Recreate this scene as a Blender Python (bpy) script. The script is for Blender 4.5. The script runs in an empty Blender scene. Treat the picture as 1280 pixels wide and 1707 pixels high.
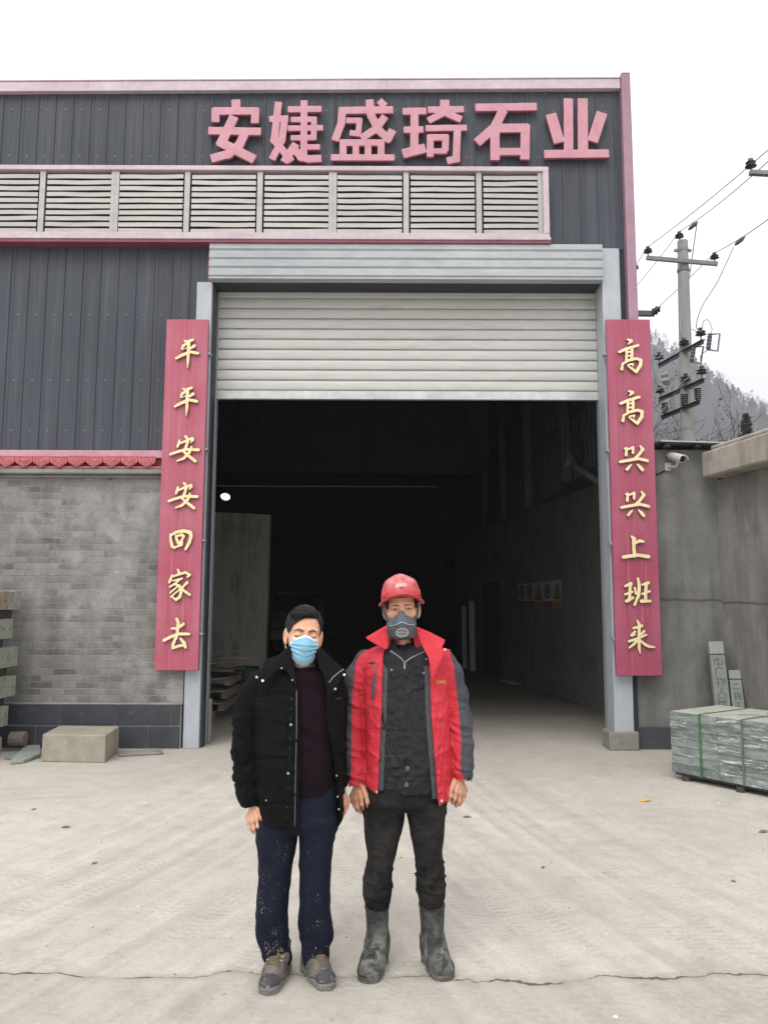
import bpy, math, random
import numpy as np
from mathutils import Vector, Matrix

scene = bpy.context.scene
COL = scene.collection
R = math.radians

# ---------------------------------------------------------------- camera, sky, sun, exposure
FPX, CAM_H, TILT, ROLL = 1331.0, 1.6, 0.1147, 0.0036
cam_data = bpy.data.cameras.new('camera')
cam = bpy.data.objects.new('camera', cam_data)
COL.objects.link(cam)
cam_data.sensor_fit = 'VERTICAL'
cam_data.sensor_height = 36.0
cam_data.lens = 36.0 * FPX / 1707.0
cam_data.clip_start = 0.05
cam_data.clip_end = 3000
cam.matrix_world = (Matrix.Translation((0, 0, CAM_H)) @ Matrix.Rotation(math.pi / 2 + TILT, 4, 'X')
                    @ Matrix.Rotation(ROLL, 4, 'Z'))
scene.camera = cam

SUN_EL, SUN_AZ = 52.0, 200.0      # azimuth measured clockwise from +Y: behind the camera, a little left
world = bpy.data.worlds.new('World')
scene.world = world
world.use_nodes = True
wn, wl = world.node_tree.nodes, world.node_tree.links
bg = wn['Background']
sky = wn.new('ShaderNodeTexSky')
sky.sky_type = 'NISHITA'
sky.sun_disc = False
sky.sun_elevation = R(SUN_EL)
sky.sun_rotation = R(SUN_AZ)
sky.dust_density = 6.0
sky.air_density = 1.0
hsv = wn.new('ShaderNodeHueSaturation')
hsv.inputs['Saturation'].default_value = 0.10
ovc = wn.new('ShaderNodeMixRGB')
ovc.inputs['Fac'].default_value = 0.82
ovc.inputs['Color2'].default_value = (11.5, 11.35, 11.55, 1)     # the even grey-white cloud deck
wl.new(sky.outputs['Color'], hsv.inputs['Color'])
# an overcast sky is brighter overhead than at the horizon, with faint cloud tone
wtc = wn.new('ShaderNodeTexCoord'); wsp = wn.new('ShaderNodeSeparateXYZ')
wl.new(wtc.outputs['Generated'], wsp.inputs[0])
wno = wn.new('ShaderNodeTexNoise'); wno.inputs['Scale'].default_value = 2.2; wno.inputs['Detail'].default_value = 5
wl.new(wtc.outputs['Generated'], wno.inputs['Vector'])
wm1 = wn.new('ShaderNodeMath'); wm1.operation = 'MULTIPLY_ADD'; wm1.inputs[1].default_value = .62; wm1.inputs[2].default_value = .70
wl.new(wsp.outputs['Z'], wm1.inputs[0])
wm2 = wn.new('ShaderNodeMath'); wm2.operation = 'MULTIPLY_ADD'; wm2.inputs[1].default_value = .16; wm2.inputs[2].default_value = -.08
wl.new(wno.outputs['Fac'], wm2.inputs[0])
wm3 = wn.new('ShaderNodeMath'); wm3.operation = 'ADD'; wl.new(wm1.outputs[0], wm3.inputs[0]); wl.new(wm2.outputs[0], wm3.inputs[1])
wmx = wn.new('ShaderNodeMixRGB'); wmx.blend_type = 'MULTIPLY'; wmx.inputs['Fac'].default_value = 1.0
wmx.inputs['Color1'].default_value = (11.6, 11.35, 11.6, 1)
wl.new(wm3.outputs[0], wmx.inputs['Color2']); wl.new(wmx.outputs['Color'], ovc.inputs['Color2'])
wl.new(hsv.outputs['Color'], ovc.inputs['Color1'])
wl.new(ovc.outputs['Color'], bg.inputs['Color'])
bg.inputs['Strength'].default_value = 0.135

sun_data = bpy.data.lights.new('sun', 'SUN')
sun_data.energy = 1.1
sun_data.angle = R(28)
sun_data.color = (1.0, 0.97, 0.92)
sun = bpy.data.objects.new('sun', sun_data)
COL.objects.link(sun)
_az, _el = R(SUN_AZ), R(SUN_EL)
_d = Vector((math.sin(_az) * math.cos(_el), math.cos(_az) * math.cos(_el), math.sin(_el)))
sun.rotation_euler = _d.to_track_quat('Z', 'Y').to_euler()

scene.view_settings.view_transform = 'Standard'
scene.view_settings.look = 'None'
scene.view_settings.exposure = 0.10
scene.view_settings.gamma = 1.0
scene.cycles.use_denoising = True
scene.cycles.max_bounces = 6
scene.cycles.diffuse_bounces = 4
scene.cycles.glossy_bounces = 3
scene.cycles.volume_bounces = 1
scene.cycles.sample_clamp_indirect = 6

# ---------------------------------------------------------------- measuring helpers (photo pixel -> metres)
def ray(px, py):
    x, y = (px - 640) / FPX, -(py - 853.5) / FPX
    c, s = math.cos(ROLL), math.sin(ROLL)
    x, y = c * x - s * y, s * x + c * y
    return np.array([x, math.cos(TILT) - y * math.sin(TILT), math.sin(TILT) + y * math.cos(TILT)])
def onY(px, py, Y):
    d = ray(px, py)
    return d * (Y / d[1]) + np.array([0, 0, CAM_H])
def onG(px, py, z=0.0):
    d = ray(px, py)
    return d * ((z - CAM_H) / d[2]) + np.array([0, 0, CAM_H])

# ---------------------------------------------------------------- materials
def lin(c):
    if isinstance(c, str):
        c = [int(c[i:i + 2], 16) / 255 for i in (1, 3, 5)]
        return tuple(((v + .055) / 1.055) ** 2.4 if v > .04045 else v / 12.92 for v in c)
    return tuple(c)

def new_mat(name):
    m = bpy.data.materials.new(name)
    m.use_nodes = True
    t = m.node_tree
    return m, t.nodes, t.links, t.nodes['Principled BSDF']

def coords(n, l, stretch=(1, 1, 1), rnd=True):
    tc = n.new('ShaderNodeTexCoord')
    mp = n.new('ShaderNodeMapping')
    mp.inputs['Scale'].default_value = stretch
    l.new(tc.outputs['Object'], mp.inputs['Vector'])
    if rnd:
        oi = n.new('ShaderNodeObjectInfo')
        mu = n.new('ShaderNodeMath'); mu.operation = 'MULTIPLY'; mu.inputs[1].default_value = 37.0
        l.new(oi.outputs['Random'], mu.inputs[0])
        l.new(mu.outputs[0], mp.inputs['Location'])
    return mp.outputs['Vector']

def noise(n, l, vec, scale, detail=5, rough=.6, dist=0.0):
    t = n.new('ShaderNodeTexNoise')
    t.inputs['Scale'].default_value = scale
    t.inputs['Detail'].default_value = detail
    t.inputs['Roughness'].default_value = rough
    t.inputs['Distortion'].default_value = dist
    l.new(vec, t.inputs['Vector'])
    return t.outputs['Fac']

def ramp(n, l, fac, stops):
    r = n.new('ShaderNodeValToRGB')
    e = r.color_ramp.elements
    while len(e) < len(stops):
        e.new(0.5)
    for k, (p, c) in enumerate(stops):
        e[k].position = p
        c = lin(c) if not isinstance(c, (int, float)) else (c, c, c)
        e[k].color = (*c, 1)
    l.new(fac, r.inputs['Fac'])
    return r.outputs['Color']

def mixc(n, l, fac, a, b, mode='MIX'):
    m = n.new('ShaderNodeMixRGB'); m.blend_type = mode
    for sock, v in ((m.inputs['Fac'], fac), (m.inputs['Color1'], a), (m.inputs['Color2'], b)):
        if isinstance(v, (int, float)):
            sock.default_value = v if sock.name == 'Fac' else (v, v, v, 1)
        elif isinstance(v, (tuple, str)):
            sock.default_value = (*lin(v), 1)
        else:
            l.new(v, sock)
    return m.outputs['Color']

def math_(n, l, op, a, b=0.0, c=None):
    m = n.new('ShaderNodeMath'); m.operation = op
    for k, v in enumerate((a, b) if c is None else (a, b, c)):
        if isinstance(v, (int, float)):
            m.inputs[k].default_value = v
        else:
            l.new(v, m.inputs[k])
    return m.outputs[0]

def bump(n, l, bsdf, h, strength=.2, dist=.01):
    b = n.new('ShaderNodeBump')
    b.inputs['Strength'].default_value = strength
    b.inputs['Distance'].default_value = dist
    l.new(h, b.inputs['Height'])
    l.new(b.outputs['Normal'], bsdf.inputs['Normal'])

def soft(name, c1, c2, scale=6, rough=.7, bs=.2, bscale=60, stretch=(1, 1, 1), metal=0.0, bdist=.01,
         c3=None, s3=20, f3=(.55, .7), spec=.4, rnd=True, fine=True):
    """two-tone weathered surface, optional third tone as flecks or stains"""
    m, n, l, b = new_mat(name)
    v = coords(n, l, stretch, rnd)
    col = ramp(n, l, noise(n, l, v, scale), [(.3, c1), (.7, c2)])
    if c3 is not None:
        f = ramp(n, l, noise(n, l, v, s3, 6, .65), [(f3[0], 0.0), (f3[1], 1.0)])
        col = mixc(n, l, f, col, c3)
    if fine:
        f = ramp(n, l, noise(n, l, v, bscale * .6, 4), [(.3, .86), (.7, 1.0)])
        col = mixc(n, l, 1.0, col, f, 'MULTIPLY')
    l.new(col, b.inputs['Base Color'])
    b.inputs['Roughness'].default_value = rough
    b.inputs['Metallic'].default_value = metal
    b.inputs['Specular IOR Level'].default_value = spec
    if bs:
        bump(n, l, b, noise(n, l, v, bscale, 6), bs, bdist)
    return m

MAT = {}

# ---------------------------------------------------------------- mesh helpers
def setp(o, label=None, cat=None, group=None, kind=None):
    for k, v in (('label', label), ('category', cat), ('group', group), ('kind', kind)):
        if v is not None:
            o[k] = v
    return o

def thing(name, loc, label, cat, group=None):
    o = bpy.data.objects.new(name, None)
    o.empty_display_size = .1
    o.location = loc
    COL.objects.link(o)
    return setp(o, label, cat, group)

class MB:
    def __init__(s):
        s.v, s.f, s.m = [], [], []
    def add(s, verts, faces, mi=0):
        k = len(s.v)
        s.v += [tuple(map(float, p)) for p in verts]
        s.f += [tuple(i + k for i in f) for f in faces]
        s.m += [mi] * len(faces)
        return s
    def box(s, x0, x1, y0, y1, z0, z1, mi=0):
        return s.obox(((x0 + x1) / 2, (y0 + y1) / 2, (z0 + z1) / 2),
                      ((x1 - x0) / 2, 0, 0), (0, (y1 - y0) / 2, 0), (0, 0, (z1 - z0) / 2), mi)
    def obox(s, c, a, b, d, mi=0):
        c, a, b, d = (np.array(t, float) for t in (c, a, b, d))
        P = [c + i * a + j * b + k * d for k in (-1, 1) for j in (-1, 1) for i in (-1, 1)]
        return s.add(P, [(0, 2, 3, 1), (4, 5, 7, 6), (0, 1, 5, 4), (2, 6, 7, 3), (0, 4, 6, 2), (1, 3, 7, 5)], mi)
    def bar(s, p0, p1, w, h, up=(0, 0, 1), mi=0):
        p0, p1, up = (np.array(t, float) for t in (p0, p1, up))
        d = p1 - p0; L = np.linalg.norm(d); d = d / L
        u = np.cross(up, d); u /= np.linalg.norm(u); q = np.cross(d, u)
        return s.obox((p0 + p1) / 2, d * L / 2, u * w / 2, q * h / 2, mi)
    def tube(s, pts, r, n=8, mi=0, cap=True):
        pts = [np.array(p, float) for p in pts]
        r = [r] * len(pts) if isinstance(r, (int, float)) else r
        V, F = [], []
        ref = np.array((0.13, 0.21, 1.0))
        prev = None
        for i, p in enumerate(pts):
            d = pts[min(i + 1, len(pts) - 1)] - pts[max(i - 1, 0)]
            d = d / (np.linalg.norm(d) + 1e-9)
            if prev is None:
                u = np.cross(ref if abs(d[2]) < .9 else np.array((1., 0, 0)), d)
            else:
                u = prev - d * prev.dot(d)
            u /= np.linalg.norm(u); prev = u
            w = np.cross(d, u)
            for k in range(n):
                a = 2 * math.pi * k / n
                V.append(p + r[i] * (math.cos(a) * u + math.sin(a) * w))
        for i in range(len(pts) - 1):
            for k in range(n):
                F.append((i * n + k, i * n + (k + 1) % n, (i + 1) * n + (k + 1) % n, (i + 1) * n + k))
        if cap:
            F.append(tuple(range(n))[::-1]); F.append(tuple(range((len(pts) - 1) * n, len(pts) * n)))
        return s.add(V, F, mi)
    def lathe(s, p0, axis, prof, n=14, mi=0):
        p0, d = np.array(p0, float), np.array(axis, float); d = d / np.linalg.norm(d)
        return s.tube([p0 + d * t for t, _ in prof], [q for _, q in prof], n, mi)
    def prism(s, poly, o, u, v, w, mi=0):
        """poly in (u,v) extruded along w from origin o"""
        o, u, v, w = (np.array(t, float) for t in (o, u, v, w))
        n = len(poly)
        A = [o + u * p + v * q for p, q in poly]
        B = [p + w for p in A]
        F = [tuple(range(n)), tuple(range(2 * n - 1, n - 1, -1))] + [(i, n + i, n + (i + 1) % n, (i + 1) % n) for i in range(n)]
        return s.add(A + B, F, mi)
    def build(s, name, mats, parent=None, loc=None, bevel=0, smooth=False, seg=1, attr=None):
        me = bpy.data.meshes.new(name)
        o0 = np.array(parent_loc(parent) if parent is not None else (loc if loc is not None else (0, 0, 0)), float)
        me.from_pydata([tuple(np.array(p) - o0) for p in s.v], [], s.f)
        mats = mats if isinstance(mats, (list, tuple)) else [mats]
        for m in mats:
            me.materials.append(MAT[m] if isinstance(m, str) else m)
        if len(mats) > 1:
            me.polygons.foreach_set('material_index', s.m)
        if smooth:
            me.polygons.foreach_set('use_smooth', [True] * len(me.polygons))
        me.validate()
        me.update()
        ob = bpy.data.objects.new(name, me)
        if parent is not None:
            ob.parent = parent
        else:
            ob.location = o0
        COL.objects.link(ob)
        import bmesh
        bm = bmesh.new(); bm.from_mesh(me); bmesh.ops.recalc_face_normals(bm, faces=bm.faces); bm.to_mesh(me); bm.free()
        if bevel:
            bv = ob.modifiers.new('bevel', 'BEVEL')
            bv.width = bevel; bv.segments = seg; bv.limit_method = 'ANGLE'; bv.angle_limit = R(40)
        return ob

def parent_loc(o):
    p = np.zeros(3)
    while o is not None:
        p += np.array(o.location); o = o.parent
    return p

def copy_tree(o, delta=(0, 0, 0), parent=None):
    c = o.copy(); COL.objects.link(c)
    if parent is not None:
        c.parent = parent
    else:
        c.location = Vector(o.location) + Vector(delta)
    for ch in list(o.children):
        copy_tree(ch, parent=c)
    return c

# ---------------------------------------------------------------- signed distance modelling
def surface_nets(func, lo, hi, h, lip=1.6):
    """mesh of func(P)=0 inside the box lo..hi, cell h; func takes an (N,3) array"""
    lo = np.array(lo, float); hi = np.array(hi, float)
    B = 8
    nb = np.ceil((hi - lo) / (h * B)).astype(int)
    n = nb * B + 1
    ax = [lo[k] + (np.arange(nb[k]) + .5) * B * h for k in range(3)]
    C = np.stack(np.meshgrid(*ax, indexing='ij'), -1).reshape(-1, 3)
    D = np.concatenate([func(C[i:i + 40000]) for i in range(0, len(C), 40000)])
    rad = B * h * .87 * lip + h
    G = np.ones(tuple(n), np.float32) * 9.0
    Dg = D.reshape(tuple(nb))
    sg = np.where(Dg < 0, -9.0, 9.0).astype(np.float32)
    G[:-1, :-1, :-1] = sg.repeat(B, 0).repeat(B, 1).repeat(B, 2)
    act = np.argwhere(np.abs(Dg) < rad)
    off = np.stack(np.meshgrid(*[np.arange(B + 1)] * 3, indexing='ij'), -1).reshape(-1, 3)
    for i in range(0, len(act), 120):
        a = act[i:i + 120]
        idx = (a[:, None, :] * B + off[None]).reshape(-1, 3)
        val = func(lo + idx * h)
        G[idx[:, 0], idx[:, 1], idx[:, 2]] = val
    neg = G < 0
    s = np.zeros(tuple(n - 1), np.int8)
    for dx in (0, 1):
        for dy in (0, 1):
            for dz in (0, 1):
                s += neg[dx:n[0] - 1 + dx, dy:n[1] - 1 + dy, dz:n[2] - 1 + dz]
    cells = np.argwhere((s > 0) & (s < 8))
    vid = -np.ones(tuple(n - 1), np.int32)
    vid[cells[:, 0], cells[:, 1], cells[:, 2]] = np.arange(len(cells))
    acc = np.zeros((len(cells), 3)); cnt = np.zeros(len(cells))
    corner = [(i, j, k) for i in (0, 1) for j in (0, 1) for k in (0, 1)]
    vals = {c: G[cells[:, 0] + c[0], cells[:, 1] + c[1], cells[:, 2] + c[2]] for c in corner}
    for c in corner:
        for ax_ in range(3):
            if c[ax_] == 0:
                e = list(c); e[ax_] = 1; e = tuple(e)
                a, b = vals[c], vals[e]
                x = (a < 0) != (b < 0)
                t = np.where(x, a / np.where(x, a - b, 1), 0)
                p = np.repeat(np.array(c, float)[None], len(cells), 0)
                p[:, ax_] = t
                acc[x] += p[x]; cnt[x] += 1
    V = lo + (cells + acc / cnt[:, None]) * h
    F = []
    for ax_ in range(3):
        o1, o2 = [(1, 2), (2, 0), (0, 1)][ax_]
        sl0 = [slice(None)] * 3; sl1 = [slice(None)] * 3
        sl0[ax_] = slice(0, -1); sl1[ax_] = slice(1, None)
        a, b = neg[tuple(sl0)], neg[tuple(sl1)]
        E = np.argwhere(a != b)
        ok = (E[:, o1] > 0) & (E[:, o2] > 0) & (E[:, o1] < n[o1] - 1) & (E[:, o2] < n[o2] - 1)
        E = E[ok]
        inside = a[E[:, 0], E[:, 1], E[:, 2]]
        def q(d1, d2):
            e = E.copy(); e[:, o1] += d1; e[:, o2] += d2
            return vid[e[:, 0], e[:, 1], e[:, 2]]
        Q = np.stack([q(-1, -1), q(0, -1), q(0, 0), q(-1, 0)], 1)
        Q[~inside] = Q[~inside][:, ::-1]
        F.append(Q)
    F = np.concatenate(F)
    F = F[(F >= 0).all(1)]
    return V, F

def np_mesh(name, V, F, mats, parent=None, loc=(0, 0, 0), attrs=None, smooth=True, relax=0):
    if relax:
        e = np.concatenate([F[:, [0, 1]], F[:, [1, 2]], F[:, [2, 3]], F[:, [3, 0]]])
        for _ in range(relax):
            A = np.zeros_like(V); c = np.zeros(len(V))
            np.add.at(A, e[:, 0], V[e[:, 1]]); np.add.at(A, e[:, 1], V[e[:, 0]])
            np.add.at(c, e[:, 0], 1); np.add.at(c, e[:, 1], 1)
            V = .5 * V + .5 * A / np.maximum(c, 1)[:, None]
    o0 = np.array(parent_loc(parent) if parent is not None else loc, float)
    me = bpy.data.meshes.new(name)
    me.vertices.add(len(V)); me.vertices.foreach_set('co', (V - o0).astype(np.float32).ravel())
    me.loops.add(F.size); me.loops.foreach_set('vertex_index', F.astype(np.int32).ravel())
    me.polygons.add(len(F)); me.polygons.foreach_set('loop_start', np.arange(0, F.size, 4, dtype=np.int32))
    if smooth:
        me.polygons.foreach_set('use_smooth', np.ones(len(F), bool))
    for k, a in (attrs or {}).items():
        at = me.attributes.new(k, 'FLOAT', 'POINT')
        at.data.foreach_set('value', a.astype(np.float32))
    me.update(calc_edges=True); me.validate()
    for m in (mats if isinstance(mats, (list, tuple)) else [mats]):
        me.materials.append(MAT[m] if isinstance(m, str) else m)
    ob = bpy.data.objects.new(name, me)
    if parent is not None:
        ob.parent = parent
    else:
        ob.location = o0
    COL.objects.link(ob)
    return ob

def sdf_stroke2(P, pts, r0, flat=False):
    """P (N,2) distance to a stroke: pts [(x,y,r)] round, or flat-ended with mitred corners"""
    d = np.full(len(P), 1e3)
    k = len(pts)
    for i in range(k - 1):
        a = np.array(pts[i][:2], float); b = np.array(pts[i + 1][:2], float)
        ra = pts[i][2] if len(pts[i]) > 2 else r0
        rb = pts[i + 1][2] if len(pts[i + 1]) > 2 else r0
        e = b - a; L = np.linalg.norm(e); u = e / L
        q = P - a
        t = q @ u; w = np.abs(q[:, 0] * u[1] - q[:, 1] * u[0])
        if flat:
            x0 = -ra * (1 if i > 0 else 0); x1 = L + rb * (1 if i < k - 2 else 0)
            ends = np.maximum(x0 - t, t - x1)
            if i > 0:
                dj = np.hypot(q[:, 0], q[:, 1]) - ra * 1.15
                ends = np.where(t < 0, np.maximum(ends, dj), ends)
            if i < k - 2:
                q2 = P - b
                dj = np.hypot(q2[:, 0], q2[:, 1]) - rb * 1.15
                ends = np.where(t > L, np.maximum(ends, dj), ends)
            d = np.minimum(d, np.maximum(w - ra, ends))
        else:
            s = np.clip(t / L, 0, 1)
            d = np.minimum(d, np.hypot(t - s * L, w) - (ra + (rb - ra) * s))
    return d
# ================================================================ THE SETTING
random.seed(4)
YF = 9.15
def F(px, py, dy=0.0):
    return onY(px, py, YF + dy)

def ground_material():
    m, n, l, b = new_mat('dusty concrete yard')
    v = coords(n, l, rnd=False)
    sp = n.new('ShaderNodeSeparateXYZ'); l.new(v, sp.inputs[0])
    x, y = sp.outputs['X'], sp.outputs['Y']
    yy = math_(n, l, 'SUBTRACT', 9.2, y)
    y2 = math_(n, l, 'MULTIPLY', yy, yy)
    def streak(kb, kc, scale):
        t = math_(n, l, 'ADD', math_(n, l, 'ADD', x, math_(n, l, 'MULTIPLY', yy, kb)), math_(n, l, 'MULTIPLY', y2, kc))
        cx = n.new('ShaderNodeCombineXYZ')
        l.new(math_(n, l, 'MULTIPLY', t, scale), cx.inputs[0])
        l.new(math_(n, l, 'MULTIPLY', y, .22), cx.inputs[1])
        return t, noise(n, l, cx.outputs[0], 1.0, 3, .55)
    tr, sr = streak(-.05, -.028, 7.0)
    tl, sl = streak(.12, .028, 7.0)
    side = ramp(n, l, math_(n, l, 'MULTIPLY_ADD', x, .5, .5), [(.1, 0.0), (.7, 1.0)])
    st = mixc(n, l, side, sl, sr)
    tt = n.new('ShaderNodeMix'); l.new(side, tt.inputs[0]); l.new(tl, tt.inputs[2]); l.new(tr, tt.inputs[3])
    base = ramp(n, l, noise(n, l, v, .45, 6, .6, .4), [(.28, '#b4afa6'), (.5, '#c1bcb2'), (.72, '#cdc8be')])
    fine = ramp(n, l, noise(n, l, v, 7, 8, .7), [(.25, '#8f8a80'), (.55, '#ffffff')])
    col = mixc(n, l, .22, base, fine, 'MULTIPLY')
    stc = ramp(n, l, st, [(.36, .84), (.5, .96), (.64, 1.06)])
    reach = ramp(n, l, math_(n, l, 'MULTIPLY', math_(n, l, 'ABSOLUTE', tt.outputs[0]), .3), [(.22, 1.0), (.62, 0.0)])
    col = mixc(n, l, math_(n, l, 'MULTIPLY', reach, .9), col, mixc(n, l, 1.0, col, stc, 'MULTIPLY'))
    # tyre tread bars inside the tracks
    cx = n.new('ShaderNodeCombineXYZ'); l.new(math_(n, l, 'MULTIPLY', tt.outputs[0], 6.0), cx.inputs[0])
    l.new(math_(n, l, 'ADD', y, math_(n, l, 'MULTIPLY', math_(n, l, 'ABSOLUTE', math_(n, l, 'SINE', math_(n, l, 'MULTIPLY', tt.outputs[0], 12.0))), .06)), cx.inputs[1])
    wv = n.new('ShaderNodeTexWave'); wv.bands_direction = 'Y'; wv.inputs['Scale'].default_value = 6.5
    wv.inputs['Distortion'].default_value = 4.0; wv.inputs['Detail'].default_value = 2
    l.new(cx.outputs[0], wv.inputs['Vector'])
    brk = ramp(n, l, noise(n, l, v, 1.3, 3), [(.45, 0.0), (.6, 1.0)])
    trk = ramp(n, l, st, [(.42, 0.0), (.5, 1.0), (.58, 0.0)])
    tf = math_(n, l, 'MULTIPLY', math_(n, l, 'MULTIPLY', brk, trk), math_(n, l, 'MULTIPLY', reach, .30))
    col = mixc(n, l, tf, col, mixc(n, l, wv.outputs['Fac'], '#8b867c', '#cfc9be'))
    # damp and oily stains
    stain = ramp(n, l, noise(n, l, v, .9, 7, .7, .8), [(.57, 0.0), (.75, .55)])
    col = mixc(n, l, stain, col, '#8d887e')
    # chalky chips
    vo = n.new('ShaderNodeTexVoronoi'); vo.inputs['Scale'].default_value = 9; l.new(v, vo.inputs['Vector'])
    fl = math_(n, l, 'MULTIPLY', math_(n, l, 'LESS_THAN', vo.outputs['Distance'], .07), math_(n, l, 'GREATER_THAN', noise(n, l, v, 2.2, 2), .55))
    col = mixc(n, l, math_(n, l, 'MULTIPLY', fl, .7), col, '#dedad0')
    # grit, pitting and dirt that gathers towards the building
    gr = ramp(n, l, noise(n, l, v, 38, 6, .75), [(.3, .84), (.5, .98), (.7, 1.05)])
    col = mixc(n, l, 1.0, col, gr, 'MULTIPLY')
    mott = ramp(n, l, noise(n, l, v, 3.1, 8, .72, .6), [(.34, .86), (.55, 1.0), (.7, 1.04)])
    col = mixc(n, l, .8, col, mott, 'MULTIPLY')
    v2 = n.new('ShaderNodeTexVoronoi'); v2.inputs['Scale'].default_value = 23; l.new(v, v2.inputs['Vector'])
    pit = math_(n, l, 'MULTIPLY', math_(n, l, 'LESS_THAN', v2.outputs['Distance'], .09), math_(n, l, 'GREATER_THAN', noise(n, l, v, 1.4, 3), .52))
    col = mixc(n, l, math_(n, l, 'MULTIPLY', pit, .45), col, '#7d776c')
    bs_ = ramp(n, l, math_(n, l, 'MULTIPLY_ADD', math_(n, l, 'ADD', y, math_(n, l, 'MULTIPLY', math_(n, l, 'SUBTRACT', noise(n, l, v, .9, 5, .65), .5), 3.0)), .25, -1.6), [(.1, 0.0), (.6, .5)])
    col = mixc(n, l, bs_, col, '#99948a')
    # long crack between two slabs
    n1 = noise(n, l, v, 1.1, 2); n2 = noise(n, l, v, 9, 4)
    yc = math_(n, l, 'ADD', math_(n, l, 'MULTIPLY_ADD', n1, .42, 3.44), math_(n, l, 'MULTIPLY_ADD', n2, .09, -.045))
    dcr = math_(n, l, 'SUBTRACT', y, yc)
    wcr = math_(n, l, 'MULTIPLY_ADD', noise(n, l, v, 4, 4, .7), .034, -.0125)
    ck = math_(n, l, 'LESS_THAN', math_(n, l, 'ABSOLUTE', dcr), wcr)
    near = ramp(n, l, dcr, [(.0, 1.0), (.02, 0.0)])
    col = mixc(n, l, math_(n, l, 'MULTIPLY', near, .22), col, '#8f8b82')
    halo = ramp(n, l, math_(n, l, 'ABSOLUTE', dcr), [(.0, .4), (.06, 0.0)])
    col = mixc(n, l, halo, col, '#8b867b')
    col = mixc(n, l, math_(n, l, 'MULTIPLY', ck, .85), col, '#4d4941')
    inn = ramp(n, l, math_(n, l, 'MULTIPLY_ADD', math_(n, l, 'ADD', y, math_(n, l, 'MULTIPLY_ADD', noise(n, l, v, .8, 5, .6), 1.6, -.8)), .25, -2.25), [(.0, 0.0), (.75, 1.0)])  # greyer floor inside, darkened in colour to mimic light falling off
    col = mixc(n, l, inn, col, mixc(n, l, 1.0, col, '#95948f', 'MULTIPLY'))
    l.new(col, b.inputs['Base Color'])
    b.inputs['Roughness'].default_value = .85
    b.inputs['Specular IOR Level'].default_value = .25
    h = math_(n, l, 'ADD', math_(n, l, 'MULTIPLY', noise(n, l, v, 14, 9, .7), 1.0), math_(n, l, 'MULTIPLY', st, .7))
    h = math_(n, l, 'SUBTRACT', h, math_(n, l, 'MULTIPLY', ck, 2.0))
    bump(n, l, b, h, .45, .02)
    return m

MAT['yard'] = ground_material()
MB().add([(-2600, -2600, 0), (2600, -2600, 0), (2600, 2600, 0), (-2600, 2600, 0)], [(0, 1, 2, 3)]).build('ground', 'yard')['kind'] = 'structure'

# small stones and chips lying on the yard: nobody would count them
def gravel():
    g = MB()
    for k in range(420):
        x, y = random.uniform(-4.5, 4.5), 2.9 + 7 * random.random() ** 1.3
        r = random.uniform(.003, .009) * (1 + .8 * (random.random() < .06))
        a = random.random() * 6.28
        V = []
        for i in range(6):
            t = a + i * math.pi / 3
            q = r * random.uniform(.7, 1.2)
            V.append((x + q * math.cos(t), y + q * math.sin(t), .0))
        V.append((x + r * .2, y, r * random.uniform(.4, .9)))
        g.add(V, [(i, (i + 1) % 6, 6) for i in range(6)], random.choice((0, 0, 1)))
    o = g.build('gravel', ['chip_dark', 'chip_pale'])
    o['kind'] = 'stuff'
MAT['chip_dark'] = soft('stone chip', '#8a857c', '#a19c92', 30, .9)
MAT['chip_pale'] = soft('pale stone chip', '#c8c4ba', '#dedad2', 30, .9)
gravel()

# ---------------------------------------------------------------- warehouse
MAT['cladding'] = soft('dark grey steel cladding', '#525763', '#5c616e', .8, .6, .05, 25, (1, 1, .25), spec=.22, c3='#676c78', s3=2.2, f3=(.6, .85), rnd=False)
def cladding_material():
    m, n, l, b = new_mat('dark grey profiled sheet')
    v = coords(n, l, rnd=False)
    sp = n.new('ShaderNodeSeparateXYZ'); l.new(v, sp.inputs[0])
    wno_ = n.new('ShaderNodeTexWhiteNoise'); wno_.noise_dimensions = '1D'
    l.new(math_(n, l, 'FLOOR', math_(n, l, 'MULTIPLY', math_(n, l, 'SUBTRACT', sp.outputs['X'], .31), 1 / .854)), wno_.inputs['W'])
    big = ramp(n, l, noise(n, l, v, .7, 5, .6), [(.3, '#40444c'), (.7, '#4a4e56')])
    pan = ramp(n, l, wno_.outputs['Value'], [(.0, .90), (1.0, 1.08)])
    col = mixc(n, l, 1.0, big, pan, 'MULTIPLY')
    mp = n.new('ShaderNodeMapping'); mp.inputs['Scale'].default_value = (9, 9, .35); l.new(v, mp.inputs['Vector'])
    st = ramp(n, l, noise(n, l, mp.outputs[0], 1.3, 5, .65), [(.5, 0.0), (.75, .55)])
    col = mixc(n, l, st, col, '#5d6168')
    st2 = ramp(n, l, noise(n, l, mp.outputs[0], 2.7, 4, .6), [(.30, .5), (.45, 0.0)])
    col = mixc(n, l, st2, col, '#3a3e45')
    sm = math_(n, l, 'LESS_THAN', math_(n, l, 'FRACT', math_(n, l, 'MULTIPLY', math_(n, l, 'SUBTRACT', sp.outputs['X'], .31), 1 / .854)), .010)
    col = mixc(n, l, math_(n, l, 'MULTIPLY', sm, .6), col, '#23262a')
    l.new(col, b.inputs['Base Color'])
    l.new(ramp(n, l, noise(n, l, mp.outputs[0], 1.0, 4), [(.3, .5), (.7, .7)]), b.inputs['Roughness'])
    b.inputs['Specular IOR Level'].default_value = .25
    bump(n, l, b, noise(n, l, v, 2.2, 3), .25, .03)
    return m
MAT['cladding'] = cladding_material()
MAT['flashing'] = soft('pale pink faded flashing', '#b9a5ae', '#c9bcc2', 1.5, .5, .05, 20, rnd=False)
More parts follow.
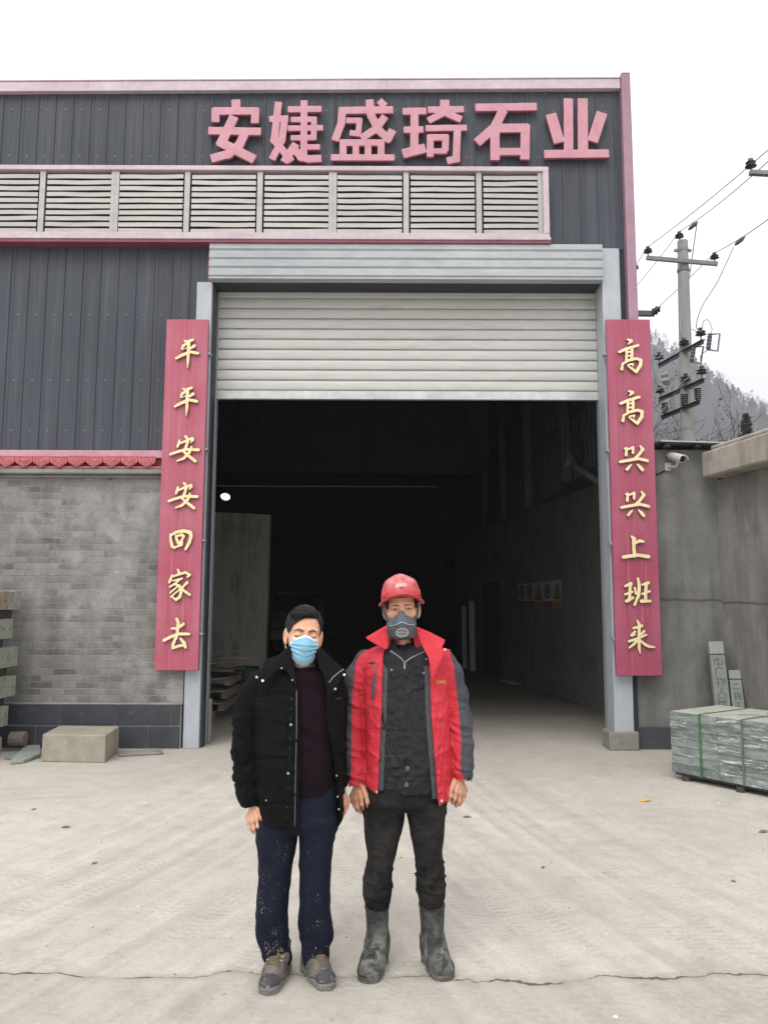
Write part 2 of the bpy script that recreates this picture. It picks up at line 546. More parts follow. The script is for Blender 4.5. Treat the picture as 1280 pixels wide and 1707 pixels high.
MAT['pink_trim'] = soft('faded red corner flashing', '#967385', '#a78a99', 1.2, .45, .05, 20, (1, 1, .5), rnd=False)
MAT['dark_red'] = soft('dark red flashing', '#74394a', '#864c5e', 3, .5, .05, 20, rnd=False)
MAT['alu'] = soft('aluminium louvre', '#a5a3a0', '#b5b2ae', 2, .38, .04, 30, (1, 1, 3), metal=.15, rnd=False)
MAT['dark'] = soft('unlit backing', '#1d1e20', '#242528', 2, .9, 0)
MAT['pillar'] = soft('pale grey painted steel', '#a2aab3', '#b4bbc2', 1.3, .42, .05, 22, (1, 1, .4), c3='#8d8a85', s3=5, f3=(.62, .8), rnd=False)
MAT['house'] = soft('grey shutter housing', '#9fa5a9', '#b3b8bb', 1.5, .4, .04, 20, (.4, 1, 1), rnd=False)
MAT['shutter'] = soft('cream grey roller slats', '#bbbcb8', '#c7c8c4', 1.5, .45, .05, 22, (.3, 1, 2), c3='#abaca8', s3=3, f3=(.58, .75), rnd=False)
MAT['rail'] = soft('galvanised bottom rail', '#b7babb', '#cfd2d3', 5, .35, .1, 40, metal=.3, rnd=False)
MAT['guide'] = soft('dull steel guide', '#8f9598', '#a1a6a9', 3, .45, .1, 30, (1, 1, .3), metal=.2, rnd=False)
MAT['concrete'] = soft('bare concrete', '#7f7e7a', '#979590', 2.2, .88, .3, 40, c3='#6d6c69', s3=5, f3=(.52, .72))
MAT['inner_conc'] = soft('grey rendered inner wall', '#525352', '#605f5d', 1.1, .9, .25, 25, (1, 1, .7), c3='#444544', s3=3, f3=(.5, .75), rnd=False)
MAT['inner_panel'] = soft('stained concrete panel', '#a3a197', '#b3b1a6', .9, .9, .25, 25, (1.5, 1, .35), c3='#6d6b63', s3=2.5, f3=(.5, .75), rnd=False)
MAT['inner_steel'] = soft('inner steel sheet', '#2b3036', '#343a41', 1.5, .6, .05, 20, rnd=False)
MAT['black'] = soft('shadow dark wall', '#14161a', '#1a1c21', 1, .9, 0, rnd=False)  # deep shade of the hall put into the base colour
MAT['tile'] = soft('red glazed drip tile', '#b05a5f', '#c87478', 25, .5, .2, 60, c3='#8f4a4d', s3=30, f3=(.55, .7))

def brick_material():
    m, n, l, b = new_mat('smeared grey block wall')
    v = coords(n, l, rnd=False)
    sp = n.new('ShaderNodeSeparateXYZ'); l.new(v, sp.inputs[0])
    cx = n.new('ShaderNodeCombineXYZ'); l.new(sp.outputs['X'], cx.inputs[0]); l.new(sp.outputs['Z'], cx.inputs[1])
    wob = mixc(n, l, .02, cx.outputs[0], noise_col(n, l, v, 5))
    br = n.new('ShaderNodeTexBrick')
    l.new(wob, br.inputs['Vector'])
    br.inputs['Scale'].default_value = 1.0
    br.inputs['Brick Width'].default_value = .25
    br.inputs['Row Height'].default_value = .072
    br.inputs['Mortar Size'].default_value = .008
    br.inputs['Mortar Smooth'].default_value = .6
    br.inputs['Color1'].default_value = (*lin('#4c4c4a'), 1)
    br.inputs['Color2'].default_value = (*lin('#8f8e89'), 1)
    br.inputs['Mortar'].default_value = (*lin('#858480'), 1)
    big = noise(n, l, v, 1.1, 6, .62, .5)
    smear = ramp(n, l, math_(n, l, 'ADD', math_(n, l, 'MULTIPLY', big, .55), math_(n, l, 'MULTIPLY', noise(n, l, v, 4, 6, .75), .45)), [(.43, 0.0), (.56, 1.0)])
    tone = ramp(n, l, noise(n, l, v, 1.9, 8, .72, .5), [(.3, '#7a7a78'), (.5, '#8f8e8b'), (.70, '#a9a8a4')])
    col = mixc(n, l, math_(n, l, 'MULTIPLY_ADD', smear, .72, .25), br.outputs['Color'], tone)
    mp = n.new('ShaderNodeMapping'); mp.inputs['Scale'].default_value = (3.2, 3.2, .5); l.new(v, mp.inputs['Vector'])
    strk = ramp(n, l, noise(n, l, mp.outputs[0], 1.5, 5, .6), [(.36, .74), (.58, 1.0)])
    col = mixc(n, l, .75, col, strk, 'MULTIPLY')
    grain = ramp(n, l, noise(n, l, v, 45, 5, .7), [(.3, .82), (.65, 1.04)])
    col = mixc(n, l, 1.0, col, grain, 'MULTIPLY')
    l.new(col, b.inputs['Base Color'])
    b.inputs['Roughness'].default_value = .92
    b.inputs['Specular IOR Level'].default_value = .2
    h = math_(n, l, 'SUBTRACT', noise(n, l, v, 16, 8, .7), math_(n, l, 'MULTIPLY', br.outputs['Fac'], math_(n, l, 'SUBTRACT', 1.0, smear)))
    bump(n, l, b, h, .5, .012)
    return m
def noise_col(n, l, vec, scale):
    t = n.new('ShaderNodeTexNoise'); t.inputs['Scale'].default_value = scale; t.inputs['Detail'].default_value = 3
    l.new(vec, t.inputs['Vector'])
    return t.outputs['Color']
MAT['blocks'] = brick_material()

def render_wall_material(name, c1, c2, c3, seam=None):
    m, n, l, b = new_mat(name)
    v = coords(n, l, rnd=False)
    big = ramp(n, l, noise(n, l, v, .9, 7, .65, .6), [(.3, c1), (.7, c2)])
    mp = n.new('ShaderNodeMapping'); mp.inputs['Scale'].default_value = (3, 3, .45); l.new(v, mp.inputs['Vector'])
    st = ramp(n, l, noise(n, l, mp.outputs[0], 1.2, 6, .65, .2), [(.45, 0.0), (.7, .8)])
    col = mixc(n, l, st, big, c3)
    sm = ramp(n, l, noise(n, l, v, 4.5, 7, .7), [(.35, .84), (.65, 1.06)])
    col = mixc(n, l, 1.0, col, sm, 'MULTIPLY')
    grain = ramp(n, l, noise(n, l, v, 60, 4, .7), [(.3, .88), (.65, 1.03)])
    col = mixc(n, l, 1.0, col, grain, 'MULTIPLY')
    if seam:
        sp = n.new('ShaderNodeSeparateXYZ'); l.new(v, sp.inputs[0])
        d = math_(n, l, 'ABSOLUTE', math_(n, l, 'SUBTRACT', sp.outputs['Z'], math_(n, l, 'MULTIPLY_ADD', noise(n, l, v, 3, 4), .09, seam - .045)))
        col = mixc(n, l, ramp(n, l, d, [(.0, .75), (.022, .0)]), col, '#3f3e3c')
    l.new(col, b.inputs['Base Color'])
    b.inputs['Roughness'].default_value = .92
    b.inputs['Specular IOR Level'].default_value = .2
    bump(n, l, b, noise(n, l, v, 14, 8, .7), .4, .015)
    return m
MAT['render_grey'] = render_wall_material('grey sand render', '#6d6d6b', '#8a8a87', '#5c5c5a', 1.66)
MAT['render_tan'] = render_wall_material('tan grey sand render', '#7a7975', '#959490', '#656461', 1.62)
MAT['lintel'] = render_wall_material('weathered concrete beam', '#a19b92', '#b9b3a9', '#7d776d')

W = thing('warehouse', (0.4, YF, 0), 'dark grey metal clad warehouse with louvred vent, half raised roller shutter and block side wall', 'warehouse')

def sheet(mb, x0, x1, z0, z1, y=YF, pitch=.2135, rib=.03, dep=.014, phase=.02):
    """profiled steel sheet facing -Y"""
    xs = [(x0, 0)]
    k = math.ceil((x0 - phase) / pitch)
    while phase + k * pitch < x1 - rib:
        c = phase + k * pitch
        if c - rib > x0:
            xs += [(c - rib * .55, 0), (c - rib * .3, -dep), (c + rib * .3, -dep), (c + rib * .55, 0)]
            m = c + pitch * .5
            if m + .012 < x1:
                xs += [(m - .012, 0), (m - .004, -.0035), (m + .004, -.0035), (m + .012, 0)]
        k += 1
    xs.append((x1, 0))
    xs.sort(key=lambda t: t[0])
    V, Fc = [], []
    for x, d in xs:
        zt = z1(x) if callable(z1) else z1
        V += [(x, y + d, z0), (x, y + d, zt), (x, y + .006, z0), (x, y + .006, zt)]
    for i in range(len(xs) - 1):
        a, c = 4 * i, 4 * i + 4
        Fc += [(a, a + 1, c + 1, c), (a + 2, c + 2, c + 3, a + 3), (a, c, c + 2, a + 2), (a + 1, a + 3, c + 3, c + 1)]
    mb.add(V, Fc)

roof_z = lambda x: 7.955 + .0093 * (x - 0)
c = MB()
sheet(c, -9.0, 1.955, 6.80, lambda x: roof_z(x) - .12)
sheet(c, 1.96, 2.86, 5.83, lambda x: roof_z(x) - .12)
sheet(c, -9.0, -2.075, 3.34, 5.84)
c.build('cladding', 'cladding', W)
# screws along the sheets
c = MB()
for zz in (5.0, 4.2, 3.6, 7.6, 7.0):
    for k in range(-40, 14):
        x = .0735 + k * .2135
        if (zz < 5.5 and x < -2.15) or (zz > 6 and x < 2.8):
            c.lathe((x + .06, YF - .001, zz), (0, -1, 0), [(0, .007), (.006, .006)], 6)
c.build('screws', 'guide', W)['kind'] = 'stuff'

# shell behind the sheets
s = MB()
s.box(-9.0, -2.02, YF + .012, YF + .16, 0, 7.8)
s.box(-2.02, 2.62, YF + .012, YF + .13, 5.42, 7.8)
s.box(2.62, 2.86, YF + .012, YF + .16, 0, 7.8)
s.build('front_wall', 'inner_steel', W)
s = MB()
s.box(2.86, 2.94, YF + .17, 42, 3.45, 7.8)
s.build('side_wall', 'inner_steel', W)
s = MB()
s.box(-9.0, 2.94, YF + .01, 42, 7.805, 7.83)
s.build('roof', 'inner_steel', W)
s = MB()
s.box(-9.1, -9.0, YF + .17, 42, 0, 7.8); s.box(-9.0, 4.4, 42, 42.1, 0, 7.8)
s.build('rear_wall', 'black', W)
# roof edge flashing, sloping very slightly
t = MB()
for a, b_ in ((-9.0, -3.62), (-3.6195, .02), (.0205, 2.86)):
    t.prism([(a, roof_z(a) - .125), (b_, roof_z(b_) - .125), (b_, roof_z(b_)), (a, roof_z(a))], (0, YF - .075, 0), (1, 0, 0), (0, 0, 1), (0, .07, 0))
    t.prism([(a, roof_z(a) + .002), (b_, roof_z(b_) + .002), (b_, roof_z(b_) + .02), (a, roof_z(a) + .02)], (0, YF - .085, 0), (1, 0, 0), (0, 0, 1), (0, .3, 0))
t.build('roof_flashing', 'flashing', W, bevel=.004)
t = MB()
t.box(2.865, 2.975, YF - .10, YF + .16, 4.2, 8.035)
t.box(2.978, 2.985, YF - .06, YF + .3, 4.2, 7.6)
t.box(2.867, 2.973, YF - .103, YF + .2, 8.037, 8.045)
t.build('corner_flashing', 'pink_trim', W, bevel=.004)

# louvred vent
V_ = MB()
lx0, lx1, lz0, lz1 = -9.0, 1.945, 5.852, 6.785
V_.box(lx0, lx1, YF - .16, YF - .012, 6.735, 6.792)
V_.box(lx0, lx1, YF - .16, YF - .012, 5.905, 5.955)
V_.box(1.875, 1.945, YF - .162, YF - .011, 5.957, 6.733)
V_.box(lx0, 1.955, YF - .175, YF - .01, 5.868, 5.903)
vent = V_.build('louvre_vent', 'flashing', W, bevel=.004)
q = MB().box(lx0, 1.9, YF - .02, YF - .003, 5.95, 6.74); q.build('vent_backing', 'inner_steel', vent)
q = MB().box(lx0, 1.955, YF - .165, YF - .012, 5.828, 5.866); q.build('sill_flashing', 'dark_red', vent, bevel=.003)
mull = [F(p, 340, -.1)[0] for p in (-533, -412, -291, -170, -49, 72, 193, 313, 434, 555, 677, 798)] + [1.868]
for k, mx in enumerate(mull):
    wd = .05 if k % 3 == 0 else .035
    q = MB().box(mx - wd, mx + wd - .004, YF - .135, YF - .1, 5.957, 6.733)
    if k % 3 == 0:
        q.box(mx - .004, mx + .002, YF - .139, YF - .134, 5.957, 6.733)
    q.build('mullion', 'alu', vent, bevel=.003)
for k in range(len(mull) - 1):
    a, b_ = mull[k] + .052, mull[k + 1] - .052
    q = MB()
    for j in range(10):
        z = 5.985 + j * .0752
        nseg = 10
        ph = random.random() * 6
        am = random.choice((.0005, .001, .0015, .003))
        V, Fc = [], []
        tilt = random.uniform(-.006, .006)
        for i in range(nseg + 1):
            x = a + (b_ - a) * i / nseg
            dz = am * math.sin(ph + i * .7) + tilt * (i / nseg - .5)
            V += [(x, YF - .128, z + dz - .022), (x, YF - .126, z + dz + .029), (x, YF - .062, z + dz + .056), (x, YF - .060, z + dz + .052), (x, YF - .121, z + dz + .025), (x, YF - .123, z + dz - .022)]
        for i in range(nseg):
            for e in range(6):
                p_, r_ = 6 * i + e, 6 * i + (e + 1) % 6
                Fc.append((p_, r_, r_ + 6, p_ + 6))
        q.add(V, Fc)
    q.build('slat_panel', 'alu', vent)

# shutter housing: ribbed steel box
def xprofile(mb, prof, x0, x1, mi=0):
    n_ = len(prof)
    V = [(x0, y, z) for y, z in prof] + [(x1, y, z) for y, z in prof]
    mb.add(V, [(i, (i + 1) % n_, n_ + (i + 1) % n_, n_ + i) for i in range(n_)] + [tuple(range(n_)), tuple(range(2 * n_ - 1, n_ - 1, -1))], mi)
prof = []
z = 5.835
yh = YF - .13
for k in range(4):
    z0 = 5.835 - k * .108
    prof += [(yh, z0), (yh - .012, z0 - .012), (yh - .012, z0 - .070), (yh + .004, z0 - .082), (yh + .004, z0 - .100)]
prof += [(yh, 5.402), (YF + .0, 5.402), (YF + .0, 5.835)]
h = MB(); xprofile(h, prof, -2.07, 2.565)
housing = h.build('shutter_housing', 'house', W)
h = MB().box(-2.03, 2.565, YF + .004, YF + .40, 5.395, 5.41); h.build('housing_soffit', 'inner_steel', housing)
h = MB().box(-2.108, -2.076, YF - .03, YF - .002, 5.39, 5.826); h.build('housing_edge', 'dark_red', housing)

# roller shutter, half raised
YS = YF + .30
prof_f, prof_b = [], []
zb = 4.165
k = 0
while zb + k * .128 < 5.52:
    z0 = zb + k * .128
    for dz, dy in ((0, .012), (.009, .012), (.0105, -.014), (.03, -.020), (.062, -.022), (.095, -.020), (.115, -.014), (.1165, .012)):
        prof_f.append((YS + dy, z0 + dz))
    k += 1
prof_b = [(YS + .035, z) for y, z in prof_f[::-1]]
sh = MB(); xprofile(sh, prof_f + prof_b, -2.035, 2.60)
shut = sh.build('roller_shutter', 'shutter', W)
r_ = MB()
r_.box(-2.03, 2.595, YS - .035, YS + .03, 4.055, 4.085); r_.box(-2.03, 2.595, YS - .022, YS + .026, 4.087, 4.16)
r_.build('bottom_rail', 'rail', shut, bevel=.003)

# door posts and guides
def post(x0, x1, ztop, gx0, gx1, lx):
    p = MB().box(x0, x1, YF - .05, YF + .24, 0, ztop).build('door_post', 'pillar', W, bevel=.006)
    MB().box(gx0, gx1, YF + .243, YF + .36, 0, 5.38).build('guide_rail', 'guide', p, bevel=.003)
    q = MB()
    q.box(lx - .012, lx + .012, YF + .19, YF + .236, .0, 5.37)
    q.build('guide_lip', 'pillar', p, bevel=.003)
    return p
lp = post(-2.225, -2.045, 5.39, -2.12, -2.022, -2.058)
rp = post(2.575, 2.79, 5.826, 2.578, 2.68, 2.588)
q = MB().box(2.50, 2.83, YF - .09, YF + .2, 0, .2); q.build('post_footing', 'concrete', W, bevel=.01)
q = MB().box(-2.018, -1.985, YF + .25, YF + .33, 0, .5); q.build('guide_foot', 'concrete', W, bevel=.006)

# block side wall, plinth and the row of drip tiles over it
YW = YF - .06
MB().box(-9, -2.235, YW, YF + .008, .488, 3.06).build('block_wall', 'blocks', W)
q = MB()
q.box(-9, -2.24, YW - .02, YW - .003, 0, .48)
pl = q.build('plinth', soft('pale mortar', '#8f8d86', '#a19f97', 12, .9), W)
MAT['slate'] = soft('dark slate facing', '#34373c', '#42464d', 3, .55, .25, 30, c3='#5b5e63', s3=9, f3=(.6, .78))
for row, (z0, z1, off) in enumerate(((.255, .472, .12), (.012, .243, .40))):
    x = -2.246 - off * .9
    prev = -2.246
    while prev > -6.2:
        q = MB().box(x + .004, prev - .004, YW - .032, YW - .019, z0, z1).build('slate_tile', 'slate', pl, bevel=.004)
        prev = x; x -= .62
q = MB().box(-9, -2.23, YW - .035, YW - .004, .474, .496); q.build('plinth_ledge', 'concrete', W, bevel=.008)
q = MB().box(-9, -2.225, YF - .16, YF + .005, 3.064, 3.125); q.box(-9, -2.227, YF - .10, YF + .005, 3.03, 3.062)
q.build('cornice', 'concrete', W, bevel=.012)
q = MB().box(-9, -2.1, YF - .11, YF - .016, 3.262, 3.345)
q.box(-9, -2.1, YF - .14, YF - .016, 3.252, 3.26)
q.build('base_flashing', soft('pale faded red flashing', '#b78796', '#c79fab', 1.5, .5, .05, 20, rnd=False), W, bevel=.006)
def drip_tile():
    o = (-2.70, YF - .185, 3.235)
    out = [(-.099, .012), (-.098, -.030), (-.086, -.052), (-.064, -.062), (-.046, -.078), (-.022, -.088), (0, -.104), (.022, -.088), (.046, -.078), (.064, -.062), (.086, -.052), (.098, -.030), (.099, .012)]
    q = MB().prism(out, o, (1, 0, 0), (0, 0, 1), (0, .02, 0))
    for sc in (.72, .42):
        ring = [(p * sc, v * sc - .012) for p, v in out]
        inn = [(p * (sc - .12), v * (sc - .12) - .012) for p, v in out]
        for i in range(len(out) - 1):
            q.prism([ring[i], ring[i + 1], inn[i + 1], inn[i]], (o[0], o[1] - .007, o[2]), (1, 0, 0), (0, 0, 1), (0, .006, 0))
    # the barrel behind the face, running back to the wall
    q.prism([(-.095, .014), (.095, .014), (.088, .03), (-.088, .03)], (o[0], o[1], o[2]), (1, 0, 0), (0, 0, 1), (0, .16, 0))
    return q.build('drip_tile', 'tile', W, bevel=.003)
dt = drip_tile()
for k in range(1, 19):
    c2 = dt.copy(); COL.objects.link(c2); c2.parent = W
    c2.location = (-.2 * k, 0, random.uniform(-.003, .003))
q = MB().box(-9, -2.23, YF - .155, YF - .01, 3.13, 3.15); q.box(-9, -2.23, YF - .06, YF - .01, 3.152, 3.25); q.build('tile_bed', 'tile', W)

# ---------------------------------------------------------------- inside the hall
# long inner wall on the right with a higher steel sheet wall and posts over it
wa, wb = np.array((3.50, YF + .9)), np.array((2.03, 22.6))
wd_ = (wb - wa) / np.linalg.norm(wb - wa)
wn_ = np.array((-wd_[1], wd_[0]))                # towards the hall
def inner_wall_pt(px, py, off=0.0):
    d = ray(px, py)
    p0 = wa + wn_ * off
    k = (p0 @ wn_) / (d[:2] @ wn_)
    return d * k + np.array([0, 0, CAM_H])
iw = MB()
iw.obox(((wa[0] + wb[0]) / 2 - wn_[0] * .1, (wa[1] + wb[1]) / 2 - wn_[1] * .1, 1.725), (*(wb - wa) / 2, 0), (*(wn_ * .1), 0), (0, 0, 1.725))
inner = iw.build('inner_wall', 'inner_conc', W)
q = MB()
pa, pb = inner_wall_pt(805, 1000, .004), inner_wall_pt(833, 1000, .004)
q.obox((*((pa + pb) / 2)[:2], 1.05), (*((pb - pa) / 2)[:2], 0), (*(wn_ * .004), 0), (0, 0, 1.05)); q.build('doorway', 'black', inner)  # flat black panel, its colour stands in for shade in the opening
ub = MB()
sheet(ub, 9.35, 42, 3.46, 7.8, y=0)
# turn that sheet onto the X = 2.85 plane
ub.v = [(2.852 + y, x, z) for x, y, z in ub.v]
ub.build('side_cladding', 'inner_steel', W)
for yy in (12.0, 15.2, 18.4, 21.6):
    q = MB()
    q.box(2.68, 2.83, yy - .09, yy + .09, 3.455, 7.8); q.build('wall_column', soft('column paint', '#3a4047', '#444a51', 2, .5, .05, 20), W)
q = MB()
for zz in (4.4, 5.6, 6.8):
    q.box(2.80, 2.845, YF + .4, 40, zz, zz + .1)
q.build('wall_rails', 'inner_steel', W)['kind'] = 'stuff'
q = MB().box(2.945, 4.6, YF + .18, 42, 3.455, 3.48); q.build('side_roof', 'inner_steel', W)
q = MB().box(4.4, 4.5, YF + .2, 42, 0, 3.45); q.build('annex_wall', 'black', W)
# deep cross beam and sheeted gable further in
q = MB().box(-9, 2.66, 20.0, 20.3, 4.9, 6.05); q.build('cross_beam', soft('dark blue grey beam', '#262c34', '#2d343c', 1, .6, 0, rnd=False), W)
gb = MB(); sheet(gb, -9, 2.66, 6.06, 7.8, y=20.1, pitch=.3, dep=.03, rib=.06); gb.build('inner_gable', 'inner_steel', W)
# down pipe and elbow on the inside of the right wall
q = MB()
q.tube([(2.62, 11.2, 5.9), (2.62, 11.2, 3.75), (2.70, 11.0, 3.5), (2.95, 10.6, 3.2)], .06, 10)
q.tube([(2.62, 11.2, 3.72), (2.62, 11.2, 3.55)], .075, 10); q.tube([(2.62, 11.2, 3.6), (2.95, 11.0, 3.55)], .035, 8)
q.build('drain_pipe', soft('dark pipe', '#34383b', '#404447', 3, .5), W, smooth=True)
# free standing concrete panel on the left
pn = thing('partition_wall', (-3.8, 16.0, 0), 'tall stained concrete partition panel inside the hall behind the pallets', 'partition')
x1 = onY(447, 950, 16.0)[0]
MB().add([(-5.4, 16.0, 0), (x1 - .02, 16.0, 0), (x1 + .02, 16.0, onY(447, 858, 16)[2]), (-5.4, 16.0, onY(300, 846, 16)[2]),
          (-5.4, 16.25, 0), (x1 - .02, 16.25, 0), (x1 + .02, 16.25, onY(447, 858, 16)[2]), (-5.4, 16.25, onY(300, 846, 16)[2])],
         [(0, 1, 2, 3), (7, 6, 5, 4), (0, 4, 5, 1), (1, 5, 6, 2), (2, 6, 7, 3), (3, 7, 4, 0)]).build('panel', 'inner_panel', pn)

# lit lamp high inside
lm = onY(376, 828, 17.2)
lamp = thing('flood_lamp', lm, 'small lit white flood lamp high in the dark hall above the concrete panel', 'lamp')
MB().lathe((lm[0], 17.30, lm[2]), (0, -1, 0), [(0, .05), (.03, .09), (.075, .095)], 18).build('lamp_body', 'guide', lamp)
em = bpy.data.materials.new('lit lamp glass'); em.use_nodes = True
em.node_tree.nodes['Principled BSDF'].inputs['Emission Color'].default_value = (1, 1, 1, 1)
em.node_tree.nodes['Principled BSDF'].inputs['Emission Strength'].default_value = 5
q = MB().lathe((0, 17.215, 0), (.0, -1, .0), [(0, .075), (.02, .08), (.045, .06), (.055, .02)], 18)
q.v = [(lm[0] + x * 1.25, y, lm[2] + z * .75 - x * .2) for x, y, z in q.v]
q.build('lamp_glass', em, lamp)

# ---------------------------------------------------------------- big sign characters
def letters_sdf(strokes, flat, y0, y1, h, to3):
    """strokes in local metres -> extruded solid, front at y0"""
    def f(P):
        d = np.full(len(P), 9.0)
        q = P[:, [0, 2]]
        for st in strokes:
            d = np.minimum(d, sdf_stroke2(q, st[0], st[1], flat))
        return np.maximum(d, np.maximum(y0 - P[:, 1], P[:, 1] - y1))
    return f

def zoomer(x0, y0, sc, dy):
    def g(x, y):
        p = F(x0 + x / sc, y0 + y / sc, dy)
        return p[0], p[2]
    return g

MAT['sign_pink'] = soft('faded pink sign face', '#bb8592', '#c7949f', 3, .5, .05, 20, c3='#b27585', s3=6, f3=(.55, .8))
MAT['sign_edge'] = soft('dark red sign edge', '#a35a6b', '#b0697a', 4, .5, 0)

def extruded(name, strokes, flat, y0, y1, h, mats, parent=None, loc=None, **kw):
    allp = np.array([(p[0], p[1]) for st in strokes for p in st[0]])
    rmax = max(max([st[1]] + [p[2] for p in st[0] if len(p) > 2]) for st in strokes) + 3 * h
    lo = (allp[:, 0].min() - rmax, y0 - 2.5 * h, allp[:, 1].min() - rmax)
    hi = (allp[:, 0].max() + rmax, y1 + 2.5 * h, allp[:, 1].max() + rmax)
    V, Fc = surface_nets(letters_sdf(strokes, flat, y0, y1, h, None), lo, hi, h)
    ob = np_mesh(name, V, Fc, mats, parent, loc, smooth=False)
    me = ob.data
    nrm = np.zeros(len(me.polygons) * 3, np.float32); me.polygons.foreach_get('normal', nrm)
    nrm = nrm.reshape(-1, 3)
    me.polygons.foreach_set('material_index', (np.abs(nrm[:, 1]) < .8).astype(np.int32))
    return ob

G1 = zoomer(320, 120, 3.3684, -.09)
G2 = zoomer(660, 120, 3.0476, -.09)
BIG = {
    'an': (G1, 24, [([(246, 152), (248, 205)], 26), ([(132, 280), (132, 217), (356, 217), (353, 286)], 23), ([(91, 327), (388, 332)], 23),
                    ([(237, 246), (165, 395), (352, 490)], 27), ([(296, 345), (266, 405), (205, 458), (106, 485)], 25)]),
    'jie': (G1, 20, [([(486, 165), (462, 380), (560, 500)], 21), ([(433, 262), (542, 258)], 19), ([(522, 255), (505, 380), (448, 490)], 20),
                     ([(538, 208), (728, 205)], 19), ([(630, 156), (627, 485)], 20), ([(554, 265), (685, 263), (683, 366), (553, 368)], 17),
                     ([(537, 314), (736, 311)], 17), ([(640, 419), (719, 419)], 17), ([(585, 400), (515, 505)], 23),
                     ([(560, 415), (612, 475), (655, 486), (728, 483)], 22)]),
    'sheng': (G1, 20, [([(1130, 210), (844, 214), (838, 285), (802, 385)], 22), ([(865, 270), (940, 270), (934, 345), (884, 338)], 17),
                       ([(996, 152), (1006, 240), (1046, 322), (1100, 372), (1128, 322)], 23), ([(1085, 245), (1035, 315), (950, 372)], 22),
                       ([(1050, 158), (1086, 190)], 20), ([(848, 480), (848, 394), (1062, 394), (1062, 480)], 20),
                       ([(920, 400), (920, 478)], 19), ([(988, 400), (988, 478)], 19), ([(778, 478), (1138, 478)], 19)]),
    'qi': (G2, 18, [([(33, 198), (155, 196)], 19), ([(38, 292), (140, 290)], 18), ([(94, 198), (93, 405)], 21), ([(33, 414), (150, 384)], 25),
                    ([(162, 190), (346, 187)], 18), ([(248, 139), (246, 212)], 24), ([(243, 205), (163, 246)], 18), ([(252, 205), (333, 240)], 19),
                    ([(150, 284), (361, 281)], 17), ([(312, 284), (306, 440), (258, 450)], 19), ([(174, 430), (174, 330), (252, 330), (250, 400)], 18),
                    ([(174, 400), (260, 400)], 15)]),
    'shi': (G2, 20, [([(402, 178), (716, 174)], 21), ([(546, 190), (500, 280), (410, 358)], 24), ([(503, 447), (503, 284), (657, 282), (655, 443)], 24),
                     ([(503, 403), (655, 402)], 20)]),
    'ye': (G2, 22, [([(875, 132), (877, 412)], 24), ([(948, 132), (950, 412)], 26), ([(786, 210), (830, 358)], 28), ([(1047, 203), (998, 352)], 28),
                    ([(752, 415), (1083, 412)], 22)]),
}
labs = {'an': 'big pink cut-out sign character with a roof stroke on top, leftmost of the six',
        'jie': 'big pink cut-out sign character with many thin crossing bars, second from left',
        'sheng': 'big pink cut-out sign character with three square holes along its bottom',
        'qi': 'big pink cut-out sign character, fourth from the left, two narrow halves side by side',
        'shi': 'big pink cut-out sign character with one large open square, fifth on the facade',
        'ye': 'big pink cut-out sign character, nearest the roof corner, two tall bars on a base stroke'}
for nm, (g, _w, strokes) in BIG.items():
    px_m = abs(g(100, 0)[0] - g(0, 0)[0]) / 100
    st = [([g(*p) for p in pts], r * px_m) for pts, r in strokes]
    cx = np.mean([p[0] for s_ in st for p in s_[0]]); cz = np.mean([p[1] for s_ in st for p in s_[0]])
    o = extruded('sign_character', st, True, YF - .085, YF - .042, .0055, ['sign_pink', 'sign_edge'], None, (cx, YF - .05, cz))
    setp(o, labs[nm], 'sign letter', 'pink sign characters on the facade')

# ---------------------------------------------------------------- the two couplet boards
def banner_material(name, c1, c2, c3, zc, xc):
    m, n, l, b = new_mat(name)
    v = coords(n, l, rnd=False)
    big = ramp(n, l, noise(n, l, v, 1.3, 4, .55), [(.3, c1), (.7, c2)])
    mp = n.new('ShaderNodeMapping'); mp.inputs['Scale'].default_value = (14, 14, .55); l.new(v, mp.inputs['Vector'])
    st = ramp(n, l, noise(n, l, mp.outputs[0], 1.6, 4, .6), [(.4, 0.0), (.68, .8)])
    sp = n.new('ShaderNodeSeparateXYZ'); l.new(v, sp.inputs[0])
    mid = ramp(n, l, math_(n, l, 'ABSOLUTE', sp.outputs['X']), [(.10, 1.0), (.2, .25)])
    col = mixc(n, l, math_(n, l, 'MULTIPLY', st, mid), big, c3)
    mp2 = n.new('ShaderNodeMapping'); mp2.inputs['Scale'].default_value = (22, 22, .4); l.new(v, mp2.inputs['Vector'])
    run = ramp(n, l, noise(n, l, mp2.outputs[0], 1.4, 3, .5), [(.62, 0.0), (.74, .35)])
    col = mixc(n, l, math_(n, l, 'MULTIPLY', run, mid), col, '#dba3ad')
    col = mixc(n, l, 1.0, col, ramp(n, l, noise(n, l, v, 30, 4), [(.3, .92), (.7, 1.03)]), 'MULTIPLY')
    l.new(col, b.inputs['Base Color'])
    b.inputs['Roughness'].default_value = .42
    bump(n, l, b, noise(n, l, v, 5, 4), .08, .02)
    return m
MAT['gold'] = soft('pale gold letter face', '#e6d29c', '#f2e4bb', 12, .45, .05, 30, c3='#ecc9a0', s3=9, f3=(.55, .8))
MAT['gold_edge'] = soft('olive letter edge', '#6f6238', '#847545', 12, .5, 0)

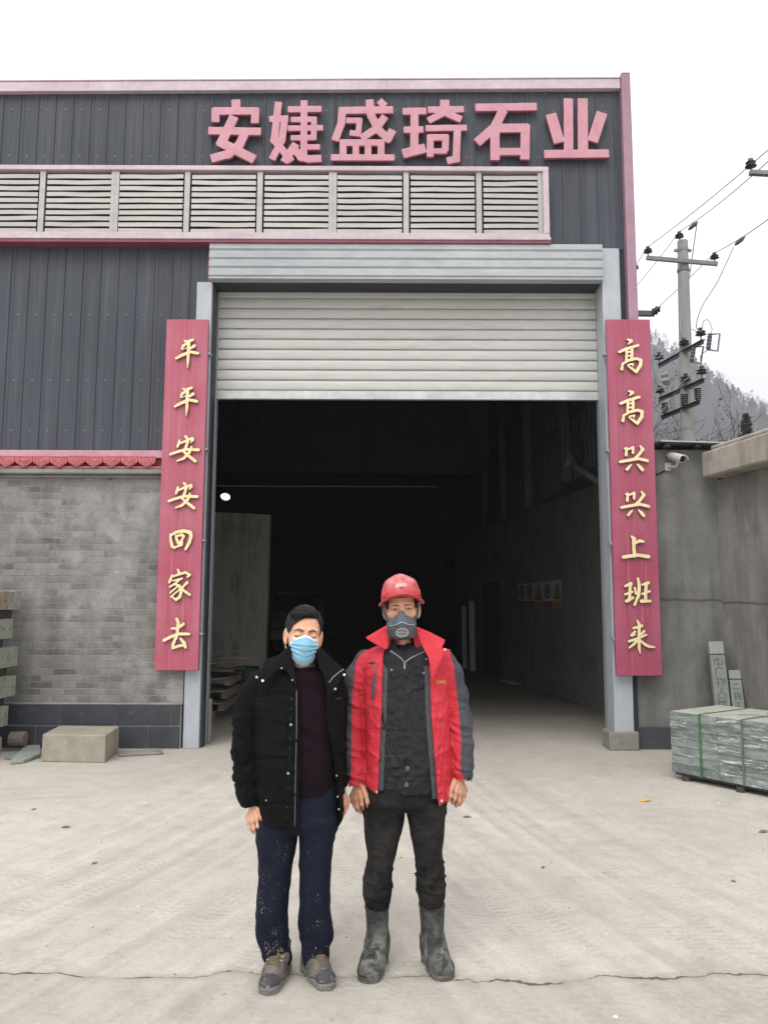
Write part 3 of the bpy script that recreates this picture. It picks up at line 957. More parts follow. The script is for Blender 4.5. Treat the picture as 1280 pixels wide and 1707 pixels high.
CH = {  # strokes in zoomed-photo pixels (x, y, radius); ref = centre of the traced character; sc = zoom factor
    'ping': (5.507, (398, 390), [[(375, 270, 8), (400, 282, 13), (452, 262, 11)], [(402, 290, 10), (365, 318, 12), (352, 342, 8), (362, 352, 4), (395, 335, 4)], [(466, 318, 13), (440, 335, 11), (418, 348, 6)], [(300, 432, 10), (350, 405, 13), (430, 372, 12), (498, 386, 12)], [(418, 275, 13), (410, 360, 12), (409, 440, 12), (404, 516, 4)]]),
    'an': (5.507, (368, 1260), [[(376, 1140, 9), (392, 1160, 11)], [(322, 1178, 8), (318, 1205, 12), (304, 1236, 10)], [(322, 1208, 9), (380, 1185, 10), (440, 1160, 11), (446, 1176, 10), (424, 1200, 5)], [(402, 1178, 10), (385, 1230, 11), (363, 1285, 10), (410, 1325, 12), (468, 1370, 12)], [(432, 1240, 9), (412, 1292, 12), (360, 1345, 11), (300, 1368, 6)], [(240, 1306, 11), (300, 1285, 11), (380, 1262, 11), (497, 1266, 12)]]),
    'hui': (5.507, (342, 445), [[(245, 392, 8), (250, 450, 12), (262, 500, 13), (285, 518, 8)], [(250, 402, 8), (300, 372, 12), (370, 360, 13), (428, 376, 15), (436, 410, 14), (418, 470, 13), (385, 528, 10)], [(295, 405, 8), (305, 440, 12), (318, 472, 10)], [(300, 408, 8), (350, 396, 12), (370, 408, 10), (350, 448, 10), (322, 468, 6)], [(318, 478, 8), (355, 468, 9)], [(285, 512, 8), (350, 488, 10)]]),
    'jia': (5.507, (332, 855), [[(316, 712, 8), (328, 745, 11)], [(262, 762, 7), (252, 795, 11), (238, 828, 10)], [(262, 778, 8), (330, 755, 10), (385, 738, 10), (424, 762, 11), (400, 782, 6)], [(268, 816, 6), (352, 795, 9)], [(335, 800, 9), (295, 838, 9), (240, 872, 7)], [(288, 846, 8), (330, 862, 11), (348, 910, 12), (332, 965, 12), (298, 990, 10), (262, 962, 6)], [(312, 868, 7), (245, 926, 7)], [(330, 896, 7), (252, 962, 7)], [(400, 832, 11), (352, 882, 8)], [(352, 888, 8), (390, 920, 11), (426, 944, 9)]]),
    'qu': (5.507, (305, 1305), [[(304, 1165, 12), (318, 1200, 13), (310, 1270, 13), (300, 1340, 11)], [(256, 1252, 8), (310, 1250, 11), (364, 1212, 12)], [(186, 1360, 12), (250, 1328, 12), (320, 1302, 12), (418, 1302, 10)], [(290, 1345, 11), (268, 1400, 12), (264, 1432, 10), (320, 1412, 11), (384, 1402, 9)], [(338, 1345, 10), (372, 1385, 13), (382, 1422, 12)]]),
    'gao': (5.508, (278, 407), [[(252, 254, 8), (285, 266, 13), (258, 294, 6)], [(175, 368, 11), (240, 340, 12), (345, 308, 11)], [(242, 360, 11), (238, 445, 10)], [(290, 345, 12), (288, 440, 12)], [(242, 372, 8), (286, 364, 8)], [(240, 408, 8), (286, 400, 8)], [(238, 445, 8), (288, 436, 9)], [(205, 478, 8), (196, 525, 13)], [(200, 480, 9), (255, 448, 10), (330, 428, 11), (372, 442, 13), (368, 490, 14), (328, 550, 12), (290, 522, 11), (252, 496, 6)], [(256, 486, 7), (300, 478, 8), (296, 498, 5)]]),
    'xing': (5.508, (308, 1348), [[(225, 1255, 9), (240, 1250, 10), (236, 1312, 12)], [(242, 1268, 6), (300, 1242, 10), (298, 1292, 11)], [(366, 1232, 8), (388, 1262, 14), (350, 1315, 11), (306, 1352, 9)], [(182, 1376, 11), (260, 1362, 12), (350, 1346, 12), (432, 1366, 12)], [(282, 1402, 6), (262, 1425, 11), (244, 1446, 11)], [(340, 1400, 7), (366, 1425, 13), (386, 1450, 13)]]),
    'shang': (5.334, (318, 498), [[(280, 398, 9), (300, 420, 16), (298, 490, 13), (304, 570, 13)], [(306, 458, 9), (350, 436, 13), (382, 442, 10)], [(206, 580, 13), (260, 572, 13), (330, 562, 12), (428, 576, 14)]]),
    'ban': (5.334, (332, 890), [[(222, 838, 9), (272, 816, 13)], [(268, 815, 13), (262, 890, 12), (258, 962, 12)], [(218, 912, 8), (285, 888, 9)], [(232, 972, 12), (290, 940, 10)], [(334, 772, 10), (346, 830, 13), (340, 920, 12), (305, 1004, 9)], [(306, 855, 9), (316, 905, 9)], [(374, 826, 8), (426, 808, 12)], [(408, 822, 13), (402, 900, 12), (402, 962, 12)], [(372, 908, 8), (438, 884, 9)], [(364, 972, 13), (442, 970, 10)]]),
    'lai': (5.334, (370, 1295), [[(334, 1148, 8), (350, 1180, 12), (348, 1290, 11), (350, 1390, 11), (358, 1440, 4)], [(296, 1215, 8), (335, 1205, 10), (374, 1192, 10)], [(312, 1245, 10), (284, 1278, 11), (318, 1270, 4)], [(392, 1242, 11), (368, 1268, 7)], [(258, 1332, 9), (330, 1308, 10), (412, 1272, 8)], [(338, 1316, 9), (300, 1358, 10), (262, 1388, 6)], [(360, 1322, 8), (400, 1358, 11), (440, 1378, 11), (486, 1382, 6)]]),
}
def board(name_label, corners, chars, mat, ybk):
    """corners in photo pixels: (x0,y0,x1,y1) on the front face"""
    dy = -.17
    a, b_ = F(corners[0], corners[1], dy), F(corners[2], corners[3], dy)
    x0, x1, z1, z0 = a[0], b_[0], a[2], b_[2]
    o = thing('couplet_board', ((x0 + x1) / 2, YF + dy, z0), name_label, 'signboard', 'red couplet boards beside the doorway')
    MB().box(x0, x1, YF + dy, YF + dy + .05, z0, z1).build('board', mat, o, bevel=.006)
    q = MB()
    side = x1 if (x0 + x1) < 0 else x0
    for t in (.1, .36, .62, .9):
        zz = z0 + (z1 - z0) * t
        s_ = 1 if side == x1 else -1
        q = MB().box(min(side + s_ * .002, side + s_ * .03), max(side + s_ * .002, side + s_ * .03), YF + dy + .015, YF - .052, zz - .012, zz + .012)
        q.build('bracket', 'guide', o)
    for ch, (cx, cy) in chars:
        sc, ref, sts = CH[ch]
        k = FPX * 0 + 1
        st = []
        for s_ in sts:
            pts = []
            for x, y, r in s_:
                p = F(cx + (x - ref[0]) / sc, cy + (y - ref[1]) / sc, dy - .03)
                pts.append((p[0], p[2], r / sc * (YF + dy) / FPX * 1.22))
            st.append((pts, .01))
        extruded('character', st, False, YF + dy - .036, YF + dy - .002, .0036, ['gold', 'gold_edge'], o)
    return o
m1 = banner_material('faded red board', '#a8485f', '#b26e7e', '#a53c54', 0, 0)
m2 = banner_material('dull faded red board', '#9c4059', '#a75f73', '#9a354e', 0, 0)
board('tall faded red couplet board overlapping the block wall left of the doorway', (278, 532, 330.5, 1118), [('ping', (312, 590)), ('ping', (310, 670)), ('an', (308, 749)), ('an', (305.5, 827)), ('hui', (302, 900.5)), ('jia', (300, 975.5)), ('qu', (295.5, 1057.5))], m1, 0)
board('tall faded red couplet board right of the doorway beside the grey rendered wall', (1010, 532, 1104, 1127), [('gao', (1050.5, 594)), ('gao', (1052.5, 680)), ('xing', (1056, 765)), ('xing', (1058, 841)), ('shang', (1059.6, 913.4)), ('ban', (1062.2, 987)), ('lai', (1068.5, 1062.5))], m2, 0)
# ================================================================ THINGS OUTSIDE
# ---- rendered wall to the right of the door and the side wall coming forward
rw = thing('rendered_wall', (3.3, YF, 0), 'rough grey rendered wall right of the doorway behind the security camera', 'wall')
MB().box(2.80, 3.88, YF + .03, YF + .165, .0, 3.40).build('wall_face', 'render_grey', rw)
MB().box(2.845, 3.86, YF - .005, YF + .025, 0, .24).build('dark_skirting', soft('dark skirting paint', '#3c3e42', '#4a4c50', 3, .7), rw, bevel=.004)
q = MB()
p0 = F(1075, 735, -.15); p1 = F(1205, 739, -.15)
q.add([(3.16, YF - .17, 3.46), (3.95, YF - .17, 3.44), (4.0, YF + .5, 3.52), (3.16, YF + .5, 3.54),
       (3.16, YF - .17, 3.475), (3.95, YF - .17, 3.455), (4.0, YF + .5, 3.535), (3.16, YF + .5, 3.555)],
      [(0, 1, 2, 3), (4, 7, 6, 5), (0, 4, 5, 1), (1, 5, 6, 2), (2, 6, 7, 3), (3, 7, 4, 0)])
q.build('eave_sheet', 'house', rw)
q = MB()
for xx in (3.25, 3.6):
    q.box(xx - .03, xx + .03, YF - .13, YF + .02, 3.405, 3.46)
q.build('eave_rafters', 'inner_steel', rw)

sw0, sw1 = np.array((3.86, YF + .03)), np.array((4.95, 3.6))
d_ = (sw1 - sw0); d_ = d_ / np.linalg.norm(d_); nn = np.array((d_[1], -d_[0]))
nn = nn if nn[0] > 0 else -nn
sw = thing('side_yard_wall', (*sw0, 0), 'tan grey rendered side wall under a weathered concrete beam at the right edge', 'wall')
def along(mb, p0, p1, w0, w1, z0, z1, mi=0):
    a, b_ = np.array(p0), np.array(p1)
    P = [a + nn * w0, b_ + nn * w0, b_ + nn * w1, a + nn * w1]
    mb.add([(*p, z0) for p in P] + [(*p, z1) for p in P], [(3, 2, 1, 0), (4, 5, 6, 7), (0, 1, 5, 4), (1, 2, 6, 5), (2, 3, 7, 6), (3, 0, 4, 7)], mi)
q = MB(); along(q, sw0, sw1, 0, .2, 0, 3.04); q.build('wall_face', 'render_tan', sw)
q = MB(); along(q, sw0 + d_ * .12, sw1, -.26, .2, 3.045, 3.335)
q.build('concrete_beam', 'lintel', sw, bevel=.018)
q = MB(); along(q, sw0 + d_ * .2, sw1, -.20, .2, 3.34, 3.40); q.build('beam_top', 'lintel', sw, bevel=.02)

# ---- security camera
cp = F(1108, 778, -.02)
sc_ = thing('security_camera', (cp[0], YF + .02, cp[2] - .08), 'small white security camera on a bracket high on the grey rendered wall', 'camera')
MAT['white_plastic'] = soft('dusty white plastic', '#b9b7b0', '#cfcdc6', 12, .4, .05, 40)
MAT['black_plastic'] = soft('black plastic', '#141415', '#1f1f21', 12, .35, .05, 40)
MAT['ins_dark'] = soft('dark glazed insulator', '#3c3539', '#4b4348', 8, .25, 0)
a, b_ = np.array(F(1121, 761, -.06)), np.array(F(1136, 765, -.30))
dirc = (b_ - a) / np.linalg.norm(b_ - a)
q = MB().tube([a - dirc * .06, a - dirc * .055, b_, b_ + dirc * .012], [.03, .046, .046, .044], 18); cb = q.build('camera_body', 'white_plastic', sc_, smooth=False, bevel=.004)
MB().tube([b_ + dirc * .013, b_ + dirc * .02], [.036, .030], 16).build('lens', 'black_plastic', sc_)
q = MB().prism([(-.052, .0), (-.045, .03), (-.02, .05), (.02, .05), (.045, .03), (.052, 0), (.046, 0), (.04, .026), (.018, .043), (-.018, .043), (-.04, .026), (-.046, 0)],
               a - dirc * .07, np.cross(dirc, (0, 0, 1)) / np.linalg.norm(np.cross(dirc, (0, 0, 1))), (0, 0, 1), dirc * (np.linalg.norm(b_ - a) + .13)); q.build('sun_hood', 'white_plastic', sc_)
pl_ = np.array(F(1113, 778, .0)); mid = (a + b_) / 2
q = MB(); q.box(pl_[0] - .035, pl_[0] + .035, YF + .0, YF + .028, pl_[2] - .045, pl_[2] + .045)
q.tube([(pl_[0], YF, pl_[2]), (pl_[0] + .05, YF - .12, pl_[2] - .02), (mid[0], mid[1], mid[2] - .06), (mid[0], mid[1], mid[2] - .03)], .016, 8)
q.build('bracket', 'white_plastic', sc_, bevel=.003)
MB().tube([(pl_[0] - .03, YF + .015, pl_[2] - .04), (pl_[0] - .1, YF + .02, pl_[2] - .08), (pl_[0] - .2, YF + .02, pl_[2] - .1)], .007, 6).build('cable', 'black_plastic', sc_)

# ---- pallet of stone slabs, strapped
def stone_material(name, c1, c2, c3, c4):
    m, n, l, b = new_mat(name)
    v = coords(n, l)
    mp = n.new('ShaderNodeMapping'); mp.inputs['Scale'].default_value = (1.6, 1.6, 9); l.new(v, mp.inputs['Vector'])
    big = ramp(n, l, noise(n, l, mp.outputs[0], 2.2, 7, .7, .8), [(.3, c1), (.55, c2), (.72, c3)])
    pale = ramp(n, l, noise(n, l, mp.outputs[0], 1.7, 6, .75, 1.4), [(.55, 0.0), (.64, .9)])
    oi_ = n.new('ShaderNodeObjectInfo')
    big = mixc(n, l, 1.0, big, ramp(n, l, oi_.outputs['Random'], [(.0, .78), (1.0, 1.12)]), 'MULTIPLY')
    col = mixc(n, l, pale, big, c4)
    col = mixc(n, l, 1.0, col, ramp(n, l, noise(n, l, v, 50, 5, .7), [(.3, .78), (.65, 1.05)]), 'MULTIPLY')
    l.new(col, b.inputs['Base Color'])
    b.inputs['Roughness'].default_value = .85
    bump(n, l, b, noise(n, l, mp.outputs[0], 9, 8, .75), .6, .02)
    return m
MAT['slab'] = stone_material('grey green split stone', '#5a6360', '#8b9591', '#a8b1ae', '#d8dcda')
MAT['slab_top'] = soft('pale dusted stone top', '#a8aca0', '#bfc1b4', 3, .85, .3, 30, c3='#8f958c', s3=6, f3=(.55, .75))
MAT['strap'] = soft('green plastic strap', '#2c6b3c', '#3c8050', 9, .4, .05, 40)
MAT['strap_dull'] = soft('dull green strap', '#55665c', '#62756a', 9, .5, .05, 40)
MAT['wood_grey'] = soft('weathered wood', '#6d655b', '#857c70', 4, .85, .3, 40, (1, 1, 6))
MAT['wood_dark'] = soft('dark wet wood', '#3f3934', '#524b44', 4, .85, .3, 40, (1, 1, 6))
A0 = onG(1120, 1298)[:2]; A1 = onG(1280, 1331)[:2]
u_ = (A1 - A0) / np.linalg.norm(A1 - A0)
v_ = np.array((-u_[1], u_[0])); v_ = v_ if v_[1] > 0 else -v_
PB = .066; PH = .0785
def pbox(mb, u0, u1, v0, v1, z0, z1, mi=0, jit=0):
    c = A0 + u_ * (u0 + u1) / 2 + v_ * (v0 + v1) / 2
    return mb.obox((*c, (z0 + z1) / 2), (*(u_ * (u1 - u0) / 2), 0), (*(v_ * (v1 - v0) / 2), 0), (0, 0, (z1 - z0) / 2), mi)
pal = thing('wooden_pallet', (*(A0 + u_ * .7 + v_ * .4), 0), 'dark timber pallet carrying the strapped grey green stone slabs', 'pallet')
q = MB()
for i in range(5):
    q2 = .02 + i * .175
    pbox(q, .02, 1.5, q2, q2 + .12, .044, .063)
q.build('deck_board', 'wood_dark', pal)
for u0 in (.13, .66, 1.3):
    for v0 in (.03, .40, .74):
        c = A0 + u_ * u0 + v_ * v0
        MB().lathe((*c, 0), (0, 0, 1), [(0, .042), (.043, .038)], 9).build('foot', 'wood_dark', pal)
cols = [(0, .475), (.479, .955), (.959, 1.435)]
ordn = ['topmost', 'second from the top', 'third from the top', 'fourth from the top', 'fifth from the top', 'sixth from the top', 'bottom']
coln = ['left', 'middle', 'right']
for ci, (u0, u1) in enumerate(cols):
    for k in range(7):
        z0 = PB + (6 - k) * PH
        j = [random.uniform(-.004, .004) for _ in range(4)]
        q = MB()
        # rough split face: subdivide the long front edge
        n_ = 12
        V, Fc = [], []
        rr = [random.uniform(-.006, .004) for _ in range((n_ + 1) * 2)]
        for i in range(n_ + 1):
            t = u0 + (u1 - u0) * i / n_
            for vv, zz, e in ((0 + j[0] + rr[2 * i], z0 + .002, 0), (j[0] + rr[2 * i + 1], z0 + PH - .001, 0), (.80 + j[1], z0 + PH - .001, 0), (.80 + j[1], z0 + .002, 0)):
                c = A0 + u_ * t + v_ * vv
                V.append((*c, zz))
        for i in range(n_):
            for e in range(4):
                Fc.append((4 * i + e, 4 * i + (e + 1) % 4, 4 * (i + 1) + (e + 1) % 4, 4 * (i + 1) + e))
        Fc += [(0, 1, 2, 3), tuple(4 * n_ + t for t in (3, 2, 1, 0))]
        q.add(V, Fc)
        if k == 0:
            q.m = [1 if (f % 4 == 1 and f < 4 * n_) else 0 for f in range(len(Fc))]
        c0 = A0 + u_ * (u0 + u1) / 2 + v_ * .4
        o = q.build('stone_slab', ['slab', 'slab_top'], None, (*c0, z0), bevel=.0)
        setp(o, f'rough grey green stone slab, {ordn[k]} of the {coln[ci]} column on the strapped pallet', 'stone slab', 'stone slabs on the pallet')
zt = PB + 7 * PH
for si, (us, lab, mt) in enumerate(((.31, 'bright green packing strap nearest the left end of the slab pallet', 'strap'), (.715, 'dull green packing strap round the middle of the slab pallet', 'strap_dull'), (1.15, 'green packing strap near the right end of the slab pallet', 'strap'))):
    c = A0 + u_ * us
    o = thing('packing_strap', (*c, PB), lab, 'strap', 'straps round the slab pallet')
    q = MB()
    pbox(q, us - .010, us + .010, -.013, -.0095, PB - .002, zt + .004)
    pbox(q, us - .010, us + .010, -.013, .81, zt + .0015, zt + .0045)
    pbox(q, us - .010, us + .010, .807, .811, PB - .002, zt + .0015)
    q.build('band', mt, o)
    q = MB(); pbox(q, us - .013, us + .013, .08, .13, zt + .005, zt + .010); q.build('buckle', 'guide', o)
# loose strap tails on top of the slabs
for us, lab in ((.52, 'loose green strap end lying on the middle slabs'), (.62, 'loose green strap end lying towards the back of the slabs')):
    q = MB()
    for i in range(6):
        pbox(q, us + i * .05, us + .05 + i * .05, .2 + (us - .5) * 3 + i * .012, .212 + (us - .5) * 3 + i * .012, zt + .005 + .008 * math.sin(i / 5 * 3.1), zt + .008 + .008 * math.sin(i / 5 * 3.1))
    c = A0 + u_ * us + v_ * .3
    setp(q.build('strap_tail', 'strap_dull', None, (*c, zt)), lab, 'strap')

# ---- two inscribed stone posts leaning in the corner
MAT['stele'] = soft('grey green dressed stone', '#7c827e', '#8e948f', 6, .85, .3, 50, c3='#6c736e', s3=12, f3=(.55, .75))
MAT['stele_cap'] = soft('pale dressed stone band', '#8b8f8b', '#999d98', 6, .85, .2, 50)
MAT['engraved'] = soft('shaded engraving', '#565c58', '#626864', 20, .9, 0)
GL = {'zhong': [[(-.4, .1), (-.4, .7), (.4, .7), (.4, .1), (-.4, .1)], [(0, .95), (0, -.3)]],
      'guo': [[(-.5, -.2), (-.5, .9), (.5, .9), (.5, -.2)], [(-.3, .6), (.3, .6)], [(-.3, .3), (.3, .3)], [(-.3, 0), (.3, 0)], [(0, .6), (0, 0)]],
      'ren': [[(.05, .95), (-.05, .4), (-.5, -.2)], [(0, .5), (.5, -.2)]],
      'min': [[(-.4, .9), (.4, .9), (.4, .5), (-.4, .5)], [(-.4, .9), (-.4, -.2), (-.1, 0)], [(-.5, .3), (.5, .3)], [(.05, .5), (.2, .1), (.5, -.2)]],
      'chang': [[(-.4, .85), (.5, .85)], [(-.35, .85), (-.35, .4), (-.5, -.2)]],
      'wu': [[(-.4, .7), (-.1, .7)], [(-.25, .95), (-.25, -.2)], [(-.45, .2), (-.05, .35)], [(.1, .9), (0, .6)], [(.1, .7), (.5, .7), (.45, -.1)], [(.25, .6), (.05, .1)], [(.4, .55), (.2, -.1)]],
      'er': [[(-.4, .7), (.4, .7)], [(-.5, .1), (.5, .1)]], 'san': [[(-.4, .8), (.4, .8)], [(-.3, .4), (.3, .4)], [(-.5, 0), (.5, 0)]],
      'xia': [[(-.5, .8), (.5, .8)], [(0, .8), (0, -.2)], [(.05, .4), (.35, .15)]]}
def stele(label, bl, tl, w, dpt, band, chars, hh):
    """bl/tl: bottom and top front-left corner in metres"""
    bl, tl = np.array(bl), np.array(tl)
    up = (tl - bl); L = np.linalg.norm(up); up = up / L
    rt = np.array((.97, -.20, 0)); rt = rt - up * rt.dot(up); rt /= np.linalg.norm(rt)
    bk = np.cross(up, rt); bk = bk if bk[1] > 0 else -bk
    o = thing('stone_post', bl, label, 'stone post')
    c = bl + rt * w / 2 + bk * dpt / 2
    MB().obox(c + up * (L - band) / 2, rt * w / 2, bk * dpt / 2, up * (L - band) / 2).build('shaft', 'stele', o, bevel=.006)
    MB().obox(c + up * (L - band / 2 + .004), rt * w / 2, bk * dpt / 2, up * (band / 2 - .004)).build('head', 'stele_cap', o, bevel=.006)
    q = MB()
    z = L - band - hh * .75
    for ch in chars:
        for st in GL[ch]:
            for i in range(len(st) - 1):
                p = [bl + rt * (w * .5 + s_[0] * w * .62) + up * (z + (s_[1] - .35) * hh * .8) - bk * .0012 for s_ in (st[i], st[i + 1])]
                q.bar(p[0], p[1], .0085, .002, up=-bk)
        z -= hh
    q.build('inscription', 'engraved', o)
b1 = onG(1201, 1245); t1 = onY(1182, 1069, 9.02)
stele('taller inscribed grey stone post leaning in the wall corner', (onY(1201, 1255, 8.72)[0], 8.72, 0), (t1[0] - .02, 9.0, t1[2]), .155, .11, .15, ['zhong', 'chang', 'wu', 'ren', 'min', 'er', 'wu'], .108)
b2 = onG(1228, 1245); t2 = onY(1210, 1116, 9.0)
stele('shorter grey stone post leaning beside the taller inscribed one', (onY(1230, 1255, 8.66)[0], 8.66, 0), (t2[0] - .01, 8.93, t2[2]), .125, .08, .105, ['er', 'wu', 'xia', 'min'], .105)

# ---- stack of stone fence posts at the left edge
MAT['post_stone'] = soft('grey green stone', '#8a8d81', '#9ea195', 3, .88, .3, 40, c3='#777b70', s3=7, f3=(.55, .75))
MAT['post_rust'] = soft('brown stained stone', '#8d7d70', '#a39184', 3, .88, .3, 40, c3='#76685d', s3=7, f3=(.5, .75))
MAT['hole'] = soft('drilled hole shade', '#2d2c29', '#383733', 20, .95, 0)
lay = ['top', 'second', 'third', 'fourth', 'fifth', 'lowest']
tops = [987, 1033, 1078, 1124, 1171, 1218]
bots = [1017, 1063, 1109, 1156, 1202, 1250]
ends = [8.97, 8.80, 8.92, 8.90, 8.80, 8.74]
nth = ['back', 'second', 'third', 'fourth', 'front']
for li in range(6):
    z1 = 1.6 - (tops[li] - 1006) * 8.9 / 1331 * 1.0
    z0 = max(.03, 1.6 - (bots[li] - 1006) * 8.9 / 1331)
    y = ends[li]
    for k in range(5):
        wdt = random.uniform(.135, .165)
        xe = -4.045 + random.uniform(-.012, .012) + (.03 if li in (2, 3) else 0)
        q = MB().box(xe - 1.1, xe, y - wdt, y - .006, z0 + random.uniform(-.004, .004), z1 + random.uniform(-.006, .006))
        o = thing('stone_fence_post', (xe, y - wdt / 2, z0), f'pale grey stone post, {nth[k]} in the {lay[li]} layer of the stack at the left edge' if not (li == 0 and k in (2, 3)) else f'brown stained stone post, {nth[k]} in the top layer of the stack at the left edge', 'stone post', 'stone posts stacked at the left edge')
        q.build('shaft', 'post_rust' if li == 0 and k in (2, 3) else 'post_stone', o, bevel=.005)
        zc = (z0 + z1) / 2 + random.uniform(-.01, .01)
        MB().lathe((xe - .002, y - wdt / 2, zc), (1, 0, 0), [(0, .010), (.003, .0095)], 10).build('drill_hole', 'hole', o)
        y -= wdt
    if li < 5:
        zz1 = 1.6 - (bots[li] - 1006) * 8.9 / 1331 - .008
        zz0 = 1.6 - (tops[li + 1] - 1006) * 8.9 / 1331 + .008
        o = thing('timber_spacer', (-4.13, 8.4, zz0), f'dark timber spacer under the {lay[li]} layer of stacked stone posts', 'timber', 'spacers between stacked stone posts')
        MB().box(-4.18, -4.10, 8.06, ends[li] - .08, zz0, zz1).build('spacer', 'wood_dark', o, bevel=.004)
# short log butt and broken slabs on the ground
c = onG(38, 1243)
MB().lathe((-4.05, 8.92, .13), (1, .0, 0), [(0, .075), (.16, .078), (.165, .06)], 12).build('log_butt', 'wood_grey', None, (-4.0, 8.92, .06))
setp(bpy.data.objects['log_butt'], 'short round grey timber butt behind the lowest stone posts', 'log')
def flat_piece(name, pts, z0, th, mat, label, cat):
    P = [onG(*p)[:2] for p in pts]
    q = MB().prism([tuple(p) for p in P], (0, 0, z0), (1, 0, 0), (0, 1, 0), (0, 0, th))
    c = np.mean(P, 0)
    return setp(q.build(name, mat, None, (*c, z0), bevel=.004), label, cat)
flat_piece('broken_slab', [(17, 1275), (44, 1246), (68, 1245), (67, 1263), (40, 1273)], .005, .035, 'stele_cap', 'broken pale grey slab lying beside the concrete block', 'slab')
flat_piece('broken_slab', [(8, 1266), (20, 1258), (34, 1257), (24, 1268)], .004, .03, 'stele', 'small dark broken slab half under the stacked stone posts', 'slab')
flat_piece('kerb_strip', [(198, 1262), (272, 1258), (270, 1252), (199, 1255)], .004, .02, 'concrete', 'thin flat concrete strip on the ground right of the concrete block', 'strip')
# cast concrete block
MAT['block'] = soft('cast concrete block', '#8f8a7c', '#a59f90', 5, .9, .35, 45, c3='#b9b4a6', s3=7, f3=(.56, .72))
g0, g1, g2 = onG(69, 1270), onG(175, 1272), onG(197.5, 1254)
bd = g2 - g1
blk = MB().prism([tuple(g0[:2]), tuple(g1[:2]), tuple(g2[:2]), tuple((g0 + bd)[:2])], (0, 0, 0), (1, 0, 0), (0, 1, 0), (0, 0, .275))
setp(blk.build('concrete_block', 'block', None, tuple((g0 + g2) / 2), bevel=.012, seg=2), 'large rough concrete block lying in front of the dark plinth', 'block')

# ---- pallets and scrap boards just inside the door, left
rp_ = random.Random(11)
base = thing('timber_pallet', (-2.95, 11.6, 0), 'lowest weathered timber pallet on the floor inside the doorway', 'pallet', 'timber pallets inside the doorway')
def pallet_at(o, x0, x1, y0, y1, z, tilt=0.0):
    q = MB()
    for i in range(6):
        yy = y0 + (y1 - y0) * i / 5
        q.obox(((x0 + x1) / 2, yy, z + .105), ((x1 - x0) / 2, 0, tilt), (0, .045, 0), (0, 0, .009))
    q.build('deck_board', 'wood_grey', o)
    for xx in (x0 + .05, (x0 + x1) / 2, x1 - .05):
        q = MB().obox((xx, (y0 + y1) / 2, z + .05 + tilt * (xx - (x0 + x1) / 2) / ((x1 - x0) / 2)), (.04, 0, 0), (0, (y1 - y0) / 2, 0), (0, 0, .045))
        q.build('bearer', 'wood_grey', o)
pallet_at(base, -3.4, -2.32, 11.3, 12.2, 0)
for k, (z, lab) in enumerate(((.13, 'second weathered timber pallet up from the floor inside the doorway'), (.27, 'third weathered timber pallet up, tilted, inside the doorway'), (.42, 'topmost weathered timber pallet under the scrap boards'))):
    o = thing('timber_pallet', (-2.9, 11.6, z), lab, 'pallet', 'timber pallets inside the doorway')
    pallet_at(o, -3.4 + .05 * k, -2.2 + .04 * k, 11.3, 12.2, z, .03 * (k - .5))
hts = ['lowest', 'second lowest', 'lower middle', 'middle', 'upper middle', 'second highest', 'highest']
for k in range(14):
    z = .56 + k * .023
    x0 = rp_.uniform(-3.5, -3.2); L = rp_.uniform(1.0, 1.45)
    yy = 11.28 + rp_.uniform(0, .6)
    q = MB().bar((x0, yy, z), (x0 + L, yy + rp_.uniform(-.1, .1), z + rp_.uniform(-.04, .10)), rp_.uniform(.07, .14), .018)
    setp(q.build('scrap_board', rp_.choice(['wood_grey', 'wood_grey', 'wood_dark']), None, (x0 + L / 2, yy, z)), 'old weathered board in the loose heap on top of the timber pallets', 'board', 'scrap boards heaped on the pallets')
# green drum behind the pallets
gd = onG(424, 1160)
q = MB().lathe((-2.28, 13.6, 0), (0, 0, 1), [(0, .20), (.02, .21), (.18, .21), (.19, .22), (.21, .22), (.22, .21), (.36, .21), (.37, .22), (.39, .22), (.40, .21), (.53, .21), (.55, .19), (.54, .0)], 20)
setp(q.build('steel_drum', soft('dark green drum paint', '#16362c', '#1d4437', 4, .5), None, (-2.28, 13.6, 0), smooth=False), 'dark green drum standing behind the timber pallets', 'drum')
# planks lying at the foot of the right inner wall
for pts, lab in (([(928, 1167), (975, 1163), (1003, 1172), (958, 1175)], 'flat board lying nearest the right door post inside the hall'), ([(905, 1157), (950, 1155), (968, 1160), (935, 1164)], 'flat board lying further in along the right inner wall')):
    flat_piece('floor_board', pts, .004, .03, 'wood_dark', lab, 'board')
flat_piece('scrap_sheet', [(833, 1135), (872, 1137), (880, 1142), (850, 1141)], .004, .03, 'stele', 'scrap stone sheet on the floor along the right inner wall', 'slab')
# leaning white pipes and safety notice on the inner wall
MAT['pvc'] = soft('grey white pipe', '#a5a49d', '#b7b6af', 4, .5, .05, 30)
for (px0, py0, px1, py1, r), lab in (((788, 1116, 786, 1003, .075), 'thicker pale plastic pipe standing against the inner wall'), ((775, 1113, 773, 1011, .06), 'thinner pale plastic pipe standing left of the thicker one')):
    g = inner_wall_pt(px0, py0, .25); t_ = inner_wall_pt(px1, py1, .12)
    q = MB().tube([(g[0], g[1], 0), (t_[0], t_[1], t_[2])], r, 12)
    setp(q.build('plastic_pipe', 'pvc', None, (g[0], g[1], 0), smooth=False, bevel=.0), lab, 'pipe')
MAT['notice'] = soft('dimmed notice board', '#8f8f8b', '#9b9b97', 2, .5, 0)  # white board darkened in colour to stand for weak light indoors
nb = thing('safety_notice', inner_wall_pt(900, 992, .02), 'white safety notice with five round and triangular warning pictograms on the inner wall', 'notice')
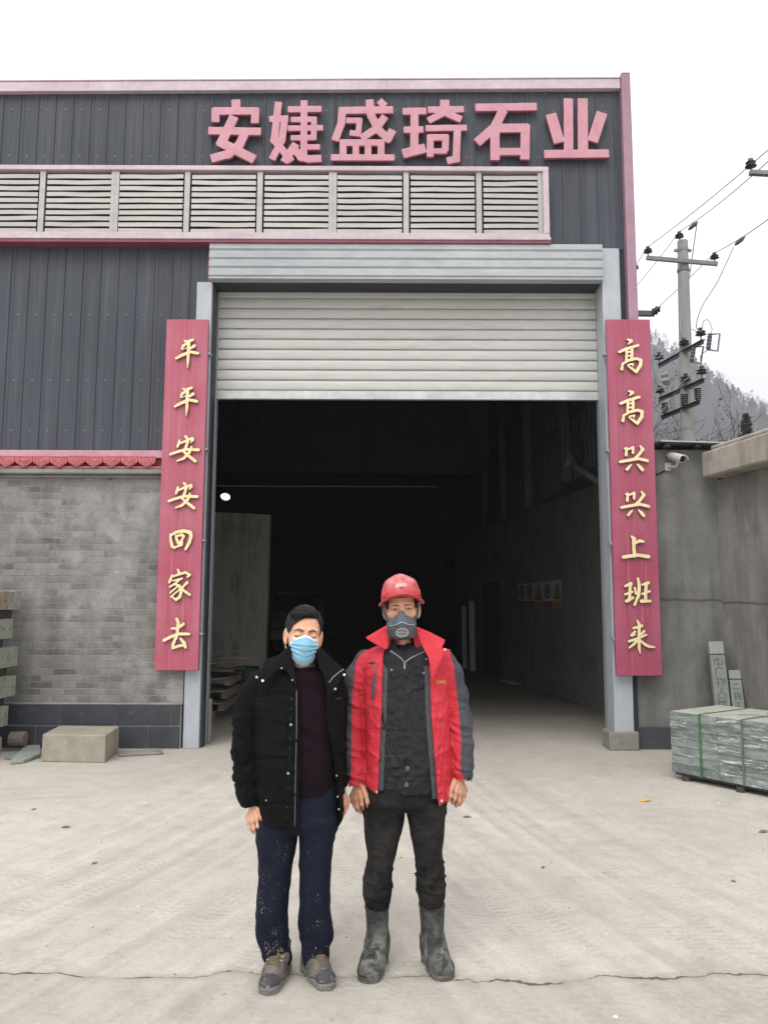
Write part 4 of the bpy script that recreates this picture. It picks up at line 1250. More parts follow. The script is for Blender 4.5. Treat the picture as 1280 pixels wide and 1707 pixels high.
def on_notice(mb, pts, off, mi=0, th=.004):
    A = [inner_wall_pt(px, py, off) for px, py in pts]
    B = [inner_wall_pt(px, py, off + th) for px, py in pts]
    n_ = len(A)
    mb.add(A + B, [tuple(range(n_)), tuple(range(2 * n_ - 1, n_ - 1, -1))] + [(i, (i + 1) % n_, n_ + (i + 1) % n_, n_ + i) for i in range(n_)], mi)
q = MB(); on_notice(q, [(863, 974), (936, 966), (936, 1014), (863, 1014)], .004, th=.012); q.build('board', 'notice', nb)
MAT['n_blue'] = soft('notice blue', '#222c4f', '#2a355a', 9, .5, 0); MAT['n_red'] = soft('notice red', '#5c2c2c', '#683434', 9, .5, 0)
MAT['n_yel'] = soft('notice yellow', '#80702a', '#8f7d33', 9, .5, 0); MAT['n_blk'] = soft('notice black', '#101011', '#18181a', 9, .5, 0)
MAT['n_wht'] = soft('notice white', '#777773', '#82827e', 9, .5, 0)
def ell(cx, cy, rx, ry, n_=20):
    return [(cx + rx * math.cos(6.2832 * i / n_), cy + ry * math.sin(6.2832 * i / n_)) for i in range(n_)]
for cx, sy, kind in ((869, 987, 'n_blue'), (882.5, 987, 'n_red'), (912, 985.5, 'n_blk')):
    q = MB(); on_notice(q, ell(cx, sy, 4.6 if kind != 'n_blk' else 5, 12.5), .017); q.build('pictogram', kind, nb)
    if kind != 'n_blue':
        q = MB(); on_notice(q, ell(cx, sy, 3.4, 9.5), .022); q.build('pictogram_field', 'n_wht', nb)
        q = MB(); on_notice(q, ell(cx, sy, 1.7, 6), .027); q.build('pictogram_figure', 'n_blk', nb)
    else:
        q = MB(); on_notice(q, ell(cx, sy - 3, 2.2, 4), .022); on_notice(q, [(cx - 3, sy + 9), (cx + 3, sy + 9), (cx + 2, sy + 3), (cx - 2, sy + 3)], .022); q.build('pictogram_figure', 'n_wht', nb)
for cx, y0, y1 in ((897.5, 971, 999), (928.5, 969, 998)):
    q = MB(); on_notice(q, [(cx - 6, y1), (cx + 6, y1), (cx, y0)], .017); q.build('pictogram', 'n_blk', nb)
    q = MB(); on_notice(q, [(cx - 4.2, y1 - 2.5), (cx + 4.2, y1 - 2.5), (cx, y0 + 6)], .022); q.build('pictogram_field', 'n_yel', nb)
    q = MB(); on_notice(q, [(cx - .9, y1 - 4), (cx + .9, y1 - 4), (cx + .7, y0 + 12), (cx - .7, y0 + 12)], .027); q.build('pictogram_figure', 'n_blk', nb)
for k, (x0, x1, mm) in enumerate(((863.5, 877, 'n_blue'), (877.5, 890, 'n_red'), (890.5, 904, 'n_yel'), (904.5, 920, 'n_red'), (920.5, 935.5, 'n_yel'))):
    q = MB(); on_notice(q, [(x0, 1002.5), (x1, 1002), (x1, 1013), (x0, 1013)], .017); q.build('caption_band', mm, nb)
    q = MB()
    for i in range(4):
        xx = x0 + 1.6 + i * (x1 - x0 - 3) / 4
        on_notice(q, [(xx, 1005), (xx + 1.6, 1005), (xx + 1.6, 1006), (xx, 1006)], .022); on_notice(q, [(xx + .5, 1005), (xx + 1, 1005), (xx + 1, 1011), (xx + .5, 1011)], .0222); on_notice(q, [(xx, 1008.6), (xx + 1.8, 1008.6), (xx + 1.8, 1009.6), (xx, 1009.6)], .0224)
    q.build('caption_text', 'n_blk' if mm == 'n_yel' else 'n_wht', nb)

# ---- dark lorry standing deep in the hall
YT = 27.0
tr = thing('parked_truck', (onY(489, 1000, YT)[0], YT + 1, 0), 'dark lorry cab parked deep in the unlit hall behind the man in black', 'truck')
MAT['cab'] = soft('dark blue lorry paint', '#4a525c', '#58616c', 2, .35, 0)
MAT['glass'] = soft('dark windscreen', '#0c0e11', '#111418', 2, .08, 0, spec=.8)
ta, tb = onY(452, 991, YT), onY(527, 1090, YT)
xa, xb, zt_ = ta[0], tb[0], ta[2] + .1
q = MB().prism([(0, .55), (0, 1.35), (.35, zt_), (1.7, zt_), (1.7, .55)], (xa, YT, 0), (0, 1, 0), (0, 0, 1), (xb - xa, 0, 0)); q.build('cab', 'cab', tr, bevel=.06, seg=2)
q = MB().prism([(-.01, 1.38), (.3, zt_ - .1), (.32, zt_ - .1), (.01, 1.38)], (xa + .1, YT - .02, 0), (0, 1, 0), (0, 0, 1), (xb - xa - .2, 0, 0)); q.build('windscreen', 'glass', tr)
q = MB().box(xa, xb, YT - .12, YT - .01, .42, .72); q.build('bumper', 'guide', tr, bevel=.03)
for xx in (xa + .22, xb - .22):
    MB().lathe((xx, YT - .005, .92), (0, -1, 0), [(0, .10), (.03, .11), (.04, .07)], 14).build('headlight', 'n_wht', tr)
    MB().lathe((xx - .14, YT + .55, .45), (1, 0, 0), [(0, .44), (.28, .44)], 18).build('wheel', 'black_plastic', tr, bevel=.03)
for xx in (xa - .12, xb + .12):
    MB().box(xx - .07, xx + .07, YT + .02, YT + .1, 1.45, 1.8).build('mirror', 'black_plastic', tr, bevel=.02)
q = MB().box(xa - .1, xb + .1, YT + 1.8, YT + 5.5, .9, 1.6); q.build('cargo_bed', 'cab', tr, bevel=.02)

# ---- little things on the yard
MAT['leaf_y'] = soft('yellow dry leaf', '#c99a3a', '#dab65a', 30, .7, .2, 60)
MAT['leaf_b'] = soft('brown dry leaf', '#6f5a44', '#85705a', 30, .8, .2, 60)
def leaf(px, py, s_, mat, label, ang):
    g = onG(px, py)
    pts = [(-1, 0, .02), (-.5, .35, .2), (.2, .42, .3), (.8, .2, .18), (1.1, 0, .05), (.7, -.25, .2), (0, -.4, .12), (-.6, -.25, .04), (0, 0, .35)]
    ca, sa = math.cos(ang), math.sin(ang)
    V = [(g[0] + s_ * (x * ca - y * sa), g[1] + s_ * (x * sa + y * ca), .004 + s_ * z) for x, y, z in pts]
    V += [(x, y, z - .002) for x, y, z in V]
    q = MB().add(V, [(i, (i + 1) % 8, 8) for i in range(8)] + [(9 + (i + 1) % 8, 9 + i, 17) for i in range(8)] + [(i, 9 + i, 9 + (i + 1) % 8, (i + 1) % 8) for i in range(8)])
    setp(q.build('fallen_leaf', mat, None, tuple(g)), label, 'leaf')
leaf(1075, 1336, .055, 'leaf_y', 'bright yellow fallen leaf on the yard in front of the slab pallet', .3)
leaf(778, 1363, .032, 'leaf_b', 'curled brown leaf on the yard just right of the red jacket', .1)
leaf(905, 1447, .02, 'leaf_b', 'small brown leaf in the tyre tracks on the right of the yard', 1.0)
leaf(1222, 1470, .02, 'leaf_b', 'tiny brown leaf far out on the right of the yard', 2.0)
leaf(57, 1350, .02, 'leaf_b', 'small dark leaf on the left of the yard', .5)
leaf(110, 1380, .03, 'leaf_b', 'curled brown leaf on the left of the yard, nearer the camera', .2)
leaf(158, 1440, .02, 'leaf_b', 'tiny dark leaf left of the man in black', .8)
leaf(668, 1430, .02, 'leaf_y', 'small yellow leaf seen between the legs of the helmeted man', .8)
leaf(1272, 1388, .04, 'leaf_b', 'dark twiggy leaf at the right edge below the pallet', .2)

# ---- utility pole with its arms and fuses
PY = 18.0
def PP(px, py, dy=0.0):
    return onY(px, py, PY + dy)
pole = thing('utility_pole', (PP(1145, 735)[0], PY, 0), 'concrete utility pole with crossarms, fuses and insulators rising behind the rendered wall', 'utility pole')
MAT['pole'] = soft('grey concrete pole', '#8d8b89', '#a09e9b', 1.2, .85, .15, 30, (1, 1, .3), c3='#7c7a78', s3=3, f3=(.5, .75))
MAT['steel_arm'] = soft('galvanised crossarm', '#6f7175', '#84868a', 3, .5, .1, 30)
MAT['steel_dark'] = soft('dark angle iron', '#46484d', '#54565b', 3, .5, .1, 30)
MAT['wire'] = soft('bare wire', '#8f8d92', '#9f9da2', 3, .5, 0)
tp = PP(1137, 402)
bx = PP(1146, 740)
sl = (tp[0] - bx[0]) / (tp[2] - bx[2])
pz = lambda z: (bx[0] + sl * (z - bx[2]), PY, z)
MB().tube([pz(0), pz(tp[2])], [.20, .118], 16).build('shaft', 'pole', pole, smooth=False)
q = MB()
q.lathe(pz(tp[2]), (0, 0, 1), [(-.26, .13), (-.20, .13)], 14); q.lathe(pz(tp[2] - .72), (0, 0, 1), [(-.03, .145), (.03, .145)], 14)
q.bar(np.array(pz(tp[2] - .23)) + (-.2, 0, 0), np.array(pz(tp[2] - .23)) + (.2, 0, 0), .05, .06)
for zz in (3.9, 5.0, 5.6, 6.6):
    q.lathe(pz(zz), (0, 0, 1), [(-.03, .19 - zz * .006), (.03, .19 - zz * .006)], 14)
q.build('clamp_band', 'steel_arm', pole)
def pin_ins(p, s_=1.0, mat='ins_dark'):
    q = MB()
    q.lathe(p, (0, 0, 1), [(-.10 * s_, .012), (0, .015), (.001, .05 * s_), (.02 * s_, .105 * s_), (.05 * s_, .07 * s_), (.055 * s_, .06 * s_), (.075 * s_, .095 * s_), (.10 * s_, .06 * s_), (.11 * s_, .035 * s_), (.15 * s_, .045 * s_), (.16 * s_, .02 * s_)], 12)
    return q.build('pin_insulator', mat, pole, smooth=False)
a_, b_ = PP(1073, 435), PP(1190, 445)
q = MB().bar((a_[0], PY - .17, a_[2]), (b_[0], PY - .17, b_[2]), .07, .09); q.build('crossarm', 'steel_arm', pole)
pin_ins((a_[0] + .04, PY - .17, a_[2] + .12)); pin_ins((b_[0] - .06, PY - .17, b_[2] + .12)); pin_ins(np.array(pz(tp[2] + .08)) + (-.07, 0, 0))
# sloping (receding) arms lower down
def arm(p_lo, p_hi, off):
    z = PP(*p_hi)[2]
    A = onY(*p_lo, 1); B = onY(*p_hi, 1)
    zc = (PP(*p_lo)[2] + PP(*p_hi)[2]) / 2
    # same height at both ends: find each end's depth
    ya = (zc - CAM_H) / (ray(*p_lo)[2] / ray(*p_lo)[1]); yb = (zc - CAM_H) / (ray(*p_hi)[2] / ray(*p_hi)[1])
    P0, P1 = onY(*p_lo, ya), onY(*p_hi, yb)
    q = MB(); q.bar(P0, P1, .10, .012); q.bar(np.array(P0) + (0, 0, -.05), np.array(P1) + (0, 0, -.05), .012, .09)
    q.build('crossarm', 'steel_dark', pole)
    return np.array(P0), np.array(P1)
a1 = arm((1097, 608), (1172, 566), 0)
a2 = arm((1098, 664), (1173, 631), 0)
a3 = arm((1102, 694), (1166, 667), 0)
at = lambda arm_, t: arm_[0] + (arm_[1] - arm_[0]) * t
for ar, ts in ((a1, (.02, .6, .95)), (a2, (.03, .62, .96))):
    for t in ts:
        pin_ins(at(ar, t) + (0, 0, .12), 1.15)
def post_ins(p):
    prof_ = [(0, .03)]
    for k in range(6):
        z = .03 + k * .045
        prof_ += [(z, .04), (z + .008, .085), (z + .02, .08), (z + .03, .04)]
    MB().lathe(p, (0, 0, 1), prof_, 12).build('arrester', 'ins_dark', pole)
for t in (.1, .62, .95):
    post_ins(at(a3, t) + (0, 0, .01))
def fuse(p, s_, lean):
    p = np.array(p); d = np.array((lean, 0, -1.0)); d /= np.linalg.norm(d)
    q = MB().lathe(p, d, [(0, .03), (.02, .05), (.05, .04), (.08, .055), (.12, .042), (.16, .055), (.20, .042), (.24, .055), (.28, .042), (.32, .055), (.36, .04), (.38, .03)], 10)
    f = q.build('fuse_cutout', 'steel_dark', pole)
    e = p + np.array((.19, -.05, -.02)); g = e + d * .40
    MB().tube([p + d * .02, e, g, p + d * .37], .022, 7).build('fuse_tube', 'steel_arm', f)
fuse(PP(1183, 556, -1.0), 1, -.16); fuse(PP(1156, 577, -.5), 1, -.18)
q = MB(); c = PP(1107, 622, .4)
q.lathe(c, (0.1, 0, -1), [(0, .05), (.05, .09), (.12, .06), (.2, .1), (.28, .05)], 9); q.build('fuse_cutout', 'post_stone', pole)
W_ = lambda *pts: [np.array(p) for p in pts]
def hang(p0, p1, sag=.0, n_=14):
    p0, p1 = np.array(p0), np.array(p1)
    return [p0 + (p1 - p0) * i / n_ + np.array((0, 0, -sag * 4 * (i / n_) * (1 - i / n_))) for i in range(n_ + 1)]
def wire(name, label, chains, r=.009):
    q = MB()
    for ch in chains:
        q.tube(ch, r, 6)
    o = q.build(name, 'wire', None, tuple(chains[0][0]))
    return setp(o, label, 'wire', 'overhead wires at the right')
NY = 11.5
def NP(px, py):
    return onY(px, py, NY)
i_l, i_r, i_t = np.array((a_[0] + .04, PY - .17, a_[2] + .27)), np.array((b_[0] - .06, PY - .17, b_[2] + .27)), np.array(pz(tp[2] + .24)) + (-.07, 0, 0)
far = lambda px, py: onY(px, py, 24.0)
wire('overhead_wire', 'topmost overhead wire, crossing in front of the sky to the left crossarm tip', [hang(NP(1300, 232), i_l, .05), hang(i_l, far(1040, 468), .02)])
wire('overhead_wire', 'middle overhead wire, running to the cap of the utility pole', [hang(NP(1300, 250), i_t, .08), hang(i_t, far(1040, 500), .05)])
wire('overhead_wire', 'lowest overhead wire, running to the right crossarm tip and on to the dark clamp', [hang(NP(1300, 350), i_r, .05), hang(i_r, onY(1090, 518, 20.5), .03)])
# jumpers from the wires down to the fuses
def spline(pts, n_=8):
    P = [np.array(p, float) for p in pts]
    out = []
    for i in range(len(P) - 1):
        p0 = P[max(i - 1, 0)]; p1 = P[i]; p2 = P[i + 1]; p3 = P[min(i + 2, len(P) - 1)]
        for k in range(n_):
            t = k / n_
            out.append(.5 * ((2 * p1) + (-p0 + p2) * t + (2 * p0 - 5 * p1 + 4 * p2 - p3) * t * t + (-p0 + 3 * p1 - 3 * p2 + p3) * t ** 3))
    out.append(P[-1]); return out
q = MB()
q.tube(spline([PP(1222, 412, -1.5), PP(1195, 470, -1.2), PP(1170, 510, -1), PP(1160, 542, -.9), PP(1166, 553, -.9)]), .011, 6)
q.tube(spline([PP(1161, 372, -1), PP(1153, 430, -.5), PP(1147, 470, -.3), PP(1136, 520, -.2), PP(1134, 550, -.25), PP(1142, 566, -.3)]), .011, 6)
q.tube(spline([PP(1169, 552, -.9), PP(1172, 536, -.9), PP(1180, 534, -1), PP(1186, 548, -1), PP(1184, 556, -1)]), .009, 6)
q.tube(spline([PP(1148, 552, -.4), PP(1155, 549, -.4), PP(1162, 555, -.8)]), .009, 6)
q.tube(spline([PP(1178, 584, -1), PP(1168, 592, -.8), PP(1168, 605, -.6), PP(1174, 614, -.5), PP(1170, 618, -.5)]), .009, 6)
q.tube(spline([PP(1170, 617, -.5), PP(1158, 618, -.3), PP(1148, 628, -.3), PP(1135, 640, -.2), PP(1122, 660, .2), PP(1100, 690, .5)]), .010, 6)
q.tube(spline([PP(1145, 628, -.25), PP(1130, 628, 0), PP(1118, 636, .2), PP(1108, 650, .4)]), .010, 6)
q.tube(spline([PP(1085, 594, .7), PP(1098, 596, .6), PP(1108, 583, .5), PP(1117, 582, .4), PP(1121, 592, .3)]), .009, 6)
q.tube(spline([PP(1085, 650, .7), PP(1098, 649, .6), PP(1100, 640, .6), PP(1092, 632, .6), PP(1088, 640, .6)]), .009, 6)
q.tube(spline([PP(1147, 648, -.2), PP(1160, 650, -.4), PP(1163, 655, -.4)]), .009, 6)
q.build('jumper_wire', 'wire', pole)
q = MB()
for c in (PP(1155, 376, -1.05), PP(1233, 401, -1.8)):
    q.lathe(c, (.6, -.3, .5), [(-.14, .012), (-.08, .04), (.04, .05), (.12, .015)], 9)
q.build('wire_clamp', 'steel_dark', pole)
# dark bracket arm and tension insulators at the corner of the hall
hb = onY(1055, 522, 20.5)
hbk = thing('wire_bracket', (hb[0], 20.5, hb[2]), 'dark steel bracket with a tension insulator beside the faded corner flashing', 'bracket')
e = onY(1086, 523, 20.5)
q = MB().bar((hb[0] - 1.6, 20.5, hb[2] + .03), (e[0], 20.5, e[2]), .12, .13); q.build('bracket_arm', 'steel_dark', hbk)
q = MB().lathe(e, (.55, 0, .45), [(-.05, .05), (0, .10), (.05, .06), (.10, .11), (.16, .06), (.2, .10), (.26, .03), (.3, .02)], 10); q.build('tension_insulator', 'ins_dark', hbk)
q = MB().lathe(far(1057, 446), (.6, 0, .5), [(-.1, .03), (-.05, .12), (.0, .07), (.06, .12), (.12, .03)], 10); q.build('tension_insulator', 'ins_dark', hbk)
# nearer pole standing just out of the picture, its arm reaching in
np_ = thing('utility_pole', (6.9, NY - .6, 0), 'nearer utility pole beyond the right edge, only an arm tip and insulator in view', 'utility pole')
MB().tube([(6.9, NY - .6, 0), (6.9, NY - .6, 9.2)], [.19, .12], 14).build('shaft', 'pole', np_)
pa_ = onY(1249, 288, NY - .45)
q = MB().bar(pa_, (7.4, NY - .45, pa_[2] - .10), .08, .06); q.build('crossarm', 'steel_arm', np_)
c = onY(1251, 283, NY - .45)
q = MB().lathe((c[0], NY - .45, c[2] + .03), (0, 0, 1), [(-.05, .012), (0, .015), (.001, .04), (.02, .085), (.05, .06), (.06, .05), (.08, .075), (.1, .045), (.14, .035)], 12); q.build('pin_insulator', 'ins_dark', np_)

# ---- hill, its wood, and the bushes behind the wall
rh = np.random.default_rng(5)
def hill_z(x, y):
    x, y = x / 3.0, y / 3.0
    ridge = 18 + 92 / (1 + np.exp((x - 116) / 27.0)) * np.exp(-np.maximum(-x - 40, 0) / 160)
    prof_ = 1 / (1 + np.exp(-(y - 195) / 22.0)) * np.exp(-np.maximum(y - 275, 0) / 260)
    return 3.0 * (ridge * prof_ + 2.2 * np.sin(x * .07 + y * .04) * prof_ + 1.2 * np.sin(x * .17 - y * .11) * prof_) - .3
gx = np.linspace(-950, 1250, 150); gy = np.linspace(300, 1650, 90)
XX, YY = np.meshgrid(gx, gy, indexing='ij'); ZZ = hill_z(XX, YY)
V = np.stack([XX, YY, ZZ], -1).reshape(-1, 3)
ii = np.arange(150 * 90).reshape(150, 90)
Fq = np.stack([ii[:-1, :-1], ii[1:, :-1], ii[1:, 1:], ii[:-1, 1:]], -1).reshape(-1, 4)
MAT['hill'] = soft('winter hillside scrub', '#2c302b', '#3d3d39', .12, .95, .5, 3, c3='#242a25', s3=.35, f3=(.5, .65), rnd=False, bdist=.5)
np_mesh('hill', V, Fq, 'hill')['kind'] = 'structure'
MAT['twig_pale'] = soft('pale bare twigs', '#5d5854', '#716b67', 2, .9, 0, rnd=False)
MAT['twig_dark'] = soft('dark bare twigs', '#3b3835', '#4b4744', 2, .9, 0, rnd=False)
MAT['ever'] = soft('dark evergreen leaves', '#29361f', '#3c4a2c', 1.5, .8, 0, rnd=False)
MAT['ever2'] = soft('dull olive leaves', '#4b4f35', '#63654a', 1.5, .8, 0, rnd=False)

def blades(C, D, L, Wd):
    """N thin leaf or twig blades: centre, direction, length, width -> verts, quads"""
    n_ = len(C)
    s_ = rh.normal(size=(n_, 3)); s_ -= D * (s_ * D).sum(1, keepdims=True); s_ /= np.linalg.norm(s_, axis=1, keepdims=True)
    a = C - D * L[:, None] * .5; b = C + D * L[:, None] * .5
    V = np.stack([a, C + s_ * Wd[:, None], b, C - s_ * Wd[:, None]], 1).reshape(-1, 3)
    return V, np.arange(4 * n_).reshape(-1, 4)

def unit(a):
    return a / np.linalg.norm(a, axis=-1, keepdims=True)

def make_wood():
    Vs, Fs, Ms = [], [], []
    k0 = 0
    N = 8500
    x = rh.uniform(-180, 780, N); y = rh.uniform(430, 960, N)
    # more trees near the crest as seen from the yard
    keep = (x / y > .29) & (x / y < .56) | (rh.random(N) < .08)
    x, y = x[keep], y[keep]
    for i in range(len(x)):
        z = float(hill_z(x[i], y[i]))
        kind = rh.random()
        hgt = rh.uniform(9, 17)
        if kind < .64:                      # bare tree
            n_ = 60
            t = rh.random(n_) ** .7
            rad = (0.12 + .9 * np.sin(np.pi * np.clip(t, 0, 1) ** .8)) * hgt * .26 * rh.random(n_) ** .5
            an = rh.uniform(0, 6.28, n_)
            C = np.stack([x[i] + rad * np.cos(an), y[i] + rad * np.sin(an), z + hgt * (.25 + .75 * t)], 1)
            D = unit(np.stack([np.cos(an) * .7, np.sin(an) * .7, np.full(n_, 1.0)], 1) + rh.normal(size=(n_, 3)) * .3)
            V, Fc = blades(C, D, rh.uniform(1.8, 4.2, n_), rh.uniform(.07, .15, n_))
            m = 0 if kind < .4 else 1
            Vt = np.array([[x[i] - .2, y[i], z - .5], [x[i] + .2, y[i], z - .5], [x[i] + .08, y[i], z + hgt * .85], [x[i] - .08, y[i], z + hgt * .85]])
            V = np.concatenate([V, Vt]); Fc = np.concatenate([Fc, [[4 * n_, 4 * n_ + 1, 4 * n_ + 2, 4 * n_ + 3]]])
        else:
            n_ = 110
            hgt *= .75
            t = rh.random(n_)
            rad = (1 - t) ** .8 * hgt * .30 * rh.random(n_) ** .4
            an = rh.uniform(0, 6.28, n_)
            C = np.stack([x[i] + rad * np.cos(an), y[i] + rad * np.sin(an), z + hgt * (.08 + .92 * t)], 1)
            D = unit(rh.normal(size=(n_, 3)))
            V, Fc = blades(C, D, rh.uniform(1.0, 2.4, n_), rh.uniform(.3, .75, n_))
            m = 2 if kind < .85 else 3
        Vs.append(V); Fs.append(Fc + k0); Ms.append(np.full(len(Fc), m)); k0 += len(V)
    ob = np_mesh('hillside_wood', np.concatenate(Vs), np.concatenate(Fs), ['twig_pale', 'twig_dark', 'ever', 'ever2'], smooth=False)
    ob.data.polygons.foreach_set('material_index', np.concatenate(Ms).astype(np.int32))
    ob['kind'] = 'stuff'
make_wood()

def grow(p, d, L, r, lev, out, rng, spread=.55, droop=0.0):
    p, d = np.array(p, float), np.array(d, float)
    n_ = 5
    pts, rs = [p], [r]
    for i in range(n_):
        d = d + rng.normal(size=3) * .16 + np.array((0, 0, .03 - droop)); d /= np.linalg.norm(d)
        p = p + d * L / n_
        pts.append(p); rs.append(r * (1 - .6 * (i + 1) / n_))
        if lev > 0 and i >= 1:
            for _ in range(rng.integers(1, 3)):
                e = d + rng.normal(size=3) * spread; e /= np.linalg.norm(e)
                grow(p, e, L * rng.uniform(.45, .7), rs[-1] * .7, lev - 1, out, rng, spread, droop)
    out.append((pts, rs))

def bush(name, label, cat, x, y, h_, w_, seed, bark, leafmat=None, nleaf=0, stems=6, lev=2, ls=.06):
    rng = np.random.default_rng(seed)
    o = thing(name, (x, y, 0), label, cat)
    segs = []
    for k in range(stems):
        a = rng.uniform(0, 6.28)
        grow((x + .1 * math.cos(a), y + .1 * math.sin(a), 0), (math.cos(a) * w_, math.sin(a) * w_, 1.0), h_ * rng.uniform(.65, .95), .02 + .008 * h_, lev, segs, rng)
    q = MB()
    for pts, rs in segs:
        q.tube(pts, [max(t, .006) for t in rs], 4, cap=False)
    q.build('branches', bark, o)
    if nleaf:
        tips = np.array([p for pts, rs in segs for p in pts[2:]])
        C = tips[rng.integers(0, len(tips), nleaf)] + rng.normal(size=(nleaf, 3)) * .12
        V, Fc = blades(C, unit(rng.normal(size=(nleaf, 3))), rng.uniform(ls, ls * 2.2, nleaf), rng.uniform(ls * .25, ls * .5, nleaf))
        np_mesh('leaves', V, Fc, leafmat, o, smooth=False)
    return o
bush('bare_shrub', 'leafy dark shrub with arching twigs right of the utility pole above the wall', 'shrub', 8.3, 20.3, 3.9, .42, 21, 'twig_dark', 'ever2', 900, 10, 3)
bush('bare_shrub', 'brownish bare shrub left of the utility pole above the wall', 'shrub', 7.1, 20.8, 4.5, .35, 22, 'twig_dark', 'leaf_b', 1300, 9, 3)
bush('bare_shrub', 'olive leaved shrub filling the gap beside the right couplet board', 'shrub', 7.7, 23.5, 5.0, .4, 23, 'twig_dark', 'ever2', 2600, 8, 3)

def conifer(name, label, x, y, h_, seed):
    rng = np.random.default_rng(seed)
    o = thing(name, (x, y, float(hill_z(x, y)) if y > 300 else 0), label, 'tree')
    z0 = o.location[2]
    MB().tube([(x, y, z0), (x, y, z0 + h_)], [.09, .015], 7).build('trunk', 'twig_dark', o)
    n_ = 3600
    t = rng.random(n_) ** .8
    rad = (1 - t) ** .75 * h_ * .17 * (.35 + .65 * rng.random(n_) ** .5) * (1 + .25 * np.sin(t * 60))
    an = rng.uniform(0, 6.28, n_)
    C = np.stack([x + rad * np.cos(an), y + rad * np.sin(an), z0 + h_ * (.06 + .94 * t)], 1)
    D = unit(np.stack([np.cos(an), np.sin(an), rng.uniform(.1, .8, n_)], 1))
    V, Fc = blades(C, D, rng.uniform(.15, .4, n_), rng.uniform(.02, .05, n_))
    np_mesh('crown', V, Fc, 'ever', o, smooth=False)
cz = onY(1242, 690, 40.0)
conifer('pine_tree', 'single small dark green conifer showing just over the concrete beam', cz[0], 40.0, cz[2], 31)
# ================================================================ THE TWO MEN
def herm(x, xp, fp):
    """smooth monotone-ish interpolation of section values"""
    xp = np.asarray(xp, float); fp = np.asarray(fp, float)
    if len(xp) < 3:
        return np.interp(x, xp, fp)
    h = np.diff(xp); s = np.diff(fp) / h
    m = np.zeros_like(fp)
    m[1:-1] = np.where(s[:-1] * s[1:] > 0, 2 * s[:-1] * s[1:] / np.where(s[:-1] + s[1:] == 0, 1, s[:-1] + s[1:]), 0)
    m[0], m[-1] = s[0], s[-1]
    x = np.clip(x, xp[0], xp[-1])
    k = np.clip(np.searchsorted(xp, x) - 1, 0, len(h) - 1)
    t = (x - xp[k]) / h[k]
    return ((2 * t ** 3 - 3 * t ** 2 + 1) * fp[k] + (t ** 3 - 2 * t ** 2 + t) * h[k] * m[k]
            + (-2 * t ** 3 + 3 * t ** 2) * fp[k + 1] + (t ** 3 - t ** 2) * h[k] * m[k + 1])

def smin(a, b, k):
    h = np.clip(.5 + .5 * (b - a) / k, 0, 1)
    return b + (a - b) * h - k * h * (1 - h)
def smax(a, b, k):
    return -smin(-a, -b, k)

def rcone(P, a, b, ra, rb):
    a, b = np.asarray(a, float), np.asarray(b, float)
    e = b - a; L2 = max(e @ e, 1e-12)
    q = P - a
    t = np.clip(q @ e / L2, 0, 1)
    return np.linalg.norm(q - t[:, None] * e, axis=1) - (ra + (rb - ra) * t)

def chain(P, pts, k=.012):
    d = None
    for (a, ra), (b, rb) in zip(pts[:-1], pts[1:]):
        c = rcone(P, a, b, ra, rb)
        d = c if d is None else smin(d, c, k)
    return d

def ellip(P, c, r):
    q = (P - np.asarray(c, float)) / np.asarray(r, float)
    k0 = np.linalg.norm(q, axis=1)
    k1 = np.linalg.norm(q / np.asarray(r, float), axis=1)
    return k0 * (k0 - 1) / np.maximum(k1, 1e-6)

def sd_poly(q, poly):
    """signed 2D distance to a polygon"""
    poly = np.asarray(poly, float)
    d = np.full(len(q), 1e9); s = np.zeros(len(q), bool)
    n_ = len(poly)
    for i in range(n_):
        a, b = poly[i], poly[(i + 1) % n_]
        e = b - a; w = q - a
        t = np.clip(w @ e / max(e @ e, 1e-12), 0, 1)
        v = w - t[:, None] * e
        d = np.minimum(d, (v * v).sum(1))
        c = ((a[1] <= q[:, 1]) != (b[1] <= q[:, 1]))
        with np.errstate(divide='ignore', invalid='ignore'):
            xi = a[0] + (q[:, 1] - a[1]) * e[0] / (e[1] if e[1] != 0 else 1e-12)
        s ^= c & (q[:, 0] < xi)
    d = np.sqrt(d)
    return np.where(s, -d, d)

def wrinkle(P, d, freq, amp, seed, warp=1.6):
    r_ = np.random.default_rng(seed)
    d = np.asarray(d, float); d = d / np.linalg.norm(d)
    ph = r_.uniform(0, 6.28, 8); v = r_.normal(size=(6, 3))
    u = P @ d * freq
    u = u + warp * np.sin(P @ v[0] * freq * .45 + ph[0]) + .8 * np.sin(P @ v[1] * freq * .9 + ph[1])
    g = .5 + .5 * np.sin(P @ v[2] * freq * .35 + ph[2])
    g2 = .5 + .5 * np.sin(P @ v[3] * freq * .5 + ph[3])
    f = 1 - np.abs(np.sin(u))
    return amp * (f ** 1.6 - .35) * (.35 + .9 * g * g2)

